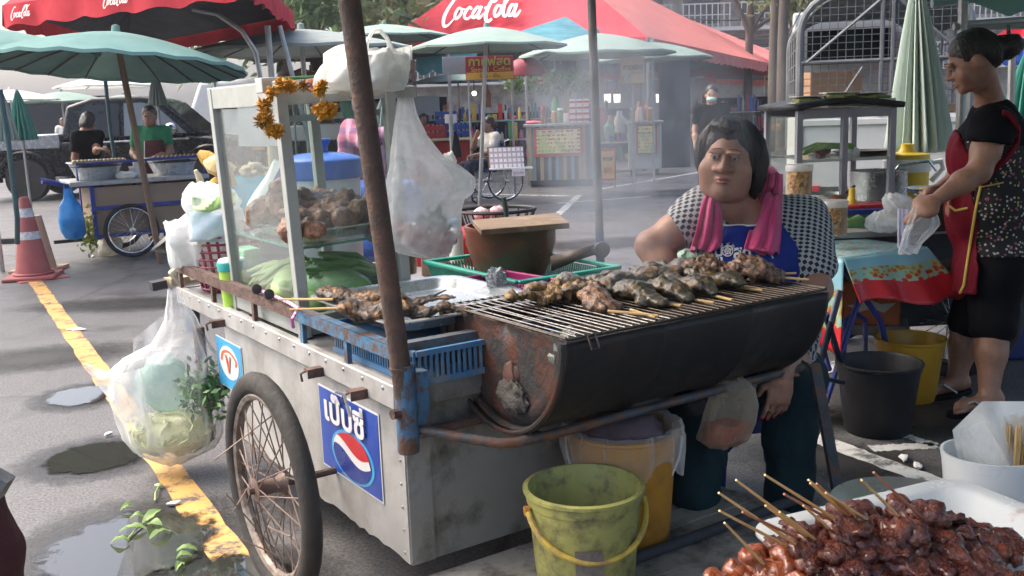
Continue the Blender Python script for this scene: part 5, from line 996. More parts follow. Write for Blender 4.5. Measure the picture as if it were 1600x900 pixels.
decal(rect(w2,h2),M_STW,.002,'sticker_border');decal(rect(w2-.008,h2-.008),M_STC,.0035,'sticker');decal([(w2*.38*cos(a),.01+h2*.33*sin(a))for a in an],M_STW,.005,'badge_oval')
text('V',h2*.5,flat('sticker_orange',(.6,.12,.04)),CART,st_o+np.array([-.0065,0,.0]),UX,UZ,bold=.03);stroke([[(-.9,.2,1),(-.6,1.1,1),(.2,1.4,1),(.9,.8,1),(.8,.2,1)]],.25,_M['sticker_orange'],CART,st_o+np.array([-.0055,0,.0]),UX*w2*.33,UZ*h2*.2,0,sl=0)
# platform and under-frame
WPL=pm('grey_weathered_wood',(.40,.37,.32),(.28,.25,.21),s=5,r=.85,bump=.3,bs=30,scl=(.25,1.5,1),dirt=(.07,.065,.06),ds=5)
g=G()
for i in range(6):g=G();y=-.005-.095*i-.0475;g.box((.56+random.uniform(-.01,.01),y,.155+random.uniform(-.003,.003)),(1.14,.092,.028));g.obj('platform_plank',WPL,CART,bev=.003)
g=G();g.tube([(.45,-.305,.188),(1.2,-.30,.188)],.016,10);tag(g.obj('loose_pipe',M_DARK,None,kl(0,0,0),PH),'dark steel pipe lying on the wooden platform beside the yellow buckets','pipe')
M_PIPE=pm('dull_grimy_pipe',(.07,.085,.10),(.04,.045,.05),s=9,r=.55,met=.2,bump=.2,dirt=(.16,.07,.035),ds=12,d0=.52,d1=.64)
g=G();ry=-.255;g.tube([(.03,-.07,.60),(.09,-.15,.59),(.16,-.235,.58),(.20,ry,.577),(.3,ry,.576),(1.27,ry+.01,.578)],.013,10);g.obj('support_pipe',M_PIPE,CART)
g=G();g.tube([(.06,.0,.565),(1.25,-.02,.57)],.015,8);g.obj('support_pipe',M_RUST,CART)
for x in(.3,1.05):g=G();g.tube([(x,ry,.565),(x,-.0,.555)],.012,8);g.obj('cross_pipe',M_RUST,CART)
g=G();g.bar((1.26,-.30,.60),(1.36,-.36,.02),.03,.03);g.obj('folding_leg',M_PIPE,CART)
# leaning pole and blue pole
pt=Yp(545,-6,2.36);pb=np.array(kl(0,-.062,.66));dv=pt-pb
PL=thing('umbrella_pole','leaning rusty brown pole standing in the blue socket of the food cart','pole',tuple(pb));g=G();g.tube([(0,0,0),dv*.5,dv,dv*1.75],[.0255,.0255,.0255,.024],18);g.obj('pole_tube',M_RUSTP,PL)
g=G();g.tube([dv*.105,dv*.112],.0285,16);g.obj('collar',M_RUSTP,PL)
bt=Yp(924,-6,3.72);bb=Yp(939,430,3.72);dv2=bt-bb
g=G();g.tube([(0,0,-.08),dv2*.16,dv2*.165],.0165,14);PL2=thing('umbrella_pole','thin upright pole with faded blue paint at the far side of the food cart','pole',tuple(bb));g.obj('painted_foot',pm('faded_blue_paint',(.05,.10,.25),(.04,.07,.15),s=8,r=.5,dirt=(.1,.08,.08),ds=12),PL2);g=G();g.tube([dv2*.162,dv2,dv2*1.35],.016,14);g.obj('pole_tube',pm('dark_grey_pole',(.10,.10,.10),(.06,.065,.07),s=7,r=.5,met=.3,dirt=(.15,.12,.1),ds=10),PL2)
# ---------------------------------------------------------------- glass display cabinet
CB=thing('display_cabinet','aluminium framed glass cabinet holding browned meat above green vegetables','cabinet',kl(.035,.69,.696),(0,-.035,PH));cw,cl,ch=.40,.66,.80
M_AL=pm('matt_aluminium_frame',(.44,.47,.44),(.37,.40,.37),s=6,r=.45,met=.25,bump=.03,dirt=(.38,.39,.37),ds=9);GLS=glass('cabinet_glass',(.91,.95,.94),.018);M_GRE=pm('green_glass_edge',(.03,.30,.22),r=.15,bump=0)
def cb(x,y,z):return tuple(MT[CB.name] @ Vector((x,y,z)))
pw=.036
for x in(pw/2,cw-pw/2):
 for y in(pw/2,cl-pw/2):g=G();g.box((x,y,ch/2),(pw,pw,ch));g.obj('corner_post',M_AL,CB,bev=.003)
for(x,y,sx,sy)in((cw/2,pw/2,cw-2*pw,pw*.8),(cw/2,cl-pw/2,cw-2*pw,pw*.8),(pw/2,cl/2,pw*.8,cl-2*pw),(cw-pw/2,cl/2,pw*.8,cl-2*pw)):
 g=G();g.box((x,y,ch-.037),(sx,sy,.07));g.obj('top_beam',M_AL,CB,bev=.002);g=G();g.box((x,y,.04),(sx,sy,.06));g.obj('base_beam',M_AL,CB,bev=.002)
g=G();g.box((cw/2,cl/2,ch-.003),(cw-.01,cl-.01,.01));g.obj('roof_sheet',M_AL,CB);g=G();g.box((cw/2,cl/2,.02),(cw-.05,cl-.05,.012));g.obj('floor_sheet',M_AL,CB)
for nm,c_,s_ in(('pane',(pw/2,cl/2,ch/2),(.004,cl-2*pw,ch-.15)),('pane',(cw/2,pw/2,ch*.5),(cw-2*pw,.004,ch-.15)),('pane',(cw/2,cl-pw/2,ch/2),(cw-2*pw,.004,ch-.15))):g=G();g.box(c_,s_);g.obj(nm,GLS,CB,smooth=0)
g=G();g.box((cw/2,cl/2,.285),(cw-.05,cl-.05,.006));g.obj('glass_shelf',GLS,CB,smooth=0);g=G();g.box((cw/2,.028,.285),(cw-.07,.005,.008));g.obj('shelf_edge',M_GRE,CB);g=G();g.box((.028,cl/2,.285),(.005,cl-.07,.008));g.obj('shelf_edge',M_GRE,CB)
g=G();g.box((cw/2,.05,ch-.115),(cw-.08,.012,.02));g.obj('inner_rail',M_AL,CB);g=G();g.tube([(cw*.62,.05,ch-.06),(cw*.62,.05,ch-.125)],.018,10);g.obj('inner_clip',M_GRE,CB)
g=G();g.box((-.004,.06,ch-.01),(.05,.06,.045));g.obj('corner_cap',M_LGREY,CB,bev=.003)
g=G();g.box((.018,.25,-.005),(.03,.5,.02));g.obj('rubber_foot',M_BLK,CB)
# meat tray in the cabinet
M_TRAY=pm('steel_tray',(.60,.61,.60),(.5,.51,.5),s=4,r=.28,met=.75,bump=.03)
def tray(t,w_,l_,h,m,th=.004,rim=.02,r_=.06,name='tray_body'):
 def rr_(a,b,r0):
  out=[]
  for cx,cy,a0 in((a-r0,b-r0,0),(-a+r0,b-r0,pi/2),(-a+r0,-b+r0,pi),(a-r0,-b+r0,1.5*pi)):
   for k in range(7):out.append((cx+r0*cos(a0+k*pi/12),cy+r0*sin(a0+k*pi/12)))
  return out
 g=G();L=[(-.025,0),(-.012,.004),(0,h-.004),(rim*.3,h),(rim,h),(rim,h-.004)];V=[]
 for o_,z in L:V+=[(x,y,z)for x,y in rr_(w_/2+o_,l_/2+o_,r_)]
 n=28;F=[(i*n+j,i*n+(j+1)%n,(i+1)*n+(j+1)%n,(i+1)*n+j)for i in range(len(L)-1)for j in range(n)]+[tuple(range(n))]
 g.add(V,F);return g.obj(name,m,t,solid=th,smooth=50)
t=thing('meat_tray','steel tray of browned meat on the glass shelf inside the cabinet','tray',cb(cw/2,cl/2+.0,.292),(0,-.035,PH));tray(t,cw-.12,cl-.12,.04,M_TRAY)
M_MEATB=pm('stewed_brown_meat',(.36,.18,.10),(.22,.10,.055),s=16,r=.36,bump=.7,bs=90,dirt=(.12,.045,.025),ds=14,d0=.52,d1=.66,coat=.25)
def meat(name,label,cat,group,c,axis,prims,mat,seed,res=.008,amp=.006,fr=45,rot=0,extra=None):
 t=thing(name,label,cat,c,rot,group);S=SDF()
 for a,b,ra,rb in prims:S.cap(a,b,ra,rb,.02)
 V,F=rough(S.surf(res),amp,fr,seed);sobj((V,F),'meat',mat,t,world=False);return t
k=0
for(x,y,z,sc,lab)in[(.11,.10,.355,1.0,'frontmost chunk of browned meat behind the cabinet corner post'),(.22,.14,.36,1.05,'round browned meat chunk second from the corner post, in the front row'),(.30,.12,.35,.8,'small torn browned piece at the front right of the meat tray'),(.12,.28,.365,1.1,'browned meat chunk in the middle by the left pane'),(.27,.27,.37,1.1,'sliced pale centred meat chunk in the middle of the tray'),(.32,.42,.37,1.1,'largest browned chunk at the back right of the tray'),(.12,.44,.36,1.0,'browned meat chunk at the back left of the tray'),(.2,.36,.40,.9,'topmost browned chunk on the meat pile in the cabinet')]:
 k+=1;r_=.052*sc;pr=[]
 for j in range(5):v=rng.normal(size=3)*np.array([.04,.045,.014])*sc;v2=v+rng.normal(size=3)*.03;pr.append((v,v2,r_*random.uniform(.5,.85),r_*random.uniform(.4,.8)))
 meat('meat_chunk',lab,'meat','browned meat chunks in the glass cabinet',cb(x,y,z),None,pr,M_MEATB,k,.006,.011,34)
 # vegetables on the cabinet floor
M_GB=pm('green_bean_skin',(.15,.30,.07),(.09,.20,.04),s=6,r=.4,bump=.05);M_GBL=pm('pale_green_skin',(.38,.48,.20),(.28,.40,.14),s=6,r=.4,bump=.05);M_GRD=pm('green_gourd_skin',(.11,.25,.07),(.19,.34,.13),s=7,r=.35,bump=.05,scl=(1,1,.3))
for i in range(26):
 pale=i<11;t_=random.random()
 if pale:P0=np.array([.03+.02*random.random(),.36+.02*i,.09+.016*(i%5)]);P1=np.array([.15,.29+.01*i,.17+.012*(i%4)])
 else:P0=np.array([.10+.01*(i%6),.10+.01*(i%5),.17+.012*((i*3)%7)]);P1=np.array([.38,.06+.03*((i*5)%7),.07+.016*((i*2)%6)])
 md=(P0+P1)/2+np.array([0,0,.02])+rng.normal(size=3)*.008;g=G();g.tube([P0-(md-P0)*.15,P0*.7+md*.3,md,P1*.7+md*.3,P1+(P1-md)*.25],[.005,.0105,.011,.0105,.005],7)
 o=g.obj('long_bean',M_GBL if pale else M_GB,None,cb(0,0,0),(0,-.035,PH));tag(o,'pale green bean in the fanned bunch behind the left cabinet pane' if pale else 'dark green long bean lying under the glass shelf','bean','pale beans in the cabinet' if pale else 'dark long beans in the cabinet')
for(c_,r_,rz,m,lab)in[((.17,.15,.125),(.075,.17,.07),.5,M_GRD,'dark green gourd lying behind the cabinet corner post'),((.09,.28,.115),(.07,.11,.07),-.6,M_GBL,'pale green gourd beside the fanned beans'),((.075,.12,.075),(.055,.075,.055),.2,M_GBL,'small pale gourd low at the cabinet corner')]:
 g=G();g.blob((0,0,0),r_,.03,n=18);o=g.obj('gourd',m,None,cb(*c_),(0,0,PH+rz));tag(o,lab,'gourd');g=G();g.tube([(0,r_[1]*.95,0),(.005,r_[1]+.03,.012)],[.008,.005],6);g.obj('stem',M_GB,o)
for i,c_ in enumerate([(.06,.30,.035),(.06,.38,.035),(.1,.42,.035)]):g=G();g.blob((0,0,0),.028,.05,n=10);tag(g.obj('shallot',pm('shallot_skin',(.42,.16,.14),(.55,.3,.2),s=8,r=.35),None,cb(*c_)),'pinkish shallot on the cabinet floor '+['nearest the corner post','between two other shallots','farthest from the corner post'][i],'shallot')
# garlands, leaf tray and white bag on the cabinet roof
M_MARI=pm('marigold_petals',(.72,.36,.015),(.58,.24,.01),s=30,r=.6,bump=.6,bs=120);M_MARD=pm('dried_marigold',(.42,.22,.03),(.25,.12,.02),s=30,r=.7,bump=.6,bs=120);M_LEAFG=pm('banana_leaf',(.06,.22,.07),(.04,.14,.04),s=8,r=.4,scl=(1,6,1))
def flower(t,p,r_,m,seed,name='marigold'):
 g=G();V0=[]
 for k_ in range(64):
  v=nv(rng.normal(size=3));L_=r_*random.uniform(.8,1.25);g.tube([v*r_*.15,v*L_*.7,v*L_],[r_*.1,r_*.2,r_*.1],5,sq=.5)
 g.xf(np.eye(3),p);return g.obj(name,m,t)
t=thing('marigold_garland','long orange marigold garland draped over the left corner of the cabinet','garland',cb(0,0,ch));P=[Yp(x,y,2.98)for x,y in((455,134),(438,132),(424,146),(412,163),(414,177),(418,187),(408,190),(424,203),(433,205))];P[0]=Yp(455,134,3.02);P[1]=Yp(440,131,3.0)
for i,p_ in enumerate(P):flower(t,np.array(MT[t.name].inverted() @ Vector(p_)),.023,M_MARI if i%3 else(M_MARI if i<5 else M_MARD),i)
g=G();g.tube([np.array(MT[t.name].inverted() @ Vector(p_))for p_ in P],.006,6);g.obj('string',M_BALL,t)
t=thing('marigold_garland','short marigold garland with a tassel hanging on the front beam of the cabinet','garland',cb(.12,0,ch));P=[Yp(x,y,2.86)for x,y in((503,134),(498,141),(497,171),(508,175),(519,171),(507,168),(512,178),(503,179))]
for i,p_ in enumerate(P):flower(t,np.array(MT[t.name].inverted() @ Vector(p_)),.019,M_MARI,i+20)
g=G();g.tube([np.array(MT[t.name].inverted() @ Vector(Yp(x,y,2.87)))for x,y in((503,140),(504,152),(506,166))],.008,6);g.obj('string',pm('jasmine_buds',(.7,.68,.5),r=.7,bump=.5),t)
for i,(x,y,m,r_,lab)in enumerate([(474,134,M_MARD,.018,'dried brown flower head on the cabinet roof'),(488,133,pm('pink_petals',(.62,.25,.17),r=.7,bump=.4),.022,'pink flower head on the cabinet roof between the garlands')]):p_=Yp(x,y,3.0);t=thing('flower_head',lab,'flower',tuple(p_));flower(t,np.zeros(3),r_,m,40+i,'petals')
g=G();g.box((0,0,0),(.36,.2,.008));tag(g.obj('leaf_mat',M_LEAFG,None,cb(.21,.13,ch+.008),(0,-.035,PH),bev=.003),'green leaf mat under the white bag on the cabinet roof','mat')
F_BAG=film('milky_bag_film',(.82,.84,.84),.5,.22,30);F_BAGW=film('white_bag_film',(.88,.90,.88),.95,.35,18,.35);F_CLR=film('clear_bag_film',(.85,.87,.88),.2,.16,34,.3)
bY=3.0;t=thing('white_bag','full white plastic carrier bag with looped handles on the cabinet roof','bag',tuple(Yp(566,143,bY)));g=G()
bag(g,rows_px([(76,585,612),(80,545,625),(86,522,634),(98,508,634),(115,498,632),(130,494,630),(141,503,624),(143.5,520,610)],bY,.8,.02,.12),72,.085,9,7);g.obj('bag_body',F_BAGW,t,world=True)
g=G();g.tube([Yp(571,82,bY-.02),Yp(575,62,bY-.02),Yp(583,49,bY),Yp(594,48,bY),Yp(605,60,bY),Yp(612,80,bY)],[.022,.014,.012,.012,.014,.024],10,sq=.35);g.obj('handle',F_BAGW,t,world=True)
g=G();g.grid(lambda u,v:Yp(612+32*u,78-8*u+v*(18+6*u),bY+.02*sin(u*9)),10,6);g.obj('handle_flap',F_BAGW,t,world=True);g=G();g.grid(lambda u,v:Yp(545-40*u,68+16*u*u+v*(20+16*u),bY+.03*sin(u*7)),10,6);g.obj('handle_flap',F_BAGW,t,world=True)
g=G();g.blob((0,0,0),(.115,.085,.07),.1,2,4,n=16);g.xf(np.eye(3),Yp(566,116,bY));g.obj('bag_contents',pm('pale_food',(.74,.76,.66),(.64,.66,.56),s=8,r=.7),t,world=True)
# bag hanging from the cabinet corner
hY=3.05;t=thing('hanging_bag','long clear plastic bag with pink meat at the bottom hanging from the cabinet corner','bag',tuple(Yp(632,145,hY)));g=G()
bag(g,rows_px([(139,622,645),(150,622,645),(180,619,651),(215,615,668),(245,611,692),(265,609,722),(282,607,741),(300,606,741),(312,605,726),(330,604,720),(360,603,719),(380,604,712),(393,622,706),(401,660,696)],hY,.45,.012,.075),72,.055,5,9);g.obj('bag_body',F_BAG,t,world=True)
g=G();g.lathe([(.03,-.02),(.031,.012),(.02,.016),(.001,.016)],n=16,sy=.8);g.xf(np.eye(3),Yp(634,142,hY));g.obj('hook_cap',M_AL,t,world=True)
M_RAW=pm('pinkish_offal',(.52,.30,.27),(.62,.50,.46),s=22,r=.35,bump=.4,bs=60,dirt=(.26,.07,.08),ds=26,d0=.55,d1=.64)
for i,(x,y,r_)in enumerate([(632,358,.028),(645,370,.03),(665,380,.032),(687,384,.03),(700,374,.026),(620,350,.02),(655,362,.026),(682,366,.03)]):g=G();g.blob((0,0,0),(r_*1.15,r_*.8,r_*.85),.3,2.2,i,n=12);g.xf(np.eye(3),Yp(x,y,hY-.005));g.obj('offal_piece',M_RAW,t,world=True)
g=G();g.add(*leafcloud(rng.normal(size=(60,3))*[.02,.015,.02]+Yp(680,350,hY),.02));tag(g.obj('herb_sprig',M_LEAF[0],t,world=True,smooth=0),kind='stuff')
g=G();g.prism([(-.015,0),(.02,0),(.012,.06),(.0,.085)],(0,0,0),(1,0,0),(0,0,1),(0,.012,0));p_=Yp(712,246,hY+.06);o=g.obj('dark_knife_tip',M_BLK,None,tuple(p_));tag(o,'dark pointed blade tip sticking up behind the knotted end of the hanging bag','blade')
g=G();g.blob((0,0,0),(.022,.018,.034),.35,2.5,8,n=12);tag(g.obj('white_knot',F_BAGW,None,tuple(Yp(703,254,hY+.03))),'white twisted plastic knot on the shoulder of the hanging bag','knot')
# ================================================================ THINGS ON THE CART
def kthing(name,label,cat,x,y,z,rz=0,group=None):return thing(name,label,cat,kl(x,y,z),PH+rz,group)
# blue lidded pail
pp=Yp(503,262,4.35);t=thing('lidded_pail','big translucent pail with a bright blue lid behind the glass cabinet','pail',(pp[0],pp[1],.705));zt=pp[2]-.705
g=G();g.lathe([(.001,0),(.15,0),(.155,.02),(.162,zt-.02),(.15,zt-.02),(.001,zt-.02)],n=36);g.obj('pail_body',pm('cloudy_white_plastic',(.52,.57,.62),(.42,.47,.53),s=3,r=.4,bump=.02),t)
g=G();g.lathe([(.168,zt-.045),(.172,zt-.04),(.172,zt+.035),(.16,zt+.045),(.10,zt+.062),(.05,zt+.066),(.001,zt+.066)],n=36);g.lathe([(.032,zt+.066),(.03,zt+.09),(.045,zt+.115),(.045,zt+.125),(.001,zt+.125)],n=20);g.obj('lid',paint_m('bright_blue_plastic',(.03,.13,.50)),t,bev=.004)
# purple weave basket with white bags
M_PURP=pm('dark_red_plastic_weave',(.26,.03,.06),(.2,.02,.05),r=.45,bump=.02)
bk=KZ(312,452,.70);t=kthing('weave_basket','dark red plastic basket stuffed with white bags at the far left of the food cart','basket',.17,1.80,.70);ra,rb_,hh=.105,.15,.23
for k in range(24):
 a=2*pi*k/24;g=G();g.bar((ra*cos(a),ra*sin(a),0),(rb_*cos(a),rb_*sin(a),hh),.011,.006,(cos(a),sin(a),0));g.obj('rib',M_PURP,t)
for k in range(8):z=.01+hh*k/7.4;r_=ra+(rb_-ra)*z/hh;g=G();g.tube([(r_*cos(a),r_*sin(a),z)for a in np.linspace(0,2*pi,28,endpoint=False)],.0055 if k<7 else .01,6,closed=True);g.obj('hoop',M_PURP,t)
g=G();g.lathe([(.001,.004),(ra,.004),(ra,.0),(.001,.0)],n=20);g.obj('basket_floor',M_PURP,t)
bw=np.array(MT[t.name].translation);bY=bw[1]-.02
for i,(rows,lab,m)in enumerate([([(322,330,368),(330,292,376),(350,272,378),(375,268,374),(405,286,358),(435,300,345)],'bulging white bag filling the dark red basket',F_BAGW),([(345,256,285),(362,262,300),(385,262,296),(410,265,290),(418,268,284)],'loose white bag spilling over the left side of the dark red basket',F_BAGW),([(285,298,322),(300,286,362),(318,288,372),(335,298,366),(345,310,350)],'rumpled clear bag on top of the white bags at the far left of the cart',film('frosted_film',(.85,.88,.86),.75,.3,24)),([(368,352,376),(385,345,378),(400,345,377),(410,350,372)],'small white bag tucked beside the mint container',F_BAGW)]):
 q=thing('plastic_bag',lab,'bag',tuple(Yp(*((rows[-1][1]+rows[-1][2])/2,rows[-1][0]),bY)));g=G();bag(g,rows_px(rows,bY-.02*i,.8,.02,.13),40,.09,11+i,6);g.obj('bag_body',m,q,world=True)
g=G();g.grid(lambda u,v:Yp(300+68*u,306+6*sin(u*5)+v*20,bY-.13+.02*sin(u*8+v*3)),14,6);tag(g.obj('green_wrapper',film('pale_green_film',(.62,.78,.45),.85,.3),solid=.002),'pale yellow green plastic wrapper lying over the white bags','wrapper')
g=G();g.grid(lambda u,v:Yp(296+70*u,332+v*46,bY-.145+.012*sin(u*6+v*4)),14,10);tag(g.obj('printed_bag',film('pale_blue_print_film',(.70,.82,.88),.9,.3),solid=.002),'white plastic bag with a faint blue print on the front of the basket pile','bag')
# black pan rim behind
t=thing('black_pan','black pan with curved rim behind the white bags at the far left of the cart','pan',tuple(Yp(270,365,4.5)));g=G();g.lathe([(.001,-.07),(.07,-.06),(.12,-.0),(.125,.004),(.115,.0),(.07,-.05),(.001,-.06)],n=30);g.xf(rotm(R(10),R(-35),0));g.obj('pan_bowl',M_CAR,t)
# corn, dried cones, ginger, blue bag
M_CORN=pm('yellow_corn',(.72,.42,.05),(.60,.32,.03),s=60,r=.4,bump=.7,bs=110);M_HUSK=pm('corn_husk',(.70,.52,.26),(.58,.42,.18),s=6,r=.7,bump=.3,scl=(6,1,1))
def pxobj(name,lab,cat,m,A,B,Y,r_,prof,part='body',seed=0,amp=.03,group=None):
 a,b=Yp(*A,Y),Yp(*B,Y+.02);t=thing(name,lab,cat,tuple((a+b)/2),0,group);g=G();n=len(prof);P=[a+(b-a)*i/(n-1)for i in range(n)];g.tube(P,np.array(prof)*r_,14);V=g.V[-1];V+=(fbm(V*40,seed,2)*amp*r_)[:,None]*.8;g.obj(part,m,t,world=True);return t
pxobj('corn_cob','topmost yellow corn cob at the far left of the food cart','corn',M_CORN,(310,238),(362,272),4.3,.040,[.3,.75,.95,1,1,.9],'kernels',1,.1);pxobj('corn_cob','lower yellow corn cob pointing right behind the left cabinet post','corn',M_CORN,(326,296),(366,276),4.28,.038,[.5,.9,1,1,.8],'kernels',2,.1)
t=pxobj('corn_husk','open pale corn husk between the two yellow cobs','husk',M_HUSK,(318,254),(362,264),4.26,.046,[.2,.8,1.1,1,.4],'husk_leaf',3,.2);pxobj('corn_husk','cream husk curling at the far left above the white bags','husk',pm('cream_husk',(.72,.66,.48),(.62,.55,.36),r=.7),(306,265),(318,296),4.4,.016,[.5,.9,1,.6],'husk_leaf',4,.2)
M_DOT=ND('speckled_cone');vv=M_DOT.n('TexVoronoi',{'Vector':M_DOT.co,'Scale':70}).outputs[0];M_DOT.bump(vv,.6,.01);M_SPK2=M_DOT.P(Base_Color=M_DOT.ramp(vv,[(.25,(.45,.36,.24)),(.5,(.13,.09,.06))]),Roughness=.7)
pxobj('palm_cone','speckled brown cone shaped fruit, the larger one, under the corn cobs','fruit',M_SPK2,(338,288),(342,324),4.24,.044,[.35,.8,1,1,.75],'fruit_body',5,.1);pxobj('palm_cone','speckled brown cone shaped fruit, the smaller one left of the larger','fruit',M_SPK2,(325,286),(320,314),4.26,.034,[.3,.8,1,1,.7],'fruit_body',6,.1)
q=thing('plastic_bag','sky blue plastic bag behind the speckled cone shaped fruit','bag',tuple(Yp(360,320,4.5)));g=G();bag(g,rows_px([(274,352,440),(285,345,442),(305,346,430),(322,350,410),(332,356,390)],4.5,.6,.02,.1),36,.06,31,6);g.obj('bag_body',film('sky_blue_film',(.06,.42,.60),.95),q,world=True)
M_GING=pm('ginger_root',(.50,.40,.25),(.36,.28,.17),s=14,r=.7,bump=.4)
for i,(x,y)in enumerate([(385,268),(398,262),(410,270),(396,275),(420,276),(408,280)]):g=G();g.blob((0,0,0),(.032,.026,.026),.35,2.4,i,n=12);tag(g.obj('ginger_root',M_GING,None,tuple(Yp(x,y,4.5+.02*(i%3)))),'knobbly pale root in the heap seen through the left cabinet pane','root','roots heaped behind the cabinet')
for i,x in enumerate((396,420)):g=G();g.box((0,0,0),(.11,.002,.2),(0,.05,.1*i));tag(g.obj('paper_sheet',M_WHT,None,tuple(Yp(x-2,188,3.9+.1*i))),('white paper sheet hanging behind the left cabinet pane','second white paper sheet hanging closer to the cabinet corner post')[i],'paper')
g=G();g.tube([Yp(420,190,4.2),Yp(426,280,4.2)],.014,8);tag(g.obj('wooden_stake',PLK[1]),'pale wooden stake upright behind the left cabinet pane','stake')
g=G();bag(g,rows_px([(250,428,446),(270,420,450),(300,400,452),(320,388,448),(326,395,440)],3.95,.6,.02,.1),34,.08,33,6);q=thing('plastic_bag','white plastic bag with a violet stripe behind the cabinet, left of the blue lidded pail','bag',tuple(Yp(420,326,3.95)));g.obj('bag_body',F_BAGW,q,world=True)
g=G();g.bar(Yp(444,262,3.86),Yp(418,312,3.84),.03,.003,(0,1,.2));g.obj('violet_stripe',flat('violet_print',(.12,.12,.5)),q,world=True)
# brown sauce jar behind the cabinet
t=thing('sauce_jar','clear jar half full of brown sauce behind the rusty pole','jar',tuple(Yp(622,428,3.95)));g=G();g.lathe([(.001,0),(.075,0),(.08,.02),(.08,.16),(.07,.18)],n=24);g.obj('glass_body',GLS,t);g=G();g.lathe([(.001,.004),(.074,.004),(.076,.115),(.001,.115)],n=24);g.obj('sauce',pm('brown_sauce',(.26,.12,.05),(.2,.08,.03),r=.3),t);g=G();g.lathe([(.084,.17),(.084,.2),(.001,.2)],n=24);g.obj('lid',film('pale_lid',(.7,.74,.74),.8),t)
# mint container and green flask
gc_=KZ(362,482,.70);t=kthing('mint_container','tall mint green plastic container on the food cart edge','container',.12,1.50,.70);g=G();g.prism([(-.04,0),(.045,0),(.06,.2),(-.055,.2)],(0,0,0),(0,-1,0),(0,0,1),(.07,0,0));g.obj('container_body',paint_m('mint_plastic',(.22,.58,.32),.3),t,bev=.008)
t=kthing('lidded_flask','lime green flask with teal lid and handle on the food cart edge','flask',.055,1.385,.70);g=G();g.lathe([(.001,0),(.042,0),(.044,.01),(.05,.135),(.05,.14),(.001,.14)],n=28);g.obj('flask_body',paint_m('lime_plastic',(.38,.62,.08),.3),t);g=G();g.lathe([(.054,.138),(.055,.165),(.052,.172),(.001,.172)],n=28);g.obj('lid',paint_m('teal_plastic',(.02,.32,.30)),t,bev=.002);g=G();g.lathe([(.05,.173),(.046,.18),(.001,.18)],n=28);g.obj('lid_top',PW,t);g=G();g.tube([(-.01,.05,.14),(-.015,.08,.13),(-.015,.082,.08),(-.01,.05,.06)],.007,7);g.obj('handle',_M['teal_plastic'],t)
# blue slatted crate under the tray
M_CRB=pm('dusty_blue_plastic',(.07,.22,.42),(.05,.16,.32),s=6,r=.55,bump=.05,dirt=(.25,.27,.28),ds=7,d0=.52,d1=.75)
x0,x1,y0_,y1_=.055,.50,-.02,.49;t=kthing('slatted_crate','dusty blue slatted crate under the tray of skewered fish','crate',0,0,.698);zc=.085
for(c_,s_)in(((x0,(y0_+y1_)/2,.008),(.012,y1_-y0_,.016)),((x0,(y0_+y1_)/2,zc),(.014,y1_-y0_,.014)),((x1,(y0_+y1_)/2,.008),(.012,y1_-y0_,.016)),((x1,(y0_+y1_)/2,zc),(.014,y1_-y0_,.014)),(((x0+x1)/2,y0_,.008),(x1-x0,.012,.016)),(((x0+x1)/2,y0_,zc),(x1-x0,.014,.014)),(((x0+x1)/2,y1_,zc),(x1-x0,.014,.014))):g=G();g.box(c_,s_);g.obj('frame_bar',M_CRB,t)
for k in range(34):y=y0_+.012+(y1_-y0_-.024)*k/33;g=G();g.box((x0+.001,y,.046),(.006,.0065,.064),(0,.0,0));g.obj('slat',M_CRB,t)
for k in range(26):x=x0+.012+(x1-x0-.024)*k/25;g=G();g.box((x,y0_+.001,.046),(.0065,.006,.064));g.obj('slat',M_CRB,t)
g=G();g.box(((x0+x1)/2,(y0_+y1_)/2,.004),(x1-x0,y1_-y0_,.006));g.box(((x0+x1)/2,(y0_+y1_)/2,.07),(x1-x0-.08,y1_-y0_-.08,.004));g.obj('crate_floor',M_CRB,t)
# big tray with skewered fish
t=kthing('serving_tray','large aluminium tray holding two skewered grilled fish by the rusty pole','tray',.31,.38,.807);tray(t,.48,.54,.036,pm('bright_aluminium_tray',(.66,.68,.68),(.56,.58,.58),s=3,r=.3,met=.6,bump=.03,dirt=(.35,.34,.32),ds=3,d0=.55,d1=.8),.004,.026,.07)
M_FISH=pm('charred_golden_fish',(.34,.17,.05),(.14,.06,.02),s=26,r=.36,bump=.7,bs=100,dirt=(.022,.013,.009),ds=13,d0=.48,d1=.58,stripe=270,coat=.3)
M_STICK=pm('bamboo_stick',(.62,.42,.18),(.50,.32,.12),s=20,r=.6,scl=(1,1,1),bump=.05)
def fishpx(lab,A,B,z,prof,stick,m,seed,group,name='grilled_fish',cat='fish',flatn=.75,amp=.0045,fr=48,res=.0055,rmax=.035,st_r=.0042):
 a,b=Zp(*A,z),Zp(*B,z);c_=(a+b)/2;t=thing(name,lab,cat,(c_[0],c_[1],z-rmax*.7),0,group);S=SDF();n=len(prof)
 P=[a+(b-a)*i/(n-1)+np.array([0,0,.012*sin(i*1.7+seed)])for i in range(n)];[S.cap(P[i],P[i+1],prof[i]*rmax,prof[i+1]*rmax,.012,'u',((0,0,1),1.55))for i in range(n-1)];sd=nv(np.cross(b-a,(0,0,1)))
 for i in range(n-1):
  if prof[i]>.55:S.ell(P[i]+sd*rmax*.55*(-1)**(i+seed)+np.array([0,0,-.003]),(rmax*.8,rmax*.8,rmax*.38),.012)
 S.ell(P[-1]+nv(b-a)*.012,(rmax*.55,rmax*.55,rmax*.16),.01)
 V,F=rough(S.surf(res),amp,fr,seed);V,F=rough((V,F),amp*.45,fr*3,seed+5,2);sobj((V,F),'flesh',m,t)
 for(s0,s1,dz)in stick:
  p,q=Zp(*s0,z+dz),Zp(*s1,z+dz);g=G();g.tube([p,(p+q)/2,q],[st_r*.75,st_r,st_r],7);g.obj('stick',M_STICK,t,world=True)
 return t
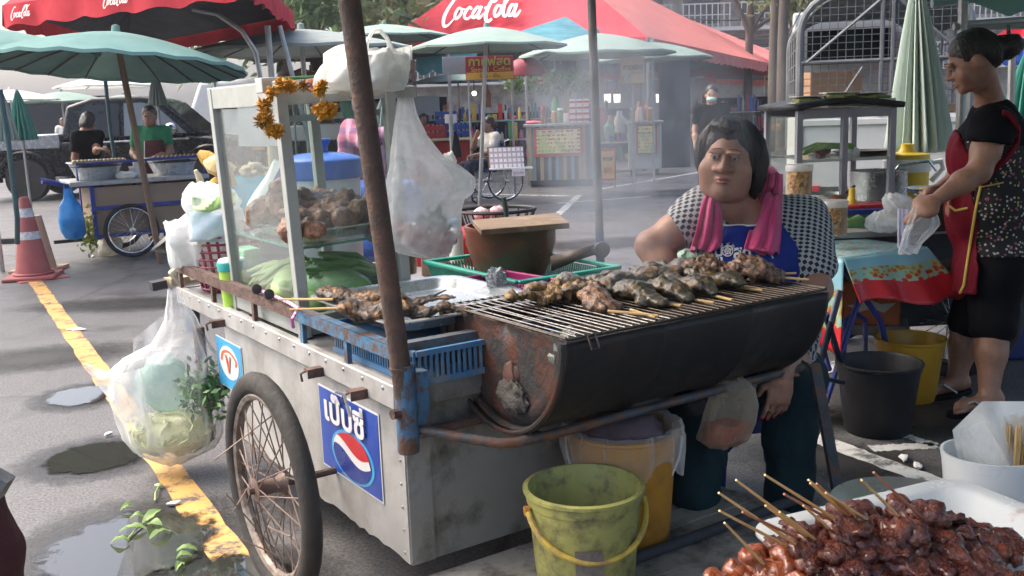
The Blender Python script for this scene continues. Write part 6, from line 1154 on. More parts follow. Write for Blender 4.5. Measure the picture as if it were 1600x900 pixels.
SG='skewered fish on the aluminium tray'
fishpx('farther skewered fish with charred tail on the aluminium tray',(506,462),(700,470),.862,[.75,1.0,.95,.85,.75,.62,.5,.4,.25],[((435,468),(520,468),.005)],M_FISH,1,SG,rmax=.034)
fishpx('nearer skewered fish with pale head on the aluminium tray',(546,484),(716,484),.862,[.8,1.05,1.0,.85,.72,.6,.5,.42,.3],[((452,484),(560,481),.002)],M_FISH,2,SG,rmax=.038)
g=G();g.tube([Zp(650,466,.86),Zp(678,462,.875),Zp(697,453,.885)],[.004,.003,.002],6);tag(g.obj('charred_tail_fin',M_BLKT),'thin charred fin curling up behind the farther skewered fish','fin')
t=thing('striped_rope','pink and violet striped cord with black clips lying on the brown cart rail','rope',kl(.0,.8,.81));g=G();cp_=[Zp(x,y,.818)for x,y in((398,447),(412,456),(432,464),(452,473),(466,482))]+[Zp(456,500,.80),Zp(458,512,.775)]
d=ND('striped_cord');M_CORD=d.P(Base_Color=d.mix(d.math('GREATER_THAN',d.math('SINE',d.math('MULTIPLY',d.xyz()[1],260)),0),(.55,.15,.42),(.62,.55,.66)),Roughness=.6);g.tube(cp_,.0055,8);g.obj('cord_line',M_CORD,t,world=True)
for x,y in((401,452),(420,460)):g=G();g.lathe([(.001,-.012),(.016,-.01),(.018,0),(.016,.01),(.001,.012)],n=14,rot=(R(70),0,.4));g.xf(np.eye(3),Zp(x,y,.825));g.obj('clip',M_BLK,t,world=True)
# teal basket, clay pot, board, cleaver
M_TEALP=pm('teal_green_plastic',(.02,.36,.27),(.015,.28,.21),r=.4,bump=.02)
bx,by,bw_,bl_=1.0,.89,.44,.64;t=kthing('sieve_basket','shallow teal plastic basket under the brown clay pot','basket',bx,by,.702);hh=.10
g=G();V=[];
for(o_,z)in((-.02,.0),(.0,hh)):
 pass
for sx,sy,lx,ly in((1,0,0,1),(-1,0,0,1),(0,1,1,0),(0,-1,1,0)):
 L=bl_ if ly else bw_;n=int(L/.0135)
 for k in range(n):
  s_=-L/2+L*(k+.5)/n;g=G();x=sx*bw_/2+lx*s_;y=sy*bl_/2+ly*s_
  g.bar((x*.93,y*.93,.012),(x,y,hh-.012),.0062,.004,(sx,sy,0)if False else(ly,lx,0));g.obj('slat',M_TEALP,t)
g=G();P=[(bw_/2+.006,bl_/2+.006,hh),(-bw_/2-.006,bl_/2+.006,hh),(-bw_/2-.006,-bl_/2-.006,hh),(bw_/2+.006,-bl_/2-.006,hh)]
for i in range(4):g.bar(P[i],P[(i+1)%4],.026,.014)
g.obj('rim',M_TEALP,t,bev=.004);g=G();g.box((0,0,.006),(bw_*.93,bl_*.93,.012));g.obj('basket_floor',M_TEALP,t)
M_CLAY=pm('brown_glazed_clay',(.17,.055,.035),(.12,.04,.028),s=4,r=.35,bump=.06,bs=14,dirt=(.25,.09,.05),ds=6,d0=.58,d1=.75)
pc_=Zp(800,428,.73);t=thing('clay_pot','brown glazed clay pot standing in the teal basket','pot',(pc_[0],pc_[1],.72));g=G();s_=np.linalg.norm(pc_-CC)/1550*.5
g.lathe([(.001,0),(66*s_*2*.75,0),(66*s_*2*.92,.06),(70*s_*2*1,.14),(70*s_*2*1.0,.185),(70*s_*2*1.03,.195),(70*s_*2*1.02,.212),(70*s_*2*.95,.212),(70*s_*2*.9,.1),(.001,.03)],n=44);g.obj('pot_body',M_CLAY,t)
M_CHOP=pm('worn_chopping_board',(.22,.15,.09),(.13,.085,.05),s=6,r=.7,bump=.25,bs=40,scl=(.3,3,1),dirt=(.30,.25,.19),ds=8,d0=.58,d1=.75)
bz=.938;cor=[Zp(738,352,bz),Zp(752,368,bz),Zp(890,357,bz),Zp(873,341,bz)];t=thing('chopping_board','worn wooden chopping board lying on the clay pot','board',tuple(np.mean(cor,0)-np.array([0,0,.02])));g=G();g.slab([np.array(c)for c in cor],.022);g.obj('board_slab',M_CHOP,t,world=True,bev=.003)
M_KNIFE=pm('dark_carbon_steel',(.10,.10,.10),(.06,.055,.05),s=9,r=.45,met=.6,dirt=(.12,.07,.04),ds=14);t=thing('cleaver','dark cleaver with a round ended handle leaning out of the teal basket','knife',tuple(Zp(900,405,.80)));Yk=3.55
A,B=Yp(862,408,Yk+.05),Yp(938,389,Yk-.05);g=G();dn=np.array([0,.004,0]);g.add([Yp(860,400,Yk),Yp(862,424,Yk),Yp(905,406,Yk-.03),Yp(930,398,Yk-.04),Yp(932,382,Yk-.04)],[(0,1,2,3,4)]);g.obj('blade',M_KNIFE,t,world=True,solid=.005)
g=G();g.lathe([(.001,-.012),(.028,-.012),(.03,0),(.028,.012),(.001,.012)],n=24,rot=(R(90),0,.15));g.xf(np.eye(3),Yp(940,390,Yk-.04));g.obj('handle_end',M_KNIFE,t,world=True);g=G();g.tube([Yp(925,391,Yk-.04),Yp(940,390,Yk-.04)],.012,8);g.obj('tang',M_KNIFE,t,world=True)
t=kthing('purple_tray','magenta plastic tray edge behind the aluminium tray','tray',.70,.62,.79,.1);g=G();P=[(.2,.16,0),(-.2,.16,0),(-.2,-.16,0),(.2,-.16,0)];[g.bar(P[i],P[(i+1)%4],.016,.03)for i in range(4)];g.box((0,0,-.05),(.38,.3,.07));g.obj('tray_body',pm('magenta_plastic',(.35,.03,.16),r=.4,bump=.02),t,bev=.004)
g=G();g.blob((0,0,0),(.03,.022,.034),.45,2.6,3,n=16);p_=Zp(775,438,.86);tag(g.obj('foil_twist',pm('crumpled_foil',(.55,.56,.56),(.25,.26,.27),s=30,r=.2,met=.8,bump=.7,bs=60),None,tuple(p_)),'twisted shiny clear plastic knot in front of the clay pot','wrapper');g=G();g.grid(lambda u,v:Zp(735+90*u,462-14*v*sin(pi*u)-5*v,.82+.03*v*sin(pi*u)),14,6);tag(g.obj('clear_wrap',F_CLR),'clear plastic wrap spread between the tray and the grill','wrap')
# black wire basket, red box and paper behind
t=thing('wire_basket','black wire basket with white mesh packets behind the chopping board','basket',tuple(Yp(780,345,4.8)));c_=Yp(775,328,4.8);g=G();g.tube([c_+np.array([.19*cos(a),.16*sin(a),0])for a in np.linspace(0,2*pi,28,endpoint=False)],.009,7,closed=True);g.obj('rim',M_BLK,t,world=True)
for k in range(20):a=2*pi*k/20;g=G();g.tube([c_+np.array([.19*cos(a),.16*sin(a),0]),c_+np.array([.14*cos(a),.12*sin(a),-.14])],.004,5);g.obj('wire',M_BLK,t,world=True)
g=G();g.lathe([(.001,0),(.14,0),(.14,.006),(.001,.006)],n=20,sy=.85);g.xf(np.eye(3),c_-np.array([0,0,.145]));g.obj('basket_floor',M_BLK,t,world=True)
for i,(x,y)in enumerate([(752,332),(778,330)]):g=G();g.blob((0,0,0),(.04,.03,.035),.2,3,i,n=10);tag(g.obj('mesh_packet',pm('white_mesh',(.7,.68,.68),(.5,.15,.2),s=60,r=.6),None,tuple(Yp(x,y+3,4.78))),('left','right')[i]+' white mesh packet in the black wire basket','packet')
t=thing('dark_knife','knife with a dark green handle standing behind the chopping board','knife',tuple(Yp(790,345,4.3)));g=G();g.tube([Yp(792,348,4.3),Yp(790,325,4.3),Yp(787,308,4.3)],[.016,.02,.018],10,sq=.6);g.obj('handle',pm('dark_green_handle',(.015,.04,.03),r=.35),t,world=True);g=G();g.tube([Yp(792,372,4.3),Yp(792,346,4.3)],.01,6);g.obj('blade',M_KNIFE,t,world=True)
t=thing('red_cooler','red box behind the clay pot beside the hanging bag','box',tuple(Yp(735,420,4.6)*[1,1,0]));g=G();g.box((-.08,0,.42),(.36,.3,.84));g.obj('box_body',PR_,t,bev=.03)
t=thing('squeeze_bottle','white bottle with light blue cap right of the hanging bag','bottle',tuple(Yp(714,410,4.1)));g=G();g.lathe([(.001,0),(.03,0),(.03,.13),(.018,.15)],n=18);g.obj('bottle_body',PW,t);g=G();g.lathe([(.019,.145),(.022,.18),(.001,.185)],n=16);g.obj('cap',flat('light_blue_plastic',(.12,.35,.65),r=.4),t)
t=thing('wood_box','tan box on the food cart below the hanging bag','box',tuple(Yp(690,415,4.2)));g=G();g.box((0,0,.04),(.16,.16,.14));g.obj('box_body',pm('tan_card',(.42,.28,.2),r=.7),t,bev=.004);g=G();g.lathe([(.001,.11),(.05,.11),(.055,.135),(.001,.135)],n=18);g.obj('round_lid',M_TRAY,t)
# blue barrel and person in plaid behind the cabinet
bp=Yp(590,300,5.6);t=thing('blue_barrel','dark blue plastic barrel behind the rusty pole','barrel',(bp[0]-.05,5.6,0));g=G();g.lathe([(.001,0),(.27,0),(.3,.1),(.3,.3),(.315,.32),(.315,.36),(.3,.38),(.3,.62),(.315,.64),(.315,.68),(.3,.7),(.29,.96),(.26,1.0),(.001,1.0)],n=36);g.obj('barrel_body',PB,t)
pp=Yp(566,165,6.6);J=stand(pp[0],6.6,1.5,(.8,-.5),turn=np.array((.6,-.7,-.2)));J['elR']=Yp(570,222,6.2);J['wrR']=Yp(612,205,6.0);J['shR']=Yp(548,205,6.5);J['hdR']=(1,0,-.2)
t,_=person('person in a pink plaid shirt leaning behind the glass cabinet',(pp[0],6.6,0),J,SK_B,C_PLAID,C_NAVY,.016,1.0,sleeve=(1.6,1.6),hs=.9)
t=folded(Yp(600,150,7.2),.5,.16,'folded grey and pink patterned umbrella behind the cabinet, right of the rusty pole',F_GREY)
# ---------------------------------------------------------------- big bag of cabbage hanging from the cart corner
gY=3.78;t=thing('cabbage_bag','big clear bag of pale cabbage shreds hanging from the left corner of the food cart','bag',tuple(Yp(285,456,gY)));g=G()
bag(g,rows_px([(452,262,280),(470,261,290),(500,258,308),(535,238,322),(556,196,334),(580,174,340),(610,176,343),(650,188,345),(680,198,344),(700,214,334),(714,238,305),(724,255,285)],gY,.75,.012,.13),72,.06,14,8);g.obj('bag_body',F_CLR,t,world=True)
g=G();g.grid(lambda u,v:Yp(134+84*u+24*v*u,567+22*sin(u*pi*.6)-12*u*u+v*(9+108*u),gY-.04+.03*sin(u*9+v*4)),22,14);g.obj('handle_flap',F_BAG,t,world=True);g=G();g.grid(lambda u,v:Yp(208+52*u,530-42*u+v*(26+10*u),gY+.06+.02*sin(u*6)),12,6);g.obj('handle_flap',F_CLR,t,world=True)
M_CAB=pm('cabbage_shred',(.62,.64,.28),(.74,.74,.50),s=18,r=.5,bump=.5,bs=60);cen=Yp(270,676,gY);pts=[]
for i in range(5):
 S_=SDF()
g=G();g.blob(cen,(.155,.10,.082),.14,2.2,4,n=22)
for i in range(120):
 v=nv(rng.normal(size=3));p_=cen+v*np.array([.16,.105,.085])*.99;a=nv(np.cross(v,rng.normal(size=3)));b=np.cross(v,a);g.tube([p_-a*.028,p_-a*.01+v*.009+b*.004,p_+a*.012+v*.008,p_+a*.03],[.002,.006,.006,.002],5,sq=.5)
g.obj('cabbage_shreds',M_CAB,t,world=True)
M_KALE=pm('dark_green_herb',(.05,.14,.035),(.10,.22,.06),s=12,r=.45,bump=.3);ck=Yp(322,608,gY-.02);pts=ck+rng.normal(size=(420,3))*np.array([.04,.045,.05])+0;g=G();g.add(*leafcloud(pts,.022));tag(g.obj('green_herbs',M_KALE,t,world=True,smooth=0),kind='stuff')
g=G();g.blob(Yp(255,600,gY+.04),(.10,.07,.12),.2,2,7,n=14);g.obj('blue_green_vegetable',film('blue_green_film',(.42,.62,.56),.55),t,world=True)
# ================================================================ GRILL
M_DRUM=pm('soot_black_drum',(.016,.015,.015),(.008,.0075,.008),s=5,r=.5,bump=.14,bs=22,dirt=(.045,.022,.015),ds=5.5,d0=.62,d1=.80,spec=.4);M_DRUME=pm('rusty_drum_end',(.042,.042,.042),(.022,.022,.022),s=7,r=.55,bump=.3,bs=45,dirt=(.10,.036,.02),ds=6,d0=.50,d1=.66,spec=.4);M_SOOT=pm('ash',(.12,.11,.10),(.03,.028,.027),s=30,r=.95,bump=.5,bs=60)
DR,DL=.275,.945;DRZ=.85;dyaw=R(.3);dc=kl(.706,-.13,DRZ);DROT=(0,R(.2),PH+dyaw);GR=thing('drum_grill','black half oil drum grill with a rusty end, smoking on pipe supports','grill',dc,DROT)
def dg(x,y,z):return tuple(MT[GR.name] @ Vector((x,y,z)))
an=np.linspace(pi,2*pi,40);g=G();V=[]
def drumr(x):return DR*(1+.014*(abs(x+.0*DL)<.02))
xs_=[-DL/2,-DL/2+.012,-DL/2+.03,-DL/6-.012,-DL/6,-DL/6+.012,DL/6-.012,DL/6,DL/6+.012,DL/2-.03,DL/2-.012,DL/2];rs=[DR+.006,DR+.008,DR,DR,DR+.008,DR,DR,DR+.008,DR,DR,DR+.008,DR+.006]
for x,r_ in zip(xs_,rs):V+=[(x,r_*cos(a),r_*sin(a)+.002*sin(x*20))for a in an]
n=40;F=[(i*n+j,i*n+j+1,(i+1)*n+j+1,(i+1)*n+j)for i in range(len(xs_)-1)for j in range(n-1)];g.add(V,F);g.obj('drum_shell',M_DRUM,GR,solid=.005,smooth=60)
def endcap(x,sgn,m,nm):
 g=G();V=[];rad=[.001,.07,.12,.17,.20,.222,.235,.25,.262,.268,DR-.002];dx=[.016,.016,.014,.014,.014,.013,.008,.013,.016,.02,.0]
 for r_,q in zip(rad,dx):V+=[(x+sgn*(q*1.2),r_*cos(a),r_*sin(a))for a in an]
 g.add(V,[(i*n+j,(i+1)*n+j,(i+1)*n+j+1,i*n+j+1)for i in range(len(rad)-1)for j in range(n-1)]);return g.obj(nm,m,GR,solid=.004,smooth=60)
endcap(-DL/2+.012,1,M_DRUME,'end_cap');endcap(DL/2-.012,-1,M_DRUM,'end_cap')
g=G();g.tube([(-DL/2-.002,(DR+.002)*cos(a),(DR+.002)*sin(a))for a in an],.007,7);g.obj('end_rim',M_DRUME,GR)
hx=-DL/2+.024;g=G();g.blob((hx,-.02,-.15),(.012,.035,.05),.25,2.5,3,n=14);g.obj('tin_patch',pm('bare_rust_patch',(.12,.06,.042),(.07,.035,.028),s=14,r=.6,met=.2),GR);g=G();g.blob((hx-.006,-.035,-.185),(.02,.06,.045),.2,4.5,5,n=22);g.obj('ash_crust',M_SOOT,GR)
g=G();g.grid(lambda u,v:((u-.5)*DL*.90,(v-.5)*.48,-.10-.03*sin(u*9)*sin(v*7)),20,12);g.obj('charcoal_bed',M_SOOT,GR)
t=thing('foil_wedge','grey green crumpled foil wedge inside the near corner of the grill','foil',dg(-.40,-.19,-.04),PH);g=G();g.blob((0,0,.0),(.045,.05,.045),.45,2.4,6,n=12);g.obj('foil_sheet',pm('dull_foil',(.30,.33,.30),(.16,.18,.16),s=20,r=.35,met=.5,bump=.5),t)
M_WIRE=pm('blackened_wire',(.05,.045,.04),(.11,.08,.06),s=40,r=.4,met=.7,bump=.1);M_WIRES=pm('worn_bright_wire',(.26,.25,.24),(.10,.08,.07),s=30,r=.32,met=.8,bump=.05)
GT=thing('grill_grate','wire cooking grate lying over the open half drum','grate',dg(0,0,.012),DROT);gl=DL*.97;gw=.56
for k in range(38):x=-gl/2+gl*k/37;g=G();g.tube([(x,-gw/2,0),(x+random.uniform(-.003,.003),0,random.uniform(-.003,.002)),(x,gw/2,0)],.0021,6);g.obj('wire',M_WIRES if k<14 else M_WIRE,GT)
for k in range(5):y=-gw/2+gw*k/4;g=G();g.tube([(-gl/2-.005,y,-.004),(0,y+.003,-.005),(gl/2+.005,y,-.004)],.0032,6);g.obj('cross_wire',M_WIRE,GT)
g=G();g.tube([(-gl/2+.05,-gw/2-.01,.0),(-gl/2+.05,-gw/2-.025,-.03),(-gl/2+.075,-gw/2-.022,-.03),(-gl/2+.08,-gw/2,.0)],.003,6);g.obj('hook_wire',M_WIRE,GT);g=G();g.tube([(-gl/2-.006,-gw/2,0),(-gl/2-.006,gw/2,0)],.0035,6);g.obj('end_wire',M_WIRE,GT);g=G();g.tube([(gl/2+.006,-gw/2,0),(gl/2+.006,gw/2,0)],.0035,6);g.obj('end_wire',M_WIRE,GT)
M_CHK=pm('golden_grilled_chicken',(.40,.24,.07),(.22,.11,.035),s=18,r=.35,bump=.45,bs=110,dirt=(.05,.025,.015),ds=15,d0=.54,d1=.68,stripe=270,coat=.35);M_CHKP=pm('pale_browned_chicken',(.38,.21,.12),(.26,.13,.07),s=16,r=.35,bump=.4,bs=110,dirt=(.09,.04,.02),ds=13,d0=.52,d1=.68,stripe=270,coat=.35)
M_FISHG=pm('grey_green_fish',(.13,.115,.07),(.05,.045,.03),s=16,r=.36,bump=.35,bs=60,dirt=(.26,.15,.05),ds=14,d0=.54,d1=.68,stripe=270,coat=.3);M_FISHC=pm('charred_silver_fish',(.22,.20,.18),(.03,.026,.024),s=34,r=.34,bump=.6,bs=70,dirt=(.40,.22,.07),ds=20,d0=.53,d1=.62,coat=.35)
FG='skewered food smoking on the grate';z=.886;SP=[.55,.95,1,.95,.85,.72,.55,.42,.3]
fishpx('golden lumpy piece of chicken at the near left end of the grate',(925,452),(806,468),z,[.9,1.1,1.1,1.0,.7,.5,.35,.25],[],M_CHK,3,FG,'grilled_chicken','chicken',rmax=.036,amp=.014,fr=38)
fishpx('round pale browned chicken piece on twin skewers, nearest the front rim',(948,474),(915,463),z,[.7,1.1,1.0,.7],[((1029,493),(950,486),-.012),((1024,496),(985,484),-.014)],M_CHKP,4,FG,'grilled_chicken','chicken',rmax=.036)
for i,(A,B,s0,s1,lab,m)in enumerate([((1034,468),(905,434),(1064,478),(1028,473),'grey green fish nearest the twin skewered chicken',M_FISHG),((1074,460),(950,428),(1116,473),(1068,466),'grey fish second from the front left of the grate',M_FISHG),((1114,453),(995,423),(1144,469),(1108,460),'dark fish third from the front left of the grate',M_FISHG),((1154,445),(1035,417),(1192,454),(1150,449),'dark fish fourth from the front left, beside the brown chicken',M_FISHG),((1025,428),(890,455),None,None,'charred silvery fish with orange flesh showing, in the middle of the grate',M_FISHC),((1065,421),(930,434),None,None,'charred silvery fish along the far rim of the grate',M_FISHC),((1110,415),(985,422),None,None,'second charred fish along the far rim, deep in the smoke',M_FISHC),((915,437),(800,462),None,None,'thin charred fish at the far left end of the grate',M_FISHC)]):
 fishpx(lab,A,B,z-.003*(i%2)+(.012 if s0 is None else 0),SP,[(s1,s0,-.016)]if s0 else[],m,10+i,FG,rmax=.034 if s0 else .03)
fishpx('brown skewered chicken with a charred middle by the seated woman',(1206,424),(1085,420),z+.012,[.85,1.15,1.1,.8,1.0,1.0,.7],[((1244,427),(1190,429),-.015),((1264,437),(1200,432),-.02)],M_CHKP,30,FG,'grilled_chicken','chicken',rmax=.04,amp=.012)
# ================================================================ BUCKETS UNDER THE GRILL
def bucket(name,label,c,r0,r1,h,m,handle=None,hm=None,lip=.012,hang=0):
 t=thing(name,label,'bucket',c);g=G();g.lathe([(.001,.004),(r0,.0),(r0+.004,.006),(r1,h-.035),(r1+.004,h-.034),(r1+.006,h-.012),(r1+lip,h-.008),(r1+lip,h),(r1,h+.002),(r1-.006,h-.01),(r0-.006,.012),(.001,.012)],n=44);g.obj('bucket_body',m,t,smooth=35);return t
M_LIME=pm('grimy_lime_plastic',(.33,.33,.10),(.25,.255,.08),s=5,r=.55,bump=.06,dirt=(.10,.095,.05),ds=10,d0=.51,d1=.70);M_ORANGE=pm('dirty_orange_plastic',(.52,.25,.025),(.42,.19,.02),s=5,r=.5,bump=.04,dirt=(.2,.1,.03),ds=6,d0=.55,d1=.8)
c1=Zp(916,930,.155);r_=.128;t=bucket('lime_bucket','grimy lime yellow bucket with its yellow handle down, in front under the grill',(c1[0],c1[1],.17),.118,.142,.285,M_LIME);h_=.285
g=G();P=[]
for q in np.linspace(0,pi,24):P.append((-.152*cos(q),-.02-.152*sin(q)*.74,h_-.045-.105*sin(q)))
g.tube(P,.0075,8);g.xf(rotm(0,0,R(14)));g.obj('handle',pm('yellow_handle',(.55,.40,.06),(.42,.29,.04),s=9,r=.5,dirt=(.22,.14,.07),ds=14),t)
for s_ in(-1,1):g=G();g.lathe([(.001,-.006),(.013,-.006),(.013,.006),(.001,.006)],n=14,rot=(0,R(90),0));g.xf(rotm(0,0,R(14)),(0,0,0));g.V[-1]+=np.array([s_*.15*cos(R(14)),s_*.15*sin(R(14))-.01,h_-.045]);g.obj('pivot',M_ORANGE,t)
g=G();g.grid(lambda u,v:((.1235+.0165*v)*sin(-.25+.5*u),-(.1235+.0165*v)*cos(-.25+.5*u),.02+.15*v),8,4);g.obj('peeled_label',pm('peeled_grey_label',(.17,.15,.13),(.11,.10,.09),s=40,r=.9,bump=.4),t)
c2=Zp(975,838,.17);t=bucket('orange_bucket','dirty orange bucket lined with a clear plastic bag behind the lime bucket',(c2[0],c2[1],.17),.125,.15,.33,M_ORANGE);
def lin(V):a=np.arctan2(V[:,1],V[:,0]);V=V.copy();V[:,2]+=(V[:,2]<.28)*.035*np.sin(a*5)+(V[:,2]>.36)*.02*np.sin(a*4+1);f=1+.03*np.sin(a*13)+.02*np.sin(a*29);V[:,0]*=f;V[:,1]*=f;return V
g=G();g.lathe([(.165,.235),(.172,.28),(.172,.32),(.163,.345),(.145,.34),(.13,.28),(.12,.2)],n=72,fn=lin);g.obj('liner',film('thin_liner_film',(.8,.8,.82),.12,.15,40,.3),t)
g=G();g.blob((0,0,.30),(.12,.12,.07),.25,2,3,n=16);g.obj('bagged_waste',film('violet_grey_film',(.36,.27,.30),.7),t)
g=G();P=[(-.165*cos(q),.02-.10*sin(q),.30-.17*sin(q))for q in np.linspace(0,pi,20)];g.tube(P,.004,7);g.xf(rotm(0,0,R(-10)));g.obj('wire_handle',M_WHT,t)
# bag of red sauce hanging under the grill
rY=2.78;t=thing('sauce_bag','clear bag of dark red chilli sauce hanging under the far end of the grill','bag',tuple(Yp(1140,610,rY)));g=G();bag(g,rows_px([(590,1122,1160),(605,1112,1178),(630,1108,1182),(660,1100,1178),(685,1090,1168),(697,1105,1150)],rY,.6,.02,.07),40,.06,41,6);g.obj('bag_body',film('cloudy_brown_film',(.70,.60,.45),.3),t,world=True)
g=G();bag(g,rows_px([(660,1104,1174),(675,1098,1170),(690,1100,1160),(695,1110,1148)],rY,.55,.02,.06),30,.03,42,5);g.obj('red_sauce',pm('chilli_sauce',(.26,.02,.01),(.34,.06,.02),s=45,r=.3),t,world=True)
g=G();g.blob(Yp(1085,633,2.9),(.035,.03,.035),.2,n=10);tag(g.obj('black_clamp',M_DARK),'dark clamp hanging on the pipe under the grill','clamp')
# ================================================================ SEATED VENDOR
def drape(bvhs,px,py,off=.01,fall=3.3):
 d=ray(px,py);d=d/np.linalg.norm(d);best=None
 for b in bvhs:
  h=b.ray_cast(Vector(CC),Vector(d))
  if h[0]is not None and(best is None or h[3]<best):best=h[3]
 if best is None:return Yp(px,py,fall)
 return CC+d*(best-off)
def bvh(VF):return BVHTree.FromPolygons(VF[0].tolist(),[tuple(int(i)for i in f)for f in VF[1]])
d=ND('dotted_shirt');x,y,z=d.xyz();h_=d.math('ADD',d.math('MULTIPLY',x,.85),d.math('MULTIPLY',y,.6));wob=d.math('MULTIPLY',d.noise(9,2),3.0)
lin3=lambda a,b,c_:d.math('ADD',d.math('ADD',d.math('MULTIPLY',x,a),d.math('MULTIPLY',y,b)),d.math('MULTIPLY',z,c_));cA=d.math('SINE',d.math('ADD',lin3(175,95,125),wob));cB=d.math('SINE',d.math('ADD',lin3(-120,150,175),wob));ck=d.math('MULTIPLY',cA,cB)
C_DOT=d.P(Base_Color=d.mix(d.ramp(ck,[(.02,0.0),(.12,1.0)]),(.40,.41,.43),(.02,.02,.025)),Roughness=.85);d.bump(d.noise(12,4),.25,.02)
d=ND('fuchsia_towel');d.bump(d.noise(260,3),.8,.006);d.P(Base_Color=d.ramp(d.noise(8,4),[(.3,(.62,.03,.16)),(.7,(.72,.07,.24))]),Roughness=.95,Sheen_Weight=.4);M_TOW=d.m
C_APB=pm('blue_apron_cloth',(.02,.045,.27),(.015,.03,.19),s=6,r=.7,bump=.15,bs=150,spec=.15);C_TEALT=pm('dark_teal_trousers',(.012,.035,.042),(.008,.022,.03),r=.8,bump=.2,bs=120,spec=.15)
SKS=skin('weathered_tan_skin',(.39,.205,.14))
fd=nv((-.34,-.93,-.07));eye=Yp(1133,247,3.25);Q=hrot(fd,R(-5));hc=eye-Q @ np.array((0,-.08,.0155))
Vb=lambda x,y,Y:Yp(x,y,Y)
J=dict(pel=Vb(1170,575,3.52),chest=Vb(1172,388,3.44),neck=Vb(1160,308,3.40),head=hc,Q=Q,fwd=nv((-.12,-1,0)),shL=Vb(1252,352,3.44),shR=Vb(1104,334,3.42),hipL=Vb(1225,590,3.5),hipR=Vb(1105,590,3.5),elL=Vb(1276,452,3.27),elR=Vb(1016,384,3.40),wrL=Vb(1224,585,2.915),wrR=Vb(1066,462,3.30),knL=Vb(1236,618,3.04),knR=Vb(1090,650,2.98),anL=Zp(1232,800,.08),anR=Zp(1085,830,.08))
F_=1.32
lady=thing('person','seated vendor in a dotted blouse, blue apron and pink towel behind the smoking grill','person',(J['pel'][0],J['pel'][1],0))
S,J=body_sdf(J,F_,0,'tal');S.ell(J['pel']*.62+J['chest']*.38+np.array([0,-.07,0]),(.21,.18,.17),.08);S.ell(J['chest']+np.array([-.07,-.10,-.03]),(.085,.08,.08),.06);S.ell(J['chest']+np.array([.075,-.10,-.035]),(.085,.08,.08),.06)
head_prims(S,hc,Q,1.03,1.27);S.cap(J['neck']-np.array([0,0,.05]),hc-Q[:,2]*.05+Q[:,1]*.02,.070,.055,.025);S.ell(hc+Q @ np.array((0,-.03,-.098)),(.058,.05,.03),.02,rot=Q)
[S.ell(hc+Q @ (np.array((q_*.040,-.034,-.074))*1.03),(.040,.042,.044),.03,rot=Q)for q_ in(-1,1)];S.ell(hc+Q @ np.array((0,-.066,-.100)),(.036,.030,.028),.025,rot=Q)
for q in 'LR':a=J['an'+q];S.cap(a-np.array([0,0,.02]),np.array([a[0],a[1]-.13,.03]),.036,.028,.03)
bands=[(2,hc[2]-.14,hc[2]+.15,.0042),(0,hc[0]-.11,hc[0]+.11,.0045),(1,hc[1]-.13,hc[1]+.06,.0045)]
BVF=S.surf(.011,bands);g=G();hp=hand_sdf(g,J['wrL'],J['wrL']-J['elL'],(-.16,.02,-.98),(-.1,.98,-.1),1.0,.22,True);hand_sdf(g,J['wrR'],J['wrR']-J['elR'],(.5,-.2,-.7),(-.3,.5,-.4),1.0,.4,False)
sobj(BVF,'body',SKS,lady,g=g);face_bits(lady,hc,Q,1.03,(-.001,.0005),.0085,SKS)
for a,b,m_,e,r_ in hp[:4]:g=G();g.blob((0,0,0),(.006,.004,.008),0,n=6);g.xf(np.eye(3),e+np.array([-.003,-.006,0]));g.obj('fingernail',M_NAIL,lady,world=True)
S=SDF();L_=lambda*p:hc+Q @ (np.array(p)*1.03)
S.ell(L_(0,.032,.042),(.092,.10,.095),.02,rot=Q);S.ell(L_(0,.075,-.03),(.092,.055,.11),.04,rot=Q);S.ell(L_(.088,.035,-.03),(.034,.06,.10),.03,rot=Q);S.ell(L_(-.082,.04,.01),(.024,.05,.07),.03,rot=Q);
S.ell(L_(-.010,-.118,-.012),(.078,.096,.101),.03,'s',rot=Q)
S.ell(L_(-.012,-.036,.116),(.052,.05,.022),.03,rot=Q);V,F=S.surf(.0055);Nn=vnorm(V,F);lo=(V-hc) @ Q;V=V+Nn*(.004*fbm(np.column_stack([lo[:,0]*75+lo[:,2]*25,lo[:,1]*60,lo[:,2]*9]),5,2)+.006*fbm(lo*13,9,2))[:,None];sobj((V,F),'hair',M_HAIR,lady);strands(lady,(V,F),hc,Q,1.03,420)
S,_=body_sdf(J,F_,.016,'ta',arm=(.62,.30),armf=1.12);S.ell(J['pel']*.62+J['chest']*.38+np.array([0,-.07,0]),(.228,.198,.188),.08);S.ell(J['chest']+np.array([-.07,-.10,-.03]),(.10,.096,.096),.07);S.ell(J['chest']+np.array([.075,-.10,-.035]),(.10,.096,.096),.07)
S.ell(J['neck']+np.array([-.01,-.12,-.0]),(.088,.12,.105),.02,'s');S.ell(J['neck']+np.array([0,0,.10]),(.10,.1,.1),.02,'s')
SVF=rough(S.surf(.009),.007,11,4,3);sobj(SVF,'blouse',C_DOT,lady);B_all=[bvh(SVF),bvh(BVF)]
S2=SDF();S2.p=[q for q in S.p if q[6]=='u'][:5]+[q for q in S.p if q[0]=='e' and q[6]=='u'];
pcut=Yp(1160,352,3.3)[2]
def amod(D,X):
 xl=(X[0]-J['chest'][0]+.02)+.12*(X[1]-3.3);wd=.095+np.clip((pcut-X[2])*.5,0,.06);return np.maximum(D-.007,np.maximum(np.maximum(np.abs(xl)-wd,X[2]-pcut),X[1]-(J['chest'][1]-.03)))
AVF=S2.surf(.009,None,amod);sobj(AVF,'apron',C_APB,lady);B_ap=[bvh(AVF)]+B_all
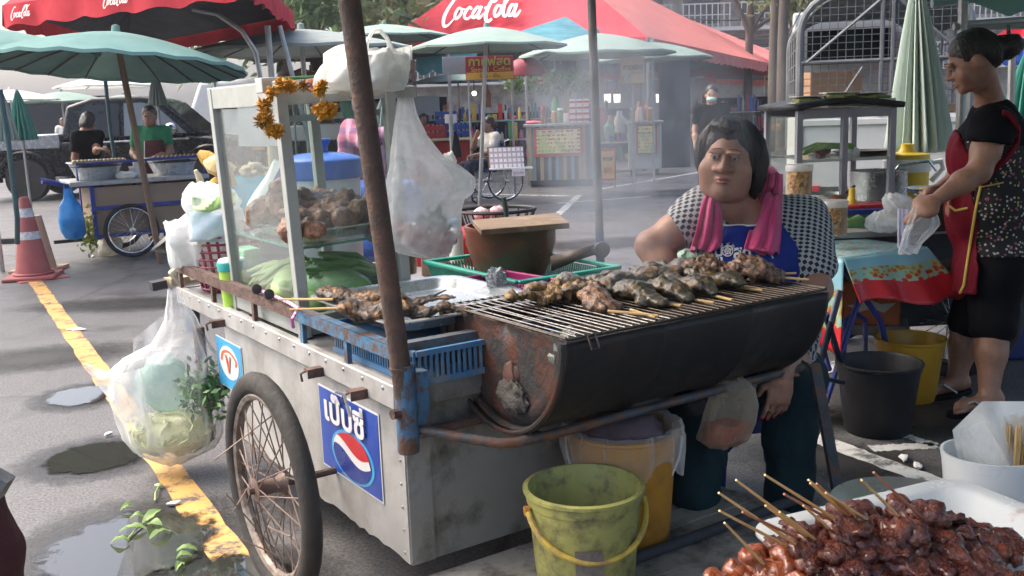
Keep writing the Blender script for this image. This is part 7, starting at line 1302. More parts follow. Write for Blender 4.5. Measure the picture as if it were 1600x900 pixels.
g=G();g.tube([drape(B_ap,x,352.0+.5*sin(x*.2),.004,3.25)for x in np.linspace(1120,1182,14)],.0035,6);g.obj('apron_edging',M_WHT,lady,world=True)
for(x0,y0,x1,y1)in((1118,352,1105,408),(1183,352,1208,404)):g=G();g.tube([drape(B_ap,x0+(x1-x0)*t_,y0+(y1-y0)*t_,.004,3.25)for t_ in np.linspace(0,1,12)],.003,6);g.obj('apron_edging',M_WHT,lady,world=True)
def wrap_px(V):
 return np.array([drape(B_ap,v[0],v[1],.005,3.25)for v in V])
text('ปุ',26,M_WHT,lady,(1123,392,0),(1,.05,0),(0,-1,0),0,bold=.02,wid=13,wrapf=wrap_px,world=True);text('สด',30,M_WHT,lady,(1160,396,0),(1,.06,0),(0,-1,0),0,bold=.03,wid=27,wrapf=wrap_px,world=True);text('จำหน่าย',15,M_WHT,lady,(1108,402,0),(1,.16,0),(0,-1,0),0,bold=.02,wid=30,wrapf=wrap_px,world=True)
for r_,wd in((8.2,.002),(4.5,.002)):g=G();g.tube([drape(B_ap,1137+r_*cos(a),392+r_*sin(a),.004,3.25)for a in np.linspace(0,2*pi,22,endpoint=False)],wd,5,closed=True);g.obj('apron_emblem',M_WHT,lady,world=True)
for a0 in np.linspace(0,2*pi,5,endpoint=False):g=G();g.tube([drape(B_ap,1137+r_*cos(a0+r_*.12),392+r_*sin(a0+r_*.12),.004,3.25)for r_ in(1,3,5,7.5)],.0018,5);g.obj('apron_emblem',M_WHT,lady,world=True)
# towel over both shoulders
def towel(rows,nm,ph,parent):
 rows=np.array(rows,float)
 def fn(u,v):
  t_=v*(len(rows)-1);i=min(int(t_),len(rows)-2);f=t_-i;q=rows[i]*(1-f)+rows[i+1]*f
  base=drape(B_all[:1],q[1]+(q[2]-q[1])*u,q[0]+(3*sin(u*11+ph)if v>.95 else 0),.014,q[3]);dd=CC-base;dd/=np.linalg.norm(dd)
  return base+dd*(.013*sin(u*15+ph+v*1.5)+.012+.02*sin(pi*u))
 g=G();g.grid(fn,34,26);return g.obj(nm,M_TOW,parent,world=True,solid=.007,smooth=70)
towel([(290,1113,1126,3.33),(300,1104,1126,3.31),(320,1097,1126,3.27),(350,1090,1128,3.24),(375,1083,1128,3.23),(392,1078,1122,3.23)],'towel',.5,lady)
towel([(272,1200,1222,3.36),(300,1192,1222,3.33),(325,1184,1221,3.28),(350,1174,1221,3.25),(375,1167,1220,3.24),(388,1163,1218,3.24),(396,1196,1216,3.24)],'towel',2.1,lady)
g=G();nk=J['neck']+np.array([0,0,.03]);g.tube([Yp(1112,285,3.36),nk+np.array([-.095,.02,.0]),nk+np.array([-.05,.10,.01]),nk+np.array([.05,.10,.02]),nk+np.array([.105,.03,.04]),Yp(1212,280,3.38)],[.02,.03,.032,.032,.03,.022],12,sq=1.1);g.obj('towel',M_TOW,lady,world=True)
S=SDF();S.cap(J['hipL'],J['hipR'],.15,None,.06);S2,_=body_sdf(J,1.2,.016,'l');S.p+=S2.p;sobj(rough(S.surf(.012),.009,13,6),'trousers',C_TEALT,lady)
for q in 'LR':a=J['an'+q];g=G();g.prism([(.042*cos(t_)*1,.13*sin(t_))for t_ in np.linspace(0,2*pi,20,endpoint=False)],(a[0],a[1]-.06,.004),(1,0,0),(0,1,0),(0,0,.016));g.obj('sandal',C_BLACK,lady,world=True)
# blue plastic stool
M_STOOL=pm('dark_blue_plastic',(.012,.03,.16),(.01,.022,.12),r=.4,bump=.02);spx=(J['pel'][0]-.02,J['pel'][1]-.04);t=thing('plastic_stool','dark blue plastic stool under the seated vendor','stool',(*spx,0),R(8))
g=G();g.box((0,0,.40),(.34,.34,.035));g.obj('seat',M_STOOL,t,bev=.012)
for sx in(-1,1):
 for sy in(-1,1):g=G();g.add([(sx*(o_+ex),sy*(o_+ey),z)for o_,z in((.185,0),(.15,.39))for ex,ey in((-.04,-.04),(.0,-.04),(.0,0),(-.04,0))],[(3,2,1,0),(4,5,6,7),(0,1,5,4),(1,2,6,5),(2,3,7,6),(3,0,4,7)]);g.obj('leg',M_STOOL,t,bev=.006)
for sx,sy in((0,1),(0,-1),(1,0),(-1,0)):
 g=G();P=[(u*.17,.02-.10*(1-(abs(u))**2)*-1)for u in(-1,-.5,0,.5,1)]
 rz=math.atan2(sy,sx)+pi/2;g.prism([(-.16,.30),(-.15,.15),(-.06,.24),(.06,.24),(.15,.15),(.16,.30),(.15,.385),(-.15,.385)],(0,-.155,0),(1,0,0),(0,0,1),(0,.012,0));g.xf(rotm(0,0,rz));g.obj('apron_panel',M_STOOL,t)
g=G();g.grid(lambda u,v:Yp(1046+42*u,408-18*sin(u*2.5)+v*22,3.5+.03*sin(u*7+v*4)),10,8);tag(g.obj('pale_green_bag',film('pale_mint_film',(.55,.72,.6),.85,.35),solid=.002),'pale mint plastic bag beside the seated vendor, behind the grill','bag')
# ================================================================ RIGHT HAND STALL
# caged truck
M_CAGE=pm('grey_cage_steel',(.20,.21,.21),(.13,.135,.14),r=.5,met=.4);tY=8.0
q0=Yp(1252,250,tY);q1=Yp(1500,250,tY);tx0,tx1=q0[0],tx_ if(tx_:=q1[0])else 0;ztop=Yp(1300,-12,tY)[2];zmid=Yp(1300,96,tY)[2];ztail=Yp(1300,182,tY)[2];zb=Yp(1300,255,tY)[2]
TR=thing('caged_truck','white small truck with a rounded wire cage on its bed, behind the parasol','truck',((tx0+tx1)/2,tY,0),R(-14));w2=(tx1-tx0)/2
g=G();g.box((0,.03,(ztail+.42)/2),(2*w2,.06,ztail-.42));g.obj('tailgate',paint_m('off_white_truck_paint',(.60,.60,.56),.4),TR,bev=.02)
g=G();g.box((0,.0,ztail-.05),(2*w2,.04,.05));g.box((0,-.0,ztail-.28),(2*w2*.98,.02,.025));g.obj('tailgate_ridge',_M['off_white_truck_paint'],TR,bev=.006)
text('CARRY',.085,flat('dark_grey_letters',(.06,.06,.065)),TR,(w2*.73,-.012,Yp(1465,230,tY)[2]),(1,0,0),(0,0,1),bold=.012)
text('SUZUKI',.06,_M['dark_grey_letters'],TR,(-w2*.4,-.012,ztail-.22),(1,0,0),(0,0,1))if False else None
g=G();g.box((0,1.6,.62),(2*w2,3.2,.08));g.obj('bed',M_CAGE,TR)
for sx in(-1,1):g=G();g.box((sx*(w2-.02),1.5,(ztail+.6)/2),(.05,3.0,ztail-.6));g.obj('side_wall',_M['off_white_truck_paint'],TR);g=G();g.lathe([(.001,-.1),(.27,-.1),(.3,-.05),(.3,.05),(.27,.1),(.001,.1)],n=24,rot=(0,R(90),0));g.xf(np.eye(3),(sx*(w2-.15),.9,.3)).obj('wheel',M_TYRE,TR)
g=G();g.box((0,-.05,.42),(2*w2,.12,.1));g.obj('bumper',M_CAGE,TR,bev=.02);g=G();g.box((-w2+.1,-.02,.62),(.14,.04,.1));g.obj('tail_light',PR_,TR);g=G();g.box((w2-.1,-.02,.62),(.14,.04,.1));g.obj('tail_light',PR_,TR)
for y in(0,2.9):
 g=G();r_=.3;P=[(-w2,y,ztail-.4),(-w2,y,ztop-r_)]+[(-w2+r_-r_*cos(a),y,ztop-r_+r_*sin(a))for a in np.linspace(.3,pi/2,6)]+[(w2-r_+r_*sin(a),y,ztop-r_+r_*cos(a))for a in np.linspace(0,pi/2-.3,6)]+[(w2,y,ztop-r_),(w2,y,ztail-.4)];g.tube(P,.028,8);g.obj('hoop',M_CAGE,TR)
for x in(-.02,.06):g=G();g.tube([(x*1.0,-.01,ztail),(x*1.0,-.01,ztop)],.018,7);g.obj('gate_post',M_CAGE,TR)
g=G();g.tube([(-w2,-.01,zmid),(w2,-.01,zmid)],.016,7);g.obj('gate_rail',M_CAGE,TR);g=G();g.tube([(-w2+.05,-.015,zmid),(-.03,-.015,ztop-.06)],.014,6);g.obj('diagonal_brace',M_CAGE,TR);g=G();g.tube([(w2-.05,-.015,zmid),(.09,-.015,ztop-.06)],.014,6);g.obj('diagonal_brace',M_CAGE,TR);g=G();g.tube([(-.35,-.015,zmid-.35),(-.16,-.015,zmid-.05)],.012,6);g.obj('diagonal_brace',M_CAGE,TR)
nx=int(2*w2/.062)
for k in range(nx):x=-w2+2*w2*(k+.5)/nx;g=G();g.box((x,0,(ztop+ztail)/2-.03),(.006,.006,ztop-ztail-.06));g.obj('mesh_wire',M_CAGE,TR,smooth=0)
for k in range(16):z=ztail+(ztop-ztail-.08)*(k+.5)/16;g=G();g.box((0,.007,z),(2*w2-.03,.006,.006));g.obj('mesh_wire',M_CAGE,TR,smooth=0)
for sx in(-1,1):
 for k in range(7):g=G();g.box((sx*w2,1.45,ztail+.05+k*.13),(.01,2.9,.01));g.obj('side_wire',M_CAGE,TR)
 for k in range(5):g=G();g.tube([(sx*w2,.1+.6*k,ztail),(sx*w2,.1+.6*k,ztop-.25)],.012,6);g.obj('side_post',M_CAGE,TR)
g=G();g.grid(lambda u,v:((u-.5)*2*w2*.98,.05+2.85*v,ztop+.0-.25*abs(2*u-1)**4),16,6);g.obj('cage_roof',pm('grey_truck_canvas',(.16,.19,.2),(.11,.13,.14),s=2,r=.8),TR,solid=.02)
g=G();g.box((0,3.05,(ztop+.9)/2+.1),(2*w2*.94,.06,ztop-.9));g.obj('cab_back',pm('cab_rear',(.42,.45,.46),(.34,.37,.38),s=2,r=.4),TR,bev=.03);g=G();g.box((0,3.0,zmid+.25),(2*w2*.7,.03,.34));g.obj('cab_window',M_CGL,TR)
g=G();a=Yp(1296,150,tY+.5);g.box((0,0,.19),(.42,.36,.38));t=thing('cardboard_box','brown cardboard box inside the wire cage of the white truck','box',(Yp(1302,150,tY+.4)[0],tY+.5,.67));g.xf(np.eye(3),(0,0,0));V0=g.V;bxh=Yp(1300,112,tY+.5)[2]-.67;g=G();g.box((0,0,bxh/2),(.44,.36,bxh));g.obj('carton',pm('kraft_cardboard',(.36,.22,.13),(.30,.18,.10),s=4,r=.85,bump=.05),t,bev=.006);g=G();g.box((0,-.182,bxh*.55),(.44,.004,.05));g.obj('tape',flat('brown_tape',(.28,.17,.10),r=.3),t)
t=thing('tan_box','long tan carton on the truck bed under the folded umbrella','box',(Yp(1440,172,tY+.3)[0],tY+.35,.67));zz=Yp(1440,163,tY+.3)[2]-.67;g=G();g.box((0,0,zz/2),(.62,.3,zz));g.obj('carton',_M['kraft_cardboard'],t,bev=.006);g=G();g.box((0,-.152,zz-.09),(.62,.004,.05));g.obj('tape',_M['brown_tape'],t)
# stall cart frame with glass case
M_GFR=pm('grey_violet_aluminium',(.33,.33,.36),(.25,.25,.28),s=6,r=.45,met=.4,bump=.03);M_STEELP=pm('brushed_pot_steel',(.42,.43,.43),(.33,.34,.34),s=5,r=.3,met=.85,bump=.02,scl=(1,1,5))
sY=5.0;sx0,sx1=Yp(1228,250,5.2)[0],Yp(1590,345,5.0)[0];SZ=.74
ST=thing('stall_cart','second food cart with a brown wooden top and blue rail behind the fruit printed cloth','cart',(1.55,4.75,0),R(5))
def sw(x,y,z):return tuple(MT[ST.name] @ Vector((x,y,z)))
def sl_(px,py,z):return np.array(MT[ST.name].inverted() @ Vector(Zp(px,py,z)))
g=G();g.box((.55,.45,SZ-.02),(1.6,.86,.035));g.obj('table_top',M_ALU,ST,bev=.004);g=G();g.box((.98,.12,SZ+.006),(.76,.3,.03));g.obj('cutting_shelf',pm('brown_shelf_wood',(.26,.14,.08),(.18,.09,.05),s=5,r=.6,scl=(.3,2,1)),ST,bev=.003)
g=G();g.box((.55,.03,.48),(1.5,.02,.46));g.obj('front_panel',M_DARK,ST);g=G();g.box((.55,.86,.48),(1.5,.02,.46));g.obj('back_panel',M_ALU,ST)
for x in(-.22,1.32):
 for y in(.04,.85):g=G();g.box((x,y,.37),(.035,.035,.72));g.obj('leg',M_GFR,ST)
g=G();g.tube([(-.2,.02,SZ+.10),(.42,.02,SZ+.09),(.43,.02,SZ)],.016,8);g.obj('blue_rail',M_BLUEF,ST)
wq=np.array(MT[ST.name].inverted() @ Vector(Zp(1492,592)));wheel(ST,(wq[0]-.0,-.06,.3),.3,.05,(.45,.9,0),M_TYRE,M_CHROME,24,.0022,.03,rimw=.025);wheel(ST,(.35,.95,.3),.3,.05,(0,1,0),M_TYRE,M_CHROME,24,.0022,.03,rimw=.025)
# glass case on the stall
gx0,gx1=sl_(1240,300,SZ)[0],.62;GC=thing('glass_case','violet grey framed glass case with a black roof on the second food cart','case',sw(0,.0,SZ),R(5))
ct=Yp(1320,170,5.15)[2]-SZ;cx0,cx1,cy0,cy1=-.02,.60,.32,.78
cx0=np.array(MT[GC.name].inverted() @ Vector(Yp(1232,260,5.2)))[0];cx1=np.array(MT[GC.name].inverted() @ Vector(Yp(1393,260,5.1)))[0];cxm=np.array(MT[GC.name].inverted() @ Vector(Yp(1316,260,5.1)))[0]
for x,y in((cx0,cy0),(cxm,cy0),(cx1,cy0),(cx0,cy1),(cx1,cy1)):g=G();g.box((x,y,ct/2),(.032,.032,ct));g.obj('corner_post',M_GFR,GC,bev=.003)
for y in(cy0,cy1):g=G();g.box(((cx0+cx1)/2,y,ct-.02),(cx1-cx0-.034,.028,.045));g.obj('top_beam',M_GFR,GC);g=G();g.box(((cx0+cx1)/2,y,.33),(cx1-cx0-.034,.014,.014));g.obj('shelf_beam',M_LGREY,GC)
g=G();n=20;g.grid(lambda u,v:(cx0-.04+(cx1-cx0+.08)*u,cy0-.05+(cy1-cy0+.1)*v,ct+.012+.03*sin(pi*u)),n,4);g.obj('black_roof',M_BLK,GC,solid=.028)
g=G();g.box(((cx0+cxm)/2,cy0,ct*.56),(cxm-cx0-.034,.004,ct*.8));g.obj('pane',GLS,GC,smooth=0);g=G();g.box((cx0,(cy0+cy1)/2,ct*.5),(.004,cy1-cy0-.034,ct-.06));g.obj('pane',GLS,GC,smooth=0);g=G();g.box(((cx0+cx1)/2,(cy0+cy1)/2,.335),(cx1-cx0-.04,cy1-cy0-.04,.006));g.obj('glass_shelf',GLS,GC,smooth=0)
def gcw(x,y,z):return tuple(MT[GC.name] @ Vector((x,y,z)))
M_SAL=[pm('salad_mix',(.45,.40,.16),(.24,.34,.10),s=40,r=.5,bump=.5,bs=60,dirt=(.45,.10,.06),ds=30,d0=.58,d1=.64),flat('clear_lid_white',(.75,.76,.74),r=.25)]
for i,(px,py,wd)in enumerate([(1262,158,.2),(1312,152,.22),(1362,152,.22),(1318,161,.2),(1365,161,.2)]):
 p_=Yp(px,py,5.25);t=thing('salad_tray',['flat wrapped salad tray at the left end of the glass case roof','upper wrapped salad tray in the middle of the glass case roof','upper wrapped salad tray at the right end of the glass case roof','lower wrapped salad tray in the middle of the glass case roof','lower wrapped salad tray at the right end of the glass case roof'][i],'food tray',(p_[0],p_[1]+.05*(i>2),p_[2]-.02),0,'wrapped salad trays on the glass case');g=G();g.box((0,0,.008),(wd*.9,.15,.012));g.obj('tray_base',M_SAL[1],t,bev=.003);g=G();g.blob((0,0,.022),(wd*.42,.065,.022),.25,3,i,n=12);g.obj('salad',M_SAL[0],t);g=G();g.box((0,0,.044),(wd*.8,.13,.005));g.obj('lid',M_SAL[1],t,bev=.002)
M_ONI=pm('spring_onion',(.12,.34,.05),(.40,.50,.25),s=5,r=.45);M_VIOLET=pm('purple_shallot',(.10,.03,.05),(.16,.06,.07),r=.4)
for i in range(14):g=G();z=.36+.006*(i%4);x0=cx0+.04+.01*(i%5);g.tube([(x0,cy0+.05+.02*(i%6),z),(x0+.13,cy0+.08+.012*i,z+.03),(x0+.25+.02*(i%3),cy0+.10+.02*(i%5),z+.02)],[.003,.006,.009],6);tag(g.obj('spring_onion',M_ONI,None,gcw(0,0,0),R(5)),'green spring onion in the bunch on the glass case shelf','onion','spring onions on the glass case shelf')
for i in range(5):g=G();g.blob((0,0,0),.028,.1,n=9,seed=i);p_=Yp(1277+7*i%19,234+6*(i%2),5.42);tag(g.obj('shallot',M_VIOLET,None,tuple(p_)),'dark purple shallot behind the spring onions in the glass case','shallot','purple shallots in the glass case')
for i,x in enumerate((1326,1336)):g=G();g.blob((0,0,0),.028,.1,n=9,seed=i);tag(g.obj('garlic_bulb',M_WHT,None,tuple(Yp(x,238,5.4))),('left','right')[i]+' white garlic bulb in the glass case beside the shallots','garlic')
g=G();g.lathe([(.001,0),(.10,.01),(.17,.05),(.175,.055),(.1,.02),(.001,.012)],n=26,sy=.7);tag(g.obj('wok',M_KNIFE,None,tuple(Yp(1350,250,5.5))),'shallow dark wok on the glass case shelf beside the pot','wok')
# pots, jug, bowl and bags on the stall
def onst(px,py,z):p_=Zp(px,py,z);return p_
p_=Yp(1372,312,5.35);s_=5.4/1550;t=thing('steel_pot','tall steel stockpot with a ladle on the second food cart','pot',(p_[0],p_[1],SZ+.0));ph_=Yp(1372,266,5.35)[2]-SZ;rr_=42*s_;g=G();g.lathe([(.001,0),(rr_*.98,0),(rr_,.01),(rr_,ph_-.01),(rr_*1.05,ph_),(rr_*.97,ph_),(rr_*.95,.02),(.001,.02)],n=40);g.obj('pot_body',M_STEELP,t);g=G();g.lathe([(.001,ph_-.03),(rr_*.95,ph_-.03)],n=30);g.obj('broth',pm('dark_broth',(.12,.08,.04),r=.15),t);g=G();g.tube([(-.02,-.04,ph_-.1),(.06,-.12,ph_+.03),(.20,-.16,ph_+.05),(.24,-.16,ph_+.0)],.008,7);g.obj('ladle_handle',M_CHROME,t)
t=thing('yellow_jug','yellow insulated water jug with a white collar behind the steel pot','jug',(Yp(1421,300,5.5)[0],5.55,SZ));jh=Yp(1421,240,5.5)[2]-SZ;g=G();g.lathe([(.001,0),(.105,0),(.115,.02),(.118,jh-.10),(.118,jh-.095)],n=36);g.obj('jug_body',PY,t);g=G();g.lathe([(.126,jh-.10),(.128,jh-.04),(.12,jh-.03)],n=36);g.obj('collar',PW,t);g=G();g.lathe([(.12,jh-.03),(.118,jh-.005),(.05,jh+.005),(.035,jh+.03),(.035,jh+.05),(.001,jh+.055)],n=36);g.obj('lid',PY,t);g=G();g.tube([(.12,0,jh-.06),(.19,0,jh-.05),(.20,0,jh-.09),(.14,0,jh-.16)],.016,8);g.obj('handle',PW,t)
t=thing('steel_bowl','steel bowl of shredded food on the stall, at the hands of the standing vendor','bowl',tuple(Yp(1455,300,4.75)));g=G();g.lathe([(.001,-.04),(.06,-.035),(.115,.02),(.12,.022),(.112,.02),(.06,-.025),(.001,-.03)],n=34);g.obj('bowl',M_STEELP,t);g=G();g.blob((-.02,-.02,.0),(.07,.06,.028),.3,3.5,2,n=14);g.obj('shredded_food',pm('pale_shreds',(.62,.52,.33),(.5,.36,.18),s=40,r=.6,bump=.5),t);t=thing('dark_pot','dark pot carrying the steel bowl on the stall','pot',tuple(Yp(1460,308,4.75)*[1,1,0]+np.array([0,.02,SZ])));zz=Yp(1455,303,4.75)[2]-.03-SZ;g=G();g.lathe([(.001,0),(.09,0),(.10,.02),(.10,max(.05,zz)),(.09,max(.05,zz)),(.08,.02),(.001,.02)],n=28);g.obj('pot_body',M_KNIFE,t)
t=thing('shallow_pan','shallow steel pan of dark food behind the snack jars','pan',(Yp(1290,310,5.1)[0],5.1,Yp(1290,308,5.1)[2]-.02));g=G();g.lathe([(.001,0),(.10,0),(.115,.04),(.11,.04),(.09,.008),(.001,.008)],n=30);g.obj('pan',M_STEELP,t);g=G();g.lathe([(.001,.026),(.105,.026)],n=24);g.obj('dark_food',pm('dark_chilli_paste',(.14,.08,.04),(.08,.04,.025),s=40,r=.4,bump=.5),t)
g=G();g.tube([Yp(1322,302,5.0),Yp(1336,290,5.0)],.007,7);tag(g.obj('pan_handle',M_BLK),'short black pan handle sticking up beside the glass case post','handle')
t=thing('yellow_bottle','little yellow sauce bottle by the middle post of the glass case','bottle',(Yp(1331,318,4.95)[0],4.95,SZ+.02));zz=Yp(1331,300,4.95)[2]-SZ-.02;g=G();g.lathe([(.001,0),(.03,0),(.033,zz*.6),(.018,zz*.8),(.016,zz)],n=18);g.obj('bottle_body',PY,t);g=G();g.lathe([(.017,zz),(.015,zz+.02),(.001,zz+.022)],n=12);g.obj('cap',PY,t)
g=G();g.box((0,0,0),(.24,.18,.03));tag(g.obj('red_tray',PR_,None,tuple(Yp(1345,322,4.95)),bev=.008),'red plastic tray edge under the little yellow bottle','tray')
g=G();V=np.array([0,0,0]);g.tube([Yp(1322,351,4.68),Yp(1340,346,4.7),Yp(1358,352,4.72)],[.018,.034,.018],12);g.tube([Yp(1322,338,4.8),Yp(1345,334,4.8),Yp(1366,336,4.8)],[.012,.024,.012],10);tag(g.obj('cucumbers',M_GRD),'dark green cucumbers lying on the stall beside the clear bags','cucumber',kind='stuff')if False else tag(g.obj('cucumber',M_GRD),'pair of touching dark green cucumbers on the stall beside the clear bags','cucumber')
for i,(rows,Y_,lab)in enumerate([([(302,1385,1400),(310,1380,1425),(322,1384,1440),(335,1390,1445),(345,1400,1430)],4.55,'upper crumpled clear bag on the stall left of the vendor hands'),([(330,1368,1395),(340,1358,1418),(350,1356,1425),(358,1362,1420),(362,1375,1400)],4.5,'lower crumpled clear bag with white food on the stall top')]):t=thing('clear_bag',lab,'bag',tuple(Yp(rows[-1][1],rows[-1][0],Y_)));g=G();bag(g,rows_px(rows,Y_,.7,.02,.09),40,.12,60+i,7);g.obj('bag_body',film('crumpled_clear_film',(.82,.84,.86),.55,.12,50),t,world=True);g=G();g.blob(Yp(1400 if i==0 else 1392,330 if i==0 else 350,Y_),(.06,.04,.022),.3,3,i,n=12);g.obj('bag_contents',pm('white_noodle',(.62,.60,.56),(.5,.46,.42),s=30,r=.6),t,world=True)
t=thing('held_bag','clear bag dangling from the hands of the standing vendor','bag',tuple(Yp(1432,385,4.15)));g=G();bag(g,rows_px([(322,1428,1452),(335,1424,1462),(350,1418,1466),(362,1412,1458),(380,1408,1440),(396,1405,1432)],4.12,.5,.01,.05),40,.10,71,6);g.obj('bag_body',F_CLR,t,world=True);g=G();g.grid(lambda u,v:Yp(1402+20*u,327+v*60,4.3+.01*sin(u*9)),8,6);g.obj('bag_flap',film('violet_edge_film',(.62,.62,.78),.6),t,world=True)
# folding table with the fruit printed cloth
TBZ=.70;c0,c1,c2,c3=Zp(1292,395,TBZ),Zp(1442,386,TBZ),Zp(1428,368,TBZ),Zp(1290,362,TBZ);
c0=Zp(1318,404,TBZ);TB=thing('folding_table','folding table on dark tube legs under the fruit printed cloth','table',tuple((c0+c1)/2*[1,1,0]))
ux_=nv((c1-c0)*[1,1,0]);uy_=np.array([-ux_[1],ux_[0],0]);LT=np.linalg.norm(c1-c0);DT=.55
def tp(u,v,z):return c0*[1,1,0]+ux_*u+uy_*v+np.array([0,0,z])
g=G();g.slab([tp(0,0,TBZ-.03),tp(LT,0,TBZ-.03),tp(LT,DT,TBZ-.03),tp(0,DT,TBZ-.03)],.022);g.obj('table_top',M_LGREY,TB,world=True)
for v in(.06,DT-.06):g=G();g.tube([tp(-.03,v,0.02),tp(.12,v,TBZ-.32),tp(.25,v,TBZ-.04)],.013,8);g.obj('leg',M_BLUEF,TB,world=True);g=G();g.tube([tp(LT-.05,v,0.02),tp(LT-.2,v,TBZ-.32),tp(.05,v,TBZ-.04)],.013,8);g.obj('leg',M_BLUEF,TB,world=True)
g=G();g.tube([tp(-.01,.06,.09),tp(-.01,DT-.06,.09)],.011,8);g.obj('leg_bar',M_DARK,TB,world=True)
d=ND('fruit_print_cloth');uv=d.n('UVMap').outputs[0];u_,v_,_z=d.xyz(uv);n1=d.noise(13,3,uv);vor=d.n('TexVoronoi',{'Vector':uv,'Scale':11.0});vc=vor.outputs[1];vd=vor.outputs[0]
top=d.mix(d.ramp(d.noise(16,3,d.n('Mapping',{0:uv,3:(1,2.6,1)}).outputs[0]),[(.5,0.0),(.56,.9)]),(.30,.56,.62),d.ramp(d.n('SeparateXYZ',{0:vc}).outputs[0],[(.2,(.38,.06,.05)),(.45,(.50,.50,.46)),(.7,(.16,.28,.14)),(.9,(.5,.3,.1))]))
bv=d.math('ADD',v_,d.math('MULTIPLY',d.math('SUBTRACT',n1,.5),.08));fruit=d.ramp(d.math('ADD',vd,d.math('MULTIPLY',n1,.3)),[(.3,(.60,.30,.04)),(.5,(.30,.20,.05)),(.7,(.55,.42,.10))])
side=d.ramp(bv,[(.0,(.24,.50,.58)),(.28,(.26,.50,.54)),(.30,(.1,.1,.1)),(.42,(.1,.1,.1)),(.54,(.1,.1,.1)),(.56,(.55,.02,.03)),(1.0,(.48,.015,.025))],'CONSTANT')
fm=d.math('MULTIPLY',d.math('GREATER_THAN',bv,.28),d.math('LESS_THAN',bv,.58));side=d.mix(fm,side,d.mix(d.math('LESS_THAN',vd,.55),(.26,.48,.42),fruit));side=d.mix(d.math('MULTIPLY',fm,d.math('GREATER_THAN',d.math('SUBTRACT',bv,vd),.12)),side,(.5,.03,.03))
M_CLO=d.P(Base_Color=d.mix(d.math('GREATER_THAN',v_,.02),top,side),Roughness=.35,Specular_IOR_Level=.5)
def cloth_obj(fn,nu,nv,uvf,name,parent):
 g=G();g.grid(fn,nu,nv);me_o=g.obj(name,M_CLO,parent,world=True,solid=.003,smooth=60);me=me_o.data;ul=me.uv_layers.new(name='UVMap');UVs=[uvf(i/(nu-1),j/(nv-1))for i in range(nu)for j in range(nv)]
 for lp in me.loops:ul.data[lp.index].uv=UVs[lp.vertex_index]
 return me_o
CL_=thing('tablecloth','glossy fruit printed tablecloth in light blue and red draped over the folding table','tablecloth',tuple((c0+c1)/2*[1,1,0]+np.array([0,0,TBZ])))
cloth_obj(lambda u,v:tp(-.01+(LT+.02)*u,-.01+(DT+.02)*v,TBZ+.001),12,12,lambda u,v:(u*1.2,-.5+.5*v*.9),'cloth_top',CL_)
cloth_obj(lambda u,v:tp(-.012+(LT+.024)*u+.12*v*max(0,u-.6)*2.0,-.012-.10*v+.02*sin(u*16)*v-.05*v*u,TBZ+.001-(.185-.02*sin(u*7)+.03*u)*v),40,16,lambda u,v:(u*1.6,.03+.97*v),'cloth_front',CL_)
cloth_obj(lambda u,v:tp(-.012-.07*v+.03*sin(u*13)*v,-.012+(DT+.024)*u-.06*v*(1-u),TBZ+.001-(.34+.10*(1-u)**3)*v),36,18,lambda u,v:(u*1.4+3,.03+.34*v+.55*max(0,(1-u)-.55)*2*v),'cloth_side',CL_)
cloth_obj(lambda u,v:tp(LT+.012+.05*v+.12*v*(1-u)*.8,-.012+(DT+.024)*u-.15*v*(1-u),TBZ+.001-.25*v),24,14,lambda u,v:(u*1.4+5,.03+.97*v),'cloth_side',CL_)
# snack jars
M_SNK=ND('orange_snack');vo=M_SNK.n('TexVoronoi',{'Vector':M_SNK.co,'Scale':58});M_SNK.bump(vo.outputs[0],1.0,.02);sn=M_SNK.P(Base_Color=M_SNK.ramp(M_SNK.n('SeparateXYZ',{0:vo.outputs[1]}).outputs[0],[(.1,(.40,.15,.02)),(.5,(.62,.32,.05)),(.85,(.70,.45,.14)),(.95,(.22,.08,.02))]),Roughness=.5)
PLJ=film('jar_plastic',(.8,.8,.78),.16,.1,20)
for(px,py,ptop,Y_,w_,lab)in[(1300,366,313,4.5,22.5,'front plastic jar of orange snack sticks on the printed cloth'),(1270,345,309,4.75,20,'half hidden snack jar between the other two jars'),(1248,308,257,4.7,20,'raised plastic jar of orange snacks stacked above the half hidden jar')]:
 b_=Yp(px,py,Y_);tpz=Yp(px,ptop,Y_)[2];h=tpz-b_[2];r_=w_*Y_/1550;t=thing('snack_jar',lab,'jar',tuple(b_),0,'plastic snack jars on the printed cloth');g=G();g.lathe([(.001,0),(r_*.95,0),(r_,.01),(r_,h-.02)],n=30);g.obj('jar_body',PLJ,t);g=G();g.lathe([(.001,.004),(r_*.93,.004),(r_*.96,h*.5),(r_*.95,h*.84),(.001,h*.86)],n=30,fn=lambda V:V*(1+.04*fbm(V*70,3,2))[:,None]*[1,1,0]+V*[0,0,1]);g.obj('snacks',sn,t);g=G();g.lathe([(r_*1.04,h-.03),(r_*1.06,h-.006),(r_*1.0,h),(.001,h)],n=30);g.obj('lid',film('cloudy_lid',(.8,.82,.82),.8),t)
t=thing('jar_support','clear plastic box lifting the raised snack jar behind the others','box',(Yp(1248,340,4.72)[0],4.72,TBZ));zz=Yp(1248,308,4.7)[2]-TBZ-.002;g=G();g.box((0,0,zz/2),(.11,.11,zz));g.obj('box_body',M_ALU,t,bev=.006)
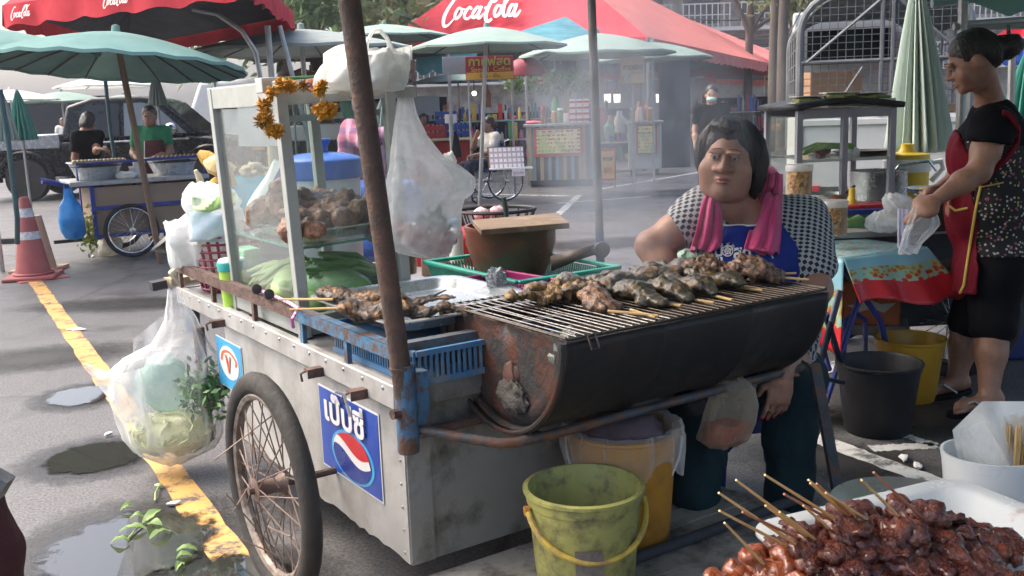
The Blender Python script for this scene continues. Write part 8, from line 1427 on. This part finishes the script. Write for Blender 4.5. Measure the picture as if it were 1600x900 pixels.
# carton under the table, buckets
p_=Yp(1400,505,4.72);t=thing('orange_carton','torn orange carton with a blue logo strip on a grey shelf under the printed cloth','carton',(Yp(1375,500,4.7)[0],4.82,Yp(1390,505,4.7)[2]),R(-20));hh=Yp(1390,440,4.7)[2]-Yp(1390,505,4.7)[2];g=G();g.box((0,0,hh/2),(.26,.3,hh));g.obj('carton_body',pm('orange_card',(.42,.12,.035),(.34,.09,.03),s=5,r=.7,dirt=(.4,.38,.36),ds=9,d0=.66,d1=.68),t,bev=.004);g=G();g.box((0,0,-.025),(.34,.34,.05));g.obj('grey_shelf',pm('grey_shelf_wood',(.19,.185,.17),(.13,.125,.115),s=5,r=.9),t,bev=.004)
g=G();g.prism([(-.11,.0),(-.05,-.03),(0,-.01),(.06,-.03),(.11,.02),(.04,.012),(.0,.03),(-.06,.01)],(-.0,-.152,hh*.45),(1,0,0),(0,0,1),(0,-.002,0));g.obj('torn_paper',M_LGREY,t);g=G();g.tube([(.03*cos(a)-.05,-.153,hh*.92+.02*sin(a))for a in np.linspace(0,2*pi,16,endpoint=False)],.006,5,closed=True);g.tube([(.03*cos(a)+.05,-.153,hh*.92+.02*sin(a))for a in np.linspace(0,2*pi,16,endpoint=False)],.006,5,closed=True);g.obj('blue_ring_print',M_BLUEF,t)
kb=Zp(1370,672);t=bucket('black_bucket','black plastic bucket on the asphalt in front of the yellow one',(kb[0],kb[1],0),.128,.165,.30,pm('black_plastic',(.010,.011,.014),(.012,.012,.014),s=6,r=.5,bump=.04,spec=.3));yb_=Zp(1418,622);t=bucket('yellow_bucket','deep yellow plastic bucket behind the black one',(yb_[0],yb_[1],0),.115,.148,.29,pm('deep_yellow_plastic',(.48,.27,.015),(.40,.22,.012),s=6,r=.45,bump=.03))
kw=Zp(1352,548);wheel_t=thing('bicycle_wheel','chrome rimmed wheel half seen behind the printed cloth, above the black bucket','wheel',(kw[0]-.05,kw[1]+.25,0),R(20));wheel(wheel_t,(0,0,.26),.26,.04,(0,1,0),M_TYRE,M_CHROME,20,.0025,.03,rimw=.03)
g=G();g.tube([Zp(1262,640,.02),Yp(1300,500,3.9),Yp(1312,455,3.95)],.014,8);g.tube([Yp(1290,490,3.92),Zp(1335,640,.02)],.014,8);g.tube([Yp(1280,590,3.9),Yp(1318,598,3.95)],.010,7);tag(g.obj('trestle_leg',pm('dark_blue_tube',(.03,.045,.09),(.02,.03,.05),r=.4,met=.3)),'dark folding trestle legs standing right of the grill end','trestle')
g=G();g.tube([Zp(1315,600,.02),Yp(1322,500,4.5),Yp(1335,488,4.55),Yp(1352,500,4.5),Zp(1352,585,.02)],.012,8);tag(g.obj('bent_tube_leg',M_BLUEF),'bent blue tube legs under the printed cloth behind the black bucket','leg frame')
# folded parasol, teal canopy and frame at the top right
fp=folded(Yp(1447,-40,5.9),1.0,.15,'big pale grey green parasol folded down beside the standing vendor',fabric('pale_parasol_canvas',(.46,.56,.52),(.56,.66,.61),.1),None,18,tilt=R(-3));
t=thing('teal_canopy','teal canopy with a drooping corner in view, its unseen sheet widened to shade the grill','canopy',(2.6,4.4,0));zc=1.80
cc=[np.array(v)for v in((-.45,.5,2.25),(4.4,.5,2.2),(4.9,6.0,2.2),(.1,5.6,2.3))]  # sheet stretched out of view over cart and grill to deepen their shade
g=G();g.grid(lambda u,v:(cc[0]*(1-u)+cc[1]*u)*(1-v)+(cc[3]*(1-u)+cc[2]*u)*v+np.array([0,0,.25*sin(pi*u)*sin(pi*v)]),14,14);g.obj('canopy_shade_sheet',F_TEAL,t,world=True)
g=G();e0,e1,e2=Yp(1505,-6,5.0),Yp(1575,22,5.0),Yp(1640,2,5.0);g.grid(lambda u,v:(Yp(1505+135*u,-25,5.0)*(1-v)+Yp(1505+135*u,2+24*max(0,1-abs(u-.53)*2.2),4.95+.03*sin(u*9))*v),24,8);g.obj('drooping_corner',F_TEAL,t,world=True)
g=G();g.tube([Yp(1456,6,5.3),Yp(1520,-2,5.3)],.022,8);g.obj('frame_tube',pm('pale_teal_tube',(.30,.42,.40),(.22,.32,.3),r=.5),t,world=True)
for i,(a,b,r_)in enumerate([((1505,-5),(1502,170),.024),((1500,38),(1610,30),.016),((1490,42),(1610,40),.018)]):g=G();A=Yp(*a,5.1);B=Yp(*b,5.1);g.tube([A,B]if i else[A,B,np.array([B[0],B[1],.0])],r_,9);g.obj('frame_tube',M_STEEL,t,world=True)
g=G();g.tube([Yp(1582,60,6),Yp(1580,150,6),Yp(1580,150,6)*[1,1,0]],.022,8);g.obj('frame_tube',M_STEEL,t,world=True)
roof('market_tent','red tent beyond the standing vendor at the right edge',[Yp(1540,66,9),Yp(1660,62,8.6),Yp(1720,70,12),Yp(1545,72,12)],Yp(1600,28,10),[F_RED],.12)
folded(Yp(1606,78,6.3),.5,.12,'deep green folded umbrella cut by the right edge behind the vendor',F_DGREEN)
g=G();g.box((0,0,0),(.3,.2,.2));tag(g.obj('blue_sheet',film('bright_blue_film',(.08,.2,.6),.9),None,tuple(Yp(1605,80,7.6)),bev=.03),'crumpled bright blue sheet bundle at the right edge under the red tent','sheet')
t=thing('blue_crate','dark blue crate on the ground behind the standing vendor','crate',tuple(Zp(1600,560)*[1,1,0]));g=G();g.box((.05,.1,.3),(.4,.3,.6));g.obj('crate_body',M_STOOL,t,bev=.02);g=G();g.box((.05,.1,.61),(.42,.32,.03));g.obj('crate_lid',M_STOOL,t,bev=.008)
# ---------------------------------------------------------------- standing vendor
fd=nv((-.88,.20,-.50));eye=Yp(1488,108,4.26);Q=hrot(fd);hs=.99;hc=eye-Q @ (np.array((.03,-.08,.0155))*hs)
J=dict(pel=Yp(1553,400,4.40),chest=Yp(1552,228,4.36),neck=Yp(1550,160,4.35),head=hc,Q=Q,fwd=nv((-1,-.15,0)),shL=Yp(1552,198,4.20),shR=Yp(1552,192,4.50),hipL=Yp(1556,425,4.31),hipR=Yp(1552,420,4.48),elL=Yp(1530,268,4.14),elR=Yp(1515,270,4.52),wrL=Yp(1462,312,4.12),wrR=Yp(1466,296,4.36),hdL=(-.85,0,-.55),hdR=(-.8,-.1,-.35),knL=Yp(1550,520,4.27),knR=Yp(1512,515,4.50),anL=Zp(1545,618,.08)+np.array([0,0,0]),anR=Zp(1494,592,.08),ftL=nv((-.95,-.25,0)),ftR=nv((-.95,-.3,0)))
vend=thing('person','standing vendor with a hair bun, black top and red apron looking down at her stall','person',(J['pel'][0],J['pel'][1],0));F_=1.12
SKV=skin('mid_brown_skin',(.33,.165,.105));S,J=body_sdf(J,F_,0,'tal',armf=1.1);head_prims(S,hc,Q,hs,1.1,True,False);S.cap(J['neck']-np.array([0,0,.03]),hc-Q[:,2]*.035+Q[:,1]*.03,.06,.052,.04);S.ell(J['chest']+np.array([-.07,-.02,-.05]),(.09,.12,.09),.08);S.ell(J['pel']*.5+J['chest']*.5+np.array([-.05,0,-.03]),(.15,.16,.15),.06);S.ell(J['pel']+np.array([.05,0,-.03]),(.15,.17,.13),.06)  # even mid-brown skin colour for the standing vendor
for q in 'LR':a=J['an'+q];fdv=J['ft'+q];S.cap(a-np.array([0,0,.02])-fdv*.04,np.array([a[0],a[1],.045])+fdv*.14,.036,.03,.03);[S.cap(np.array([a[0],a[1],.035])+fdv*.13+np.array([0,1,0])*(k-2)*.014,np.array([a[0],a[1],.032])+fdv*(.185-.008*k)+np.array([0,1,0])*(k-2)*.016,.011,.0095,.006)for k in range(5)]
BVF=S.surf(.011,[(2,hc[2]-.14,hc[2]+.15,.005),(0,hc[0]-.13,hc[0]+.10,.005),(1,hc[1]-.10,hc[1]+.10,.005),(2,.02,.07,.006)]);g=G();hand_sdf(g,J['wrL'],J['wrL']-J['elL'],J['hdL'],(-.4,.3,-.8),.98,.45,True);hand_sdf(g,J['wrR'],J['wrR']-J['elR'],J['hdR'],(-.3,-.5,-.7),.98,.5,False)
sobj(BVF,'body',SKV,vend,g=g);face_bits(vend,hc,Q,hs,(0,-.004),.0035,SKV)
S=SDF();L_=lambda*p:hc+Q @ (np.array(p)*hs);S.ell(L_(0,.027,.042),(.080,.094,.090),.02,rot=Q);S.ell(L_(0,.075,.0),(.066,.055,.07),.04,rot=Q);S.ell(L_(0,.165,-.02),(.045,.05,.045),.03,rot=Q);S.ell(L_(0,-.112,-.03),(.085,.10,.094),.03,'s',rot=Q)
for q in(-1,1):S.ell(L_(q*.085,.02,-.03),(.03,.05,.045),.02,'s',rot=Q)
V,F=S.surf(.006);Nn=vnorm(V,F);lo=(V-hc) @ Q;V=V+Nn*(.0045*fbm(np.column_stack([lo[:,0]*40,lo[:,1]*14,lo[:,2]*60]),8,2))[:,None];sobj((V,F),'hair',M_HAIR,vend);strands(vend,(V,F),hc,Q,hs,300)
for k in range(9):a=nv(rng.normal(size=3));p_=L_(0,.17,.0);g=G();g.tube([p_+a*.03,p_+a*.055+np.array([0,0,.012])],[.008,.003],5);g.obj('hair_tuft',M_HAIR,vend,world=True)
def torso(add):
 S,_=body_sdf(J,F_,add,'ta',arm=(.62,.62),armf=1.15);S.ell(J['chest']+np.array([-.07,-.02,-.05]),(.09+add,.12+add,.09+add),.08);S.ell(J['pel']*.5+J['chest']*.5+np.array([-.05,0,-.03]),(.12+add,.15+add,.15+add),.08);S.ell(J['pel']+np.array([.05,0,-.03]),(.15+add,.17+add,.13+add),.06);return S
zcut=Yp(1550,228,4.2)[2];S=torso(.018);S.ell(J['neck']+np.array([-.03,0,.06]),(.085,.085,.075),.02,'s');TVF=rough(S.surf(.010,None,lambda D,X:np.maximum(D,zcut-X[2]-.15*(X[0]-J['chest'][0]))),.005,14,3);sobj(TVF,'black_top',C_BLACK,vend)
d=ND('floral_cloth');vo=d.n('TexVoronoi',{'Vector':d.co,'Scale':62});vo2=d.n('TexVoronoi',{'Vector':d.co,'Scale':27});rnd=d.n('SeparateXYZ',{0:vo.outputs[1]}).outputs[0];c_=d.mix(d.math('MULTIPLY',d.math('LESS_THAN',vo.outputs[0],.34),d.math('GREATER_THAN',rnd,.35)),(.012,.012,.014),d.ramp(rnd,[(.4,(.50,.48,.38)),(.6,(.42,.40,.12)),(.75,(.30,.08,.12)),(.9,(.5,.45,.45))],'CONSTANT'));c_=d.mix(d.math('LESS_THAN',vo2.outputs[0],.22),c_,(.30,.07,.12));C_FLO=d.P(Base_Color=c_,Roughness=.85)
S=torso(.022);S.p=[q for q in S.p if not(q[0]=='c' and min(q[3],q[4])<.10)];S.cap(J['hipL'],J['hipR'],.135,None,.06);FVF=rough(S.surf(.010,None,lambda D,X:np.maximum(np.maximum(D,X[2]-zcut-.01-.15*(J['chest'][0]-X[0])),Yp(1550,398,4.3)[2]-X[2])),.006,12,5);sobj(FVF,'floral_blouse',C_FLO,vend)
S=SDF();S.cap(J['hipL'],J['hipR'],.13,None,.06);S2,_=body_sdf(J,F_,.022,'l',leg=(.86,.86));S.p+=S2.p;HVF=rough(S.surf(.012),.006,12,7);sobj(HVF,'shorts',C_BLACK,vend)
C_REDA=pm('red_apron_cloth',(.17,.005,.016),(.12,.004,.012),s=5,r=.75,bump=.15,bs=140,spec=.15);S=torso(.03);S.p=[q for q in S.p if not(q[0]=='c' and q[4]<.1 and q[3]<.1)];[S.cap(J['hip'+q]+np.array([-.02,0,0]),J['hip'+q]*.45+J['kn'+q]*.55+np.array([-.035,0,0]),.145,.14,.06)for q in 'LR'];zt_,zl_=Yp(1500,205,4.3)[2],Yp(1510,462,4.2)[2]
RVF=S.surf(.010,None,lambda D,X:np.maximum(np.maximum(D,np.maximum(X[2]-zt_,zl_-X[2])),(X[0]-J['chest'][0])*.95-(X[1]-J['chest'][1])*.30+.088+.35*np.clip(X[2]-1.05,0,1)-.25*np.clip(.95-X[2],0,.12)));RVF=(RVF[0]+vnorm(*RVF)*(.010*fbm(RVF[0]*np.array([16,16,4]),9,3))[:,None],RVF[1]);sobj(RVF,'apron',C_REDA,vend)
BV=[bvh(RVF),bvh(FVF),bvh(TVF),bvh(HVF)]
def piping(pts,r_,m,nm,off=.004,n=30):
 pts=np.array(pts,float);t_=np.linspace(0,len(pts)-1,n);g=G();g.tube([drape(BV,*(pts[min(int(a),len(pts)-2)]*(1-(a-min(int(a),len(pts)-2)))+pts[min(int(a),len(pts)-2)+1]*(a-min(int(a),len(pts)-2))),off,4.15)for a in t_],r_,7);return g.obj(nm,m,vend,world=True)
M_TRIM=flat('yellow_trim',(.62,.44,.08),r=.7)
piping([(1532,292),(1524,330),(1516,380),(1509,425),(1506,446),(1500,458)],.006,M_TRIM,'yellow_trim');piping([(1514,282),(1532,292)],.004,M_TRIM,'yellow_trim');piping([(1532,292),(1550,289),(1568,285)],.0035,M_TRIM,'apron_tie');piping([(1484,322),(1493,329),(1512,325)],.005,M_TRIM,'pocket_trim')
piping([(1566,176),(1574,178),(1582,186),(1590,200),(1588,225),(1572,248),(1550,268),(1534,288)],.013,C_REDA,'apron_strap',.006,40)
for q in 'LR':
 a=J['an'+q];fdv=J['ft'+q];sdv=np.array([-fdv[1],fdv[0],0]);g=G();o_=np.array([a[0],a[1],.002])+fdv*.06;g.prism([(.15*cos(t_),.052*sin(t_)*(1+.15*cos(t_)))for t_ in np.linspace(0,2*pi,24,endpoint=False)],o_,fdv,sdv,(0,0,.022));g.obj('sandal',C_BLACK,vend,world=True,bev=.004)
 for s_ in(-1,1):g=G();g.tube([o_+fdv*.10+np.array([0,0,.045]),o_+fdv*.04+sdv*s_*.03+np.array([0,0,.072]),o_-fdv*.02+sdv*s_*.05+np.array([0,0,.03])],[.006,.012,.010],7,sq=.5);g.obj('sandal_strap',pm('silver_strap',(.45,.46,.48),(.3,.3,.32),s=60,r=.3,met=.6,bump=.4),vend,world=True)
 # ================================================================ FOREGROUND TRAY OF MEAT SKEWERS
TZ=.72;tc=Zp(1490,790,TZ);e1=nv(Zp(1190,866,TZ)-tc);e2=np.array([-e1[1],e1[0],0]);e2=e2 if e2 @ (Zp(1600,853,TZ)-tc)>0 else-e2;TL_=np.linalg.norm(Zp(1205,862,TZ)-tc);tcc=tc+e1*TL_/2+e2*.19;tang=math.atan2(e1[1],e1[0]);print('tray',tc,e1,e2,nv(Zp(1600,853,TZ)-tc))
FT=thing('foreground_tray','white enamel tray heaped with glazed meat skewers at the lower right corner','tray',tuple(tcc),tang);tray(FT,TL_,.38,.035,pm('white_enamel',(.52,.54,.54),(.45,.47,.47),s=4,r=.25,bump=.02,dirt=(.3,.16,.1),ds=6,d0=.6,d1=.75),.005,.03,.05)
t=thing('round_platter','round steel platter behind the heap of glazed skewers','platter',tuple(Zp(1415,800,TZ-.03)));g=G();g.lathe([(.001,0),(.09,0),(.115,.014),(.125,.016),(.124,.012),(.09,-.004),(.001,-.004)],n=44);g.obj('platter',M_STEELP,t)
STT=thing('serving_counter','low serving counter carrying the foreground tray, mostly below the frame','counter',tuple((tcc-e2*.05)*[1,1,0]),tang);g=G();g.box((0,0,TZ-.056),(TL_-.02,.45,.03));g.obj('counter_top',M_DARK,STT)
for sx in(-1,1):
 for sy in(-1,1):g=G();g.box((sx*(TL_/2-.05),sy*.18,(TZ-.074)/2),(.03,.03,TZ-.074));g.obj('leg',M_GFR,STT)
M_GLZ=pm('glazed_dark_meat',(.085,.014,.008),(.028,.006,.004),s=18,r=.24,bump=.7,bs=80,dirt=(.15,.03,.010),ds=11,d0=.52,d1=.70,coat=.5,spec=.4);M_GLO=pm('glazed_orange_meat',(.24,.06,.018),(.11,.022,.009),s=16,r=.22,bump=.4,bs=45,coat=.5)
SKG='glazed meat skewers heaped on the foreground tray'
# (tip of the stick) -> (where it enters the meat), meat end
def P3(x,y,z):return Zp(x,y,z)
SK=[((1365,738,.95),(1438,790,.86),(1510,812,.80),.030),((1346,750,.96),(1406,792,.86),(1478,822,.80),.030),((1263,750,.93),(1345,797,.85),(1425,842,.80),.032),((1266,755,.94),(1330,795,.85),(1380,850,.79),.03),((1225,772,.93),(1310,802,.85),(1400,860,.80),.033),((1255,790,.90),(1305,818,.84),(1352,858,.80),.03),((1195,742,.95),(1315,800,.86),(1440,870,.81),.033),((1150,750,.95),(1260,815,.85),(1370,880,.80),.032),((1160,800,.92),(1255,828,.84),(1330,872,.79),.03),((1123,770,.94),(1250,838,.84),(1300,890,.79),.03),((1124,798,.92),(1240,842,.83),(1290,898,.78),.03),((1132,817,.90),(1195,866,.82),(1235,905,.78),.03),((1276,756,.92),(1352,806,.84),(1462,852,.80),.033),((1196,790,.92),(1268,826,.84),(1345,888,.80),.032),((1290,770,.91),(1370,805,.84),(1500,850,.79),.033),((1218,800,.90),(1285,835,.83),(1400,893,.79),.033)]
labs=['farthest right skewer with a reddened stick, top of the heap','second farthest right skewer with a short stick on the heap','skewer with a long pale stick crossing two others above the heap','steep skewer among the three crossing sticks in the middle of the heap','skewer with a pale stick lying lower left of the crossing three','skewer with the shortest stick showing in the middle','long sticked skewer rising highest at the left of the heap','reddish long sticked skewer left of the highest one','pale stick skewer pointing to the blue stool leg','leftmost long skewer reaching over the wooden platform','skewer just under the leftmost long one','lowest left skewer with a thin reddish stick','third of the crossing sticks, buried deepest in the heap','dark stick skewer between the pale ones at left','skewer hidden behind the crossing three with meat to the right','skewer with its stick lying flat across the heap centre']
for i,(a,b,e,r_)in enumerate(SK):
 A,B,E_=P3(*a),P3(b[0],b[1]+17,b[2]-.04),P3(e[0],e[1]+18,e[2]-.03);A=A+(B-A)*.0;t=thing('meat_skewer',labs[i],'skewer',tuple(B),0,SKG);g=G();g.tube([A,(A+B)/2,B,B+(E_-B)*.4],[.0015,.0021,.0023,.0023],7);g.obj('stick',pm('toasted_stick',(.68,.46,.20),(.55,.33,.12),s=18,r=.5,bump=.05)if i%4 else pm('reddened_stick',(.42,.18,.08),(.32,.10,.05),s=18,r=.45,bump=.05),t,world=True)
 S=SDF();n=5;dv=(E_-B)
 for k in range(n):
  c_=B+dv*(k/(n-1))+rng.normal(size=3)*[.008,.008,.004];v=rng.normal(size=3)*[.016,.016,.006];S.cap(c_-v*1.2,c_+v*1.2,.9*r_*random.uniform(.5,.85)*.85,r_*random.uniform(.35,.7)*.85,.010,'u',((0,0,1),1.5))
 VF=rough(S.surf(.005),.010,40,i,3);VF=rough(VF,.0035,120,i+50,2);sobj(VF,'meat',M_GLZ if i not in(11,10)else M_GLO,t)
 # more glazed pieces making up the heap
for i in range(58):
 x,y=random.choice([(1300,885),(1360,880),(1420,870),(1470,862),(1500,850),(1525,870),(1440,893),(1380,900),(1330,905),(1490,885),(1250,900),(1180,898),(1410,835),(1455,825),(1490,825),(1350,850),(1150,900),(1200,888),(1240,880),(1290,862),(1330,838),(1530,850),(1520,885),(1380,825)]);x+=random.uniform(-20,20);y+=random.uniform(-2,16)
 p_=Zp(x,y,.748+.018*random.random());t=thing('meat_piece','glossy dark glazed lump of meat in the foreground heap','meat',tuple(p_),random.uniform(0,6),'loose glazed lumps in the foreground heap');S=SDF();v=rng.normal(size=3)*[.022,.022,.007];S.cap(-v*1.2,v*1.2,.023,.015,.010,'u',((0,0,1),1.6));S.cap(v*.5,v*.5+rng.normal(size=3)*.014,.015,.01,.012);VF=rough(S.surf(.005),.010,40,i+7,3);VF=rough(VF,.0035,120,i+90,2);sobj(VF,'meat',M_GLO if(x<1270 and i%2)else M_GLZ,t,world=False)
 # white plastic container with bamboo sticks
cY=1.98;cb_=Yp(1560,800,cY);zb_=cb_[2];BX=thing('stick_holder','white plastic holder with bamboo sticks and clear bags at the right edge','holder',(Yp(1545,815,cY)[0]+.03,cY+.05,zb_-.01));M_MILK=pm('milky_white_plastic',(.62,.65,.65),(.56,.59,.59),s=4,r=.35,bump=.02);hh=Yp(1520,712,cY)[2]-zb_
g=G();g.lathe([(.001,0),(.092,0),(.098,.01),(.108,hh*.85),(.112,hh),(.106,hh),(.10,hh*.8),(.09,.015),(.001,.012)],n=40,sy=.85);g.obj('holder_body',M_MILK,BX)
hs_=thing('low_stand','small metal stand carrying the white stick holder at the right edge','stand',(BX.location[0],BX.location[1],0));hz_=BX.location[2];g=G();g.box((0,0,hz_-.0125),(.26,.24,.02));g.obj('stand_top',M_ALU,hs_)
for sx in(-1,1):
 for sy in(-1,1):g=G();g.box((sx*.11,sy*.10,(hz_-.024)/2),(.022,.022,hz_-.024));g.obj('leg',M_GFR,hs_)
def bxp(x,y,z):return np.array(MT[BX.name] @ Vector((x,y,z)))
for i in range(34):
 a=random.uniform(0,6.28);r_=.03*math.sqrt(random.random());b0=bxp(.045+r_*cos(a),-.01+r_*sin(a),.03);b1=b0+np.array([random.uniform(-.012,.012),random.uniform(-.01,.01),hh+.035+random.uniform(-.01,.012)]);g=G();g.tube([b0,b1],.0021,6);tag(g.obj('bamboo_stick',M_STICK),'clean bamboo stick standing in the white holder at the right edge','stick','clean bamboo sticks in the white holder')
t=thing('clear_bags','stack of clear bags standing up in the white holder behind the sticks','bags',tuple(bxp(0,.04,hh*.5)));g=G();g.grid(lambda u,v:Yp(1488+120*u+14*(1-v)*(1-u)+0,745-118*v*(.55+.45*min(1,u*2.2+.15))+0,cY+.07+.035*sin(u*6+v*2)),22,14);g.obj('bag_sheet',F_BAGW,t,world=True);g=G();g.grid(lambda u,v:Yp(1500+110*u+8*(1-v),735-95*v*(.7+.3*u),cY+.03+.03*sin(u*8+1+v*3)),22,14);g.obj('bag_sheet',F_BAG,t,world=True)
g=G();A,B=Yp(1530,835,1.72),Yp(1612,792,1.80);g.bar(A,B,.02,.016);tag(g.obj('dark_strap',C_BLACK,bev=.003),'dark strap crossing the base of the white holder at the right edge','strap')
# ================================================================ PERSON AT THE LEFT EDGE
lp=thing('person','person in maroon trousers cut off by the lower left edge','person',tuple(Zp(-30,1000)*[1,1,0]));lx,ly=Yp(-62,880,2.0)[0],2.0
J=stand(lx-.10,ly,1.6,(1,.2));J['knL']=Yp(22,868,2.0)+np.array([-.068,0,0]);J['anL']=J['knL']*[1,1,0]+np.array([-.0,0,.08]);J['hipL']=Yp(-30,740,2.0)+np.array([-.09,0,.05])
S,J=body_sdf(J,.95,0,'tal');head_prims(S,J['head'],J['Q'],.98,1.0);S.cap(J['neck'],J['head'],.048,.045,.03);VF=S.surf(.016);g=G();hand_tubes(g,J['wrL'],J['wrL']-J['elL'],(0,0,-1),.95,.4,True);hand_tubes(g,J['wrR'],J['wrR']-J['elR'],(0,0,-1),.95,.4,False);sobj(VF,'body',SK_B,lp,g=g);face_bits(lp,J['head'],J['Q'],.98);hair_obj(lp,J['head'],J['Q'],.98,'bob',.012)
S,_=body_sdf(J,.95,.014,'ta',arm=(.5,.5));sobj(S.surf(.014),'shirt',C_NAVY,lp);S=SDF();S.cap(J['hipL'],J['hipR'],.11,None,.06);S2,_=body_sdf(J,.95,.018,'l');S.p+=S2.p;sobj(rough(S.surf(.012),.006,12,5),'trousers',C_MAROON,lp);g=G();g.box((0,0,0),(.04,.04,.05),(0,.6,0));g.xf(np.eye(3),Yp(-4,757,2.0));g.obj('dark_pocket',M_SHEETD,lp,world=True)
# ================================================================ LITTER
def leaf(px,py,L,rz,m,lab,name='leaf',tz=.010):
 p_=Zp(px,py,tz);g=G();L*=random.uniform(.55,.9);cw_=random.uniform(.35,.6);bd=random.uniform(-.3,.3);g.grid(lambda u,v:((u-.5)*L,(v-.5)*L*cw_*sin(pi*min(.98,u*.9+.08))**.8+bd*L*(u-.5)**2,.02*sin(pi*u)*random.uniform(.6,1)+.012*abs(v-.5)),8,5);o=g.obj(name,m,None,tuple(p_),(random.uniform(-.2,.2),random.uniform(-.2,.2),rz));return tag(o,lab,'leaf','fresh leaves dropped at the puddle')
M_FRL=leafmat('fresh_leaf',(.22,.38,.10),(.36,.50,.20));where=['top leaf of the sprig in the puddle','upright leaf of the sprig in the puddle','pale leaf at the right of the sprig','round leaf lying lowest right of the sprig','long leaf at the left of the sprig','thin leaf at the far left of the sprig','small leaf alone above the puddle','leaf at the bottom of the puddle by the yellow line','second leaf at the bottom of the puddle','curled leaf at the lower edge of the puddle']
for i,(x,y,L,a)in enumerate([(215,811,.09,.3),(240,808,.10,1.2),(242,822,.085,-.5),(251,837,.09,.9),(208,829,.10,.2),(188,848,.10,.05),(199,796,.07,.6),(292,862,.08,.2),(288,872,.07,.0),(280,888,.07,1.4)]):leaf(x,y,L,a,M_FRL,where[i])
g=G();g.tube([Zp(242,783,.01),Zp(243,770,.02),Zp(248,760,.012)],.004,6);g.blob(Zp(248,758,.014),(.016,.012,.008),.2,n=8);tag(g.obj('herb_stalk',M_GBL),'small green stalk lying on the asphalt left of the yellow line','stalk')
g=G();g.tube([Zp(200,842,.012),Zp(215,824,.015),Zp(228,813,.016)],.003,5);tag(g.obj('herb_sprig',M_GBL),'green stem of the sprig lying in the puddle','stem')
for i,(x,y,r_,lab)in enumerate([(118,514,.06,'white torn paper scrap beside the yellow line'),(272,786,.025,'tiny white scrap touching the yellow line'),(170,678,.02,'tiny white scrap above the upper puddle'),(1412,715,.03,'white scrap on the dark asphalt by the white line'),(1434,727,.028,'second white scrap nearer the white holder'),(145,400,.03,'white crumb on the asphalt under the snack cart')]):
 p_=Zp(x,y,.012);g=G();g.blob((0,0,0),(r_,r_*.5,.008),.4,2,i,n=8);tag(g.obj('paper_scrap',M_WHT,None,tuple(p_),.4*i),lab,'scrap')
 # ================================================================ SMOKE AND HAZE
def volbox(name,lo,hi,dens,col=(.85,.9,1),label=None):
 lo,hi=np.array(lo),np.array(hi);g=G();g.box((0,0,0),tuple(hi-lo));m=bpy.data.materials.new(name);m.use_nodes=True;t=m.node_tree;t.nodes.remove(t.nodes['Principled BSDF']);v=t.nodes.new('ShaderNodeVolumePrincipled');v.inputs['Color'].default_value=(*col,1);v.inputs['Density'].default_value=dens;v.inputs['Anisotropy'].default_value=.2
 t.links.new(v.outputs[0],t.nodes['Material Output'].inputs['Volume']);o=g.obj(name,m,None,tuple((lo+hi)/2),smooth=0);o['kind']='stuff';return o,v,t
volbox('haze',(-160,-14,-1.2),(160,320,24),.0011)
def smoke(c,r,dens,sc,seed):
 m=bpy.data.materials.new('smoke');m.use_nodes=True;t=m.node_tree;t.nodes.clear();N=lambda ty:t.nodes.new('ShaderNode'+ty);L=t.links.new
 co=N('TexCoord').outputs['Object'];ln=N('VectorMath');ln.operation='MULTIPLY';L(co,ln.inputs[0]);ln.inputs[1].default_value=tuple(1/x for x in r);le=N('VectorMath');le.operation='LENGTH';L(ln.outputs[0],le.inputs[0])
 mp=N('Mapping');L(co,mp.inputs[0]);mp.inputs[1].default_value=(seed,0,0);mp.inputs[3].default_value=(1.3,.8,.6);nz=N('TexNoise');L(mp.outputs[0],nz.inputs[0]);nz.inputs['Scale'].default_value=sc;nz.inputs['Detail'].default_value=3;nz.inputs['Distortion'].default_value=.8
 def mth(op,a,b):
  q=N('Math');q.operation=op
  for i,v in enumerate((a,b)):
   if isinstance(v,float):q.inputs[i].default_value=v
   else:L(v,q.inputs[i])
  return q.outputs[0]
 f=mth('MAXIMUM',mth('SUBTRACT',1.0,le.outputs['Value']),0.0);d_=mth('MULTIPLY',mth('MULTIPLY',mth('MAXIMUM',mth('SUBTRACT',nz.outputs[0],.43),0.0),8.0*dens),mth('POWER',f,.8))
 v=N('VolumePrincipled');v.inputs['Color'].default_value=(.74,.84,1,1);v.inputs['Anisotropy'].default_value=.2;L(d_,v.inputs['Density']);o=N('OutputMaterial');L(v.outputs[0],o.inputs['Volume'])
 g=G();g.blob((0,0,0),r,0,n=14);q=g.obj('smoke',m,None,c);q['kind']='stuff'
smoke((.40,3.25,1.30),(.38,.70,.52),1.5,4.0,0);smoke((.62,5.2,1.75),(.75,2.2,1.0),.07,1.8,5)
SC.cycles.volume_step_rate=1.5;SC.cycles.volume_max_steps=96
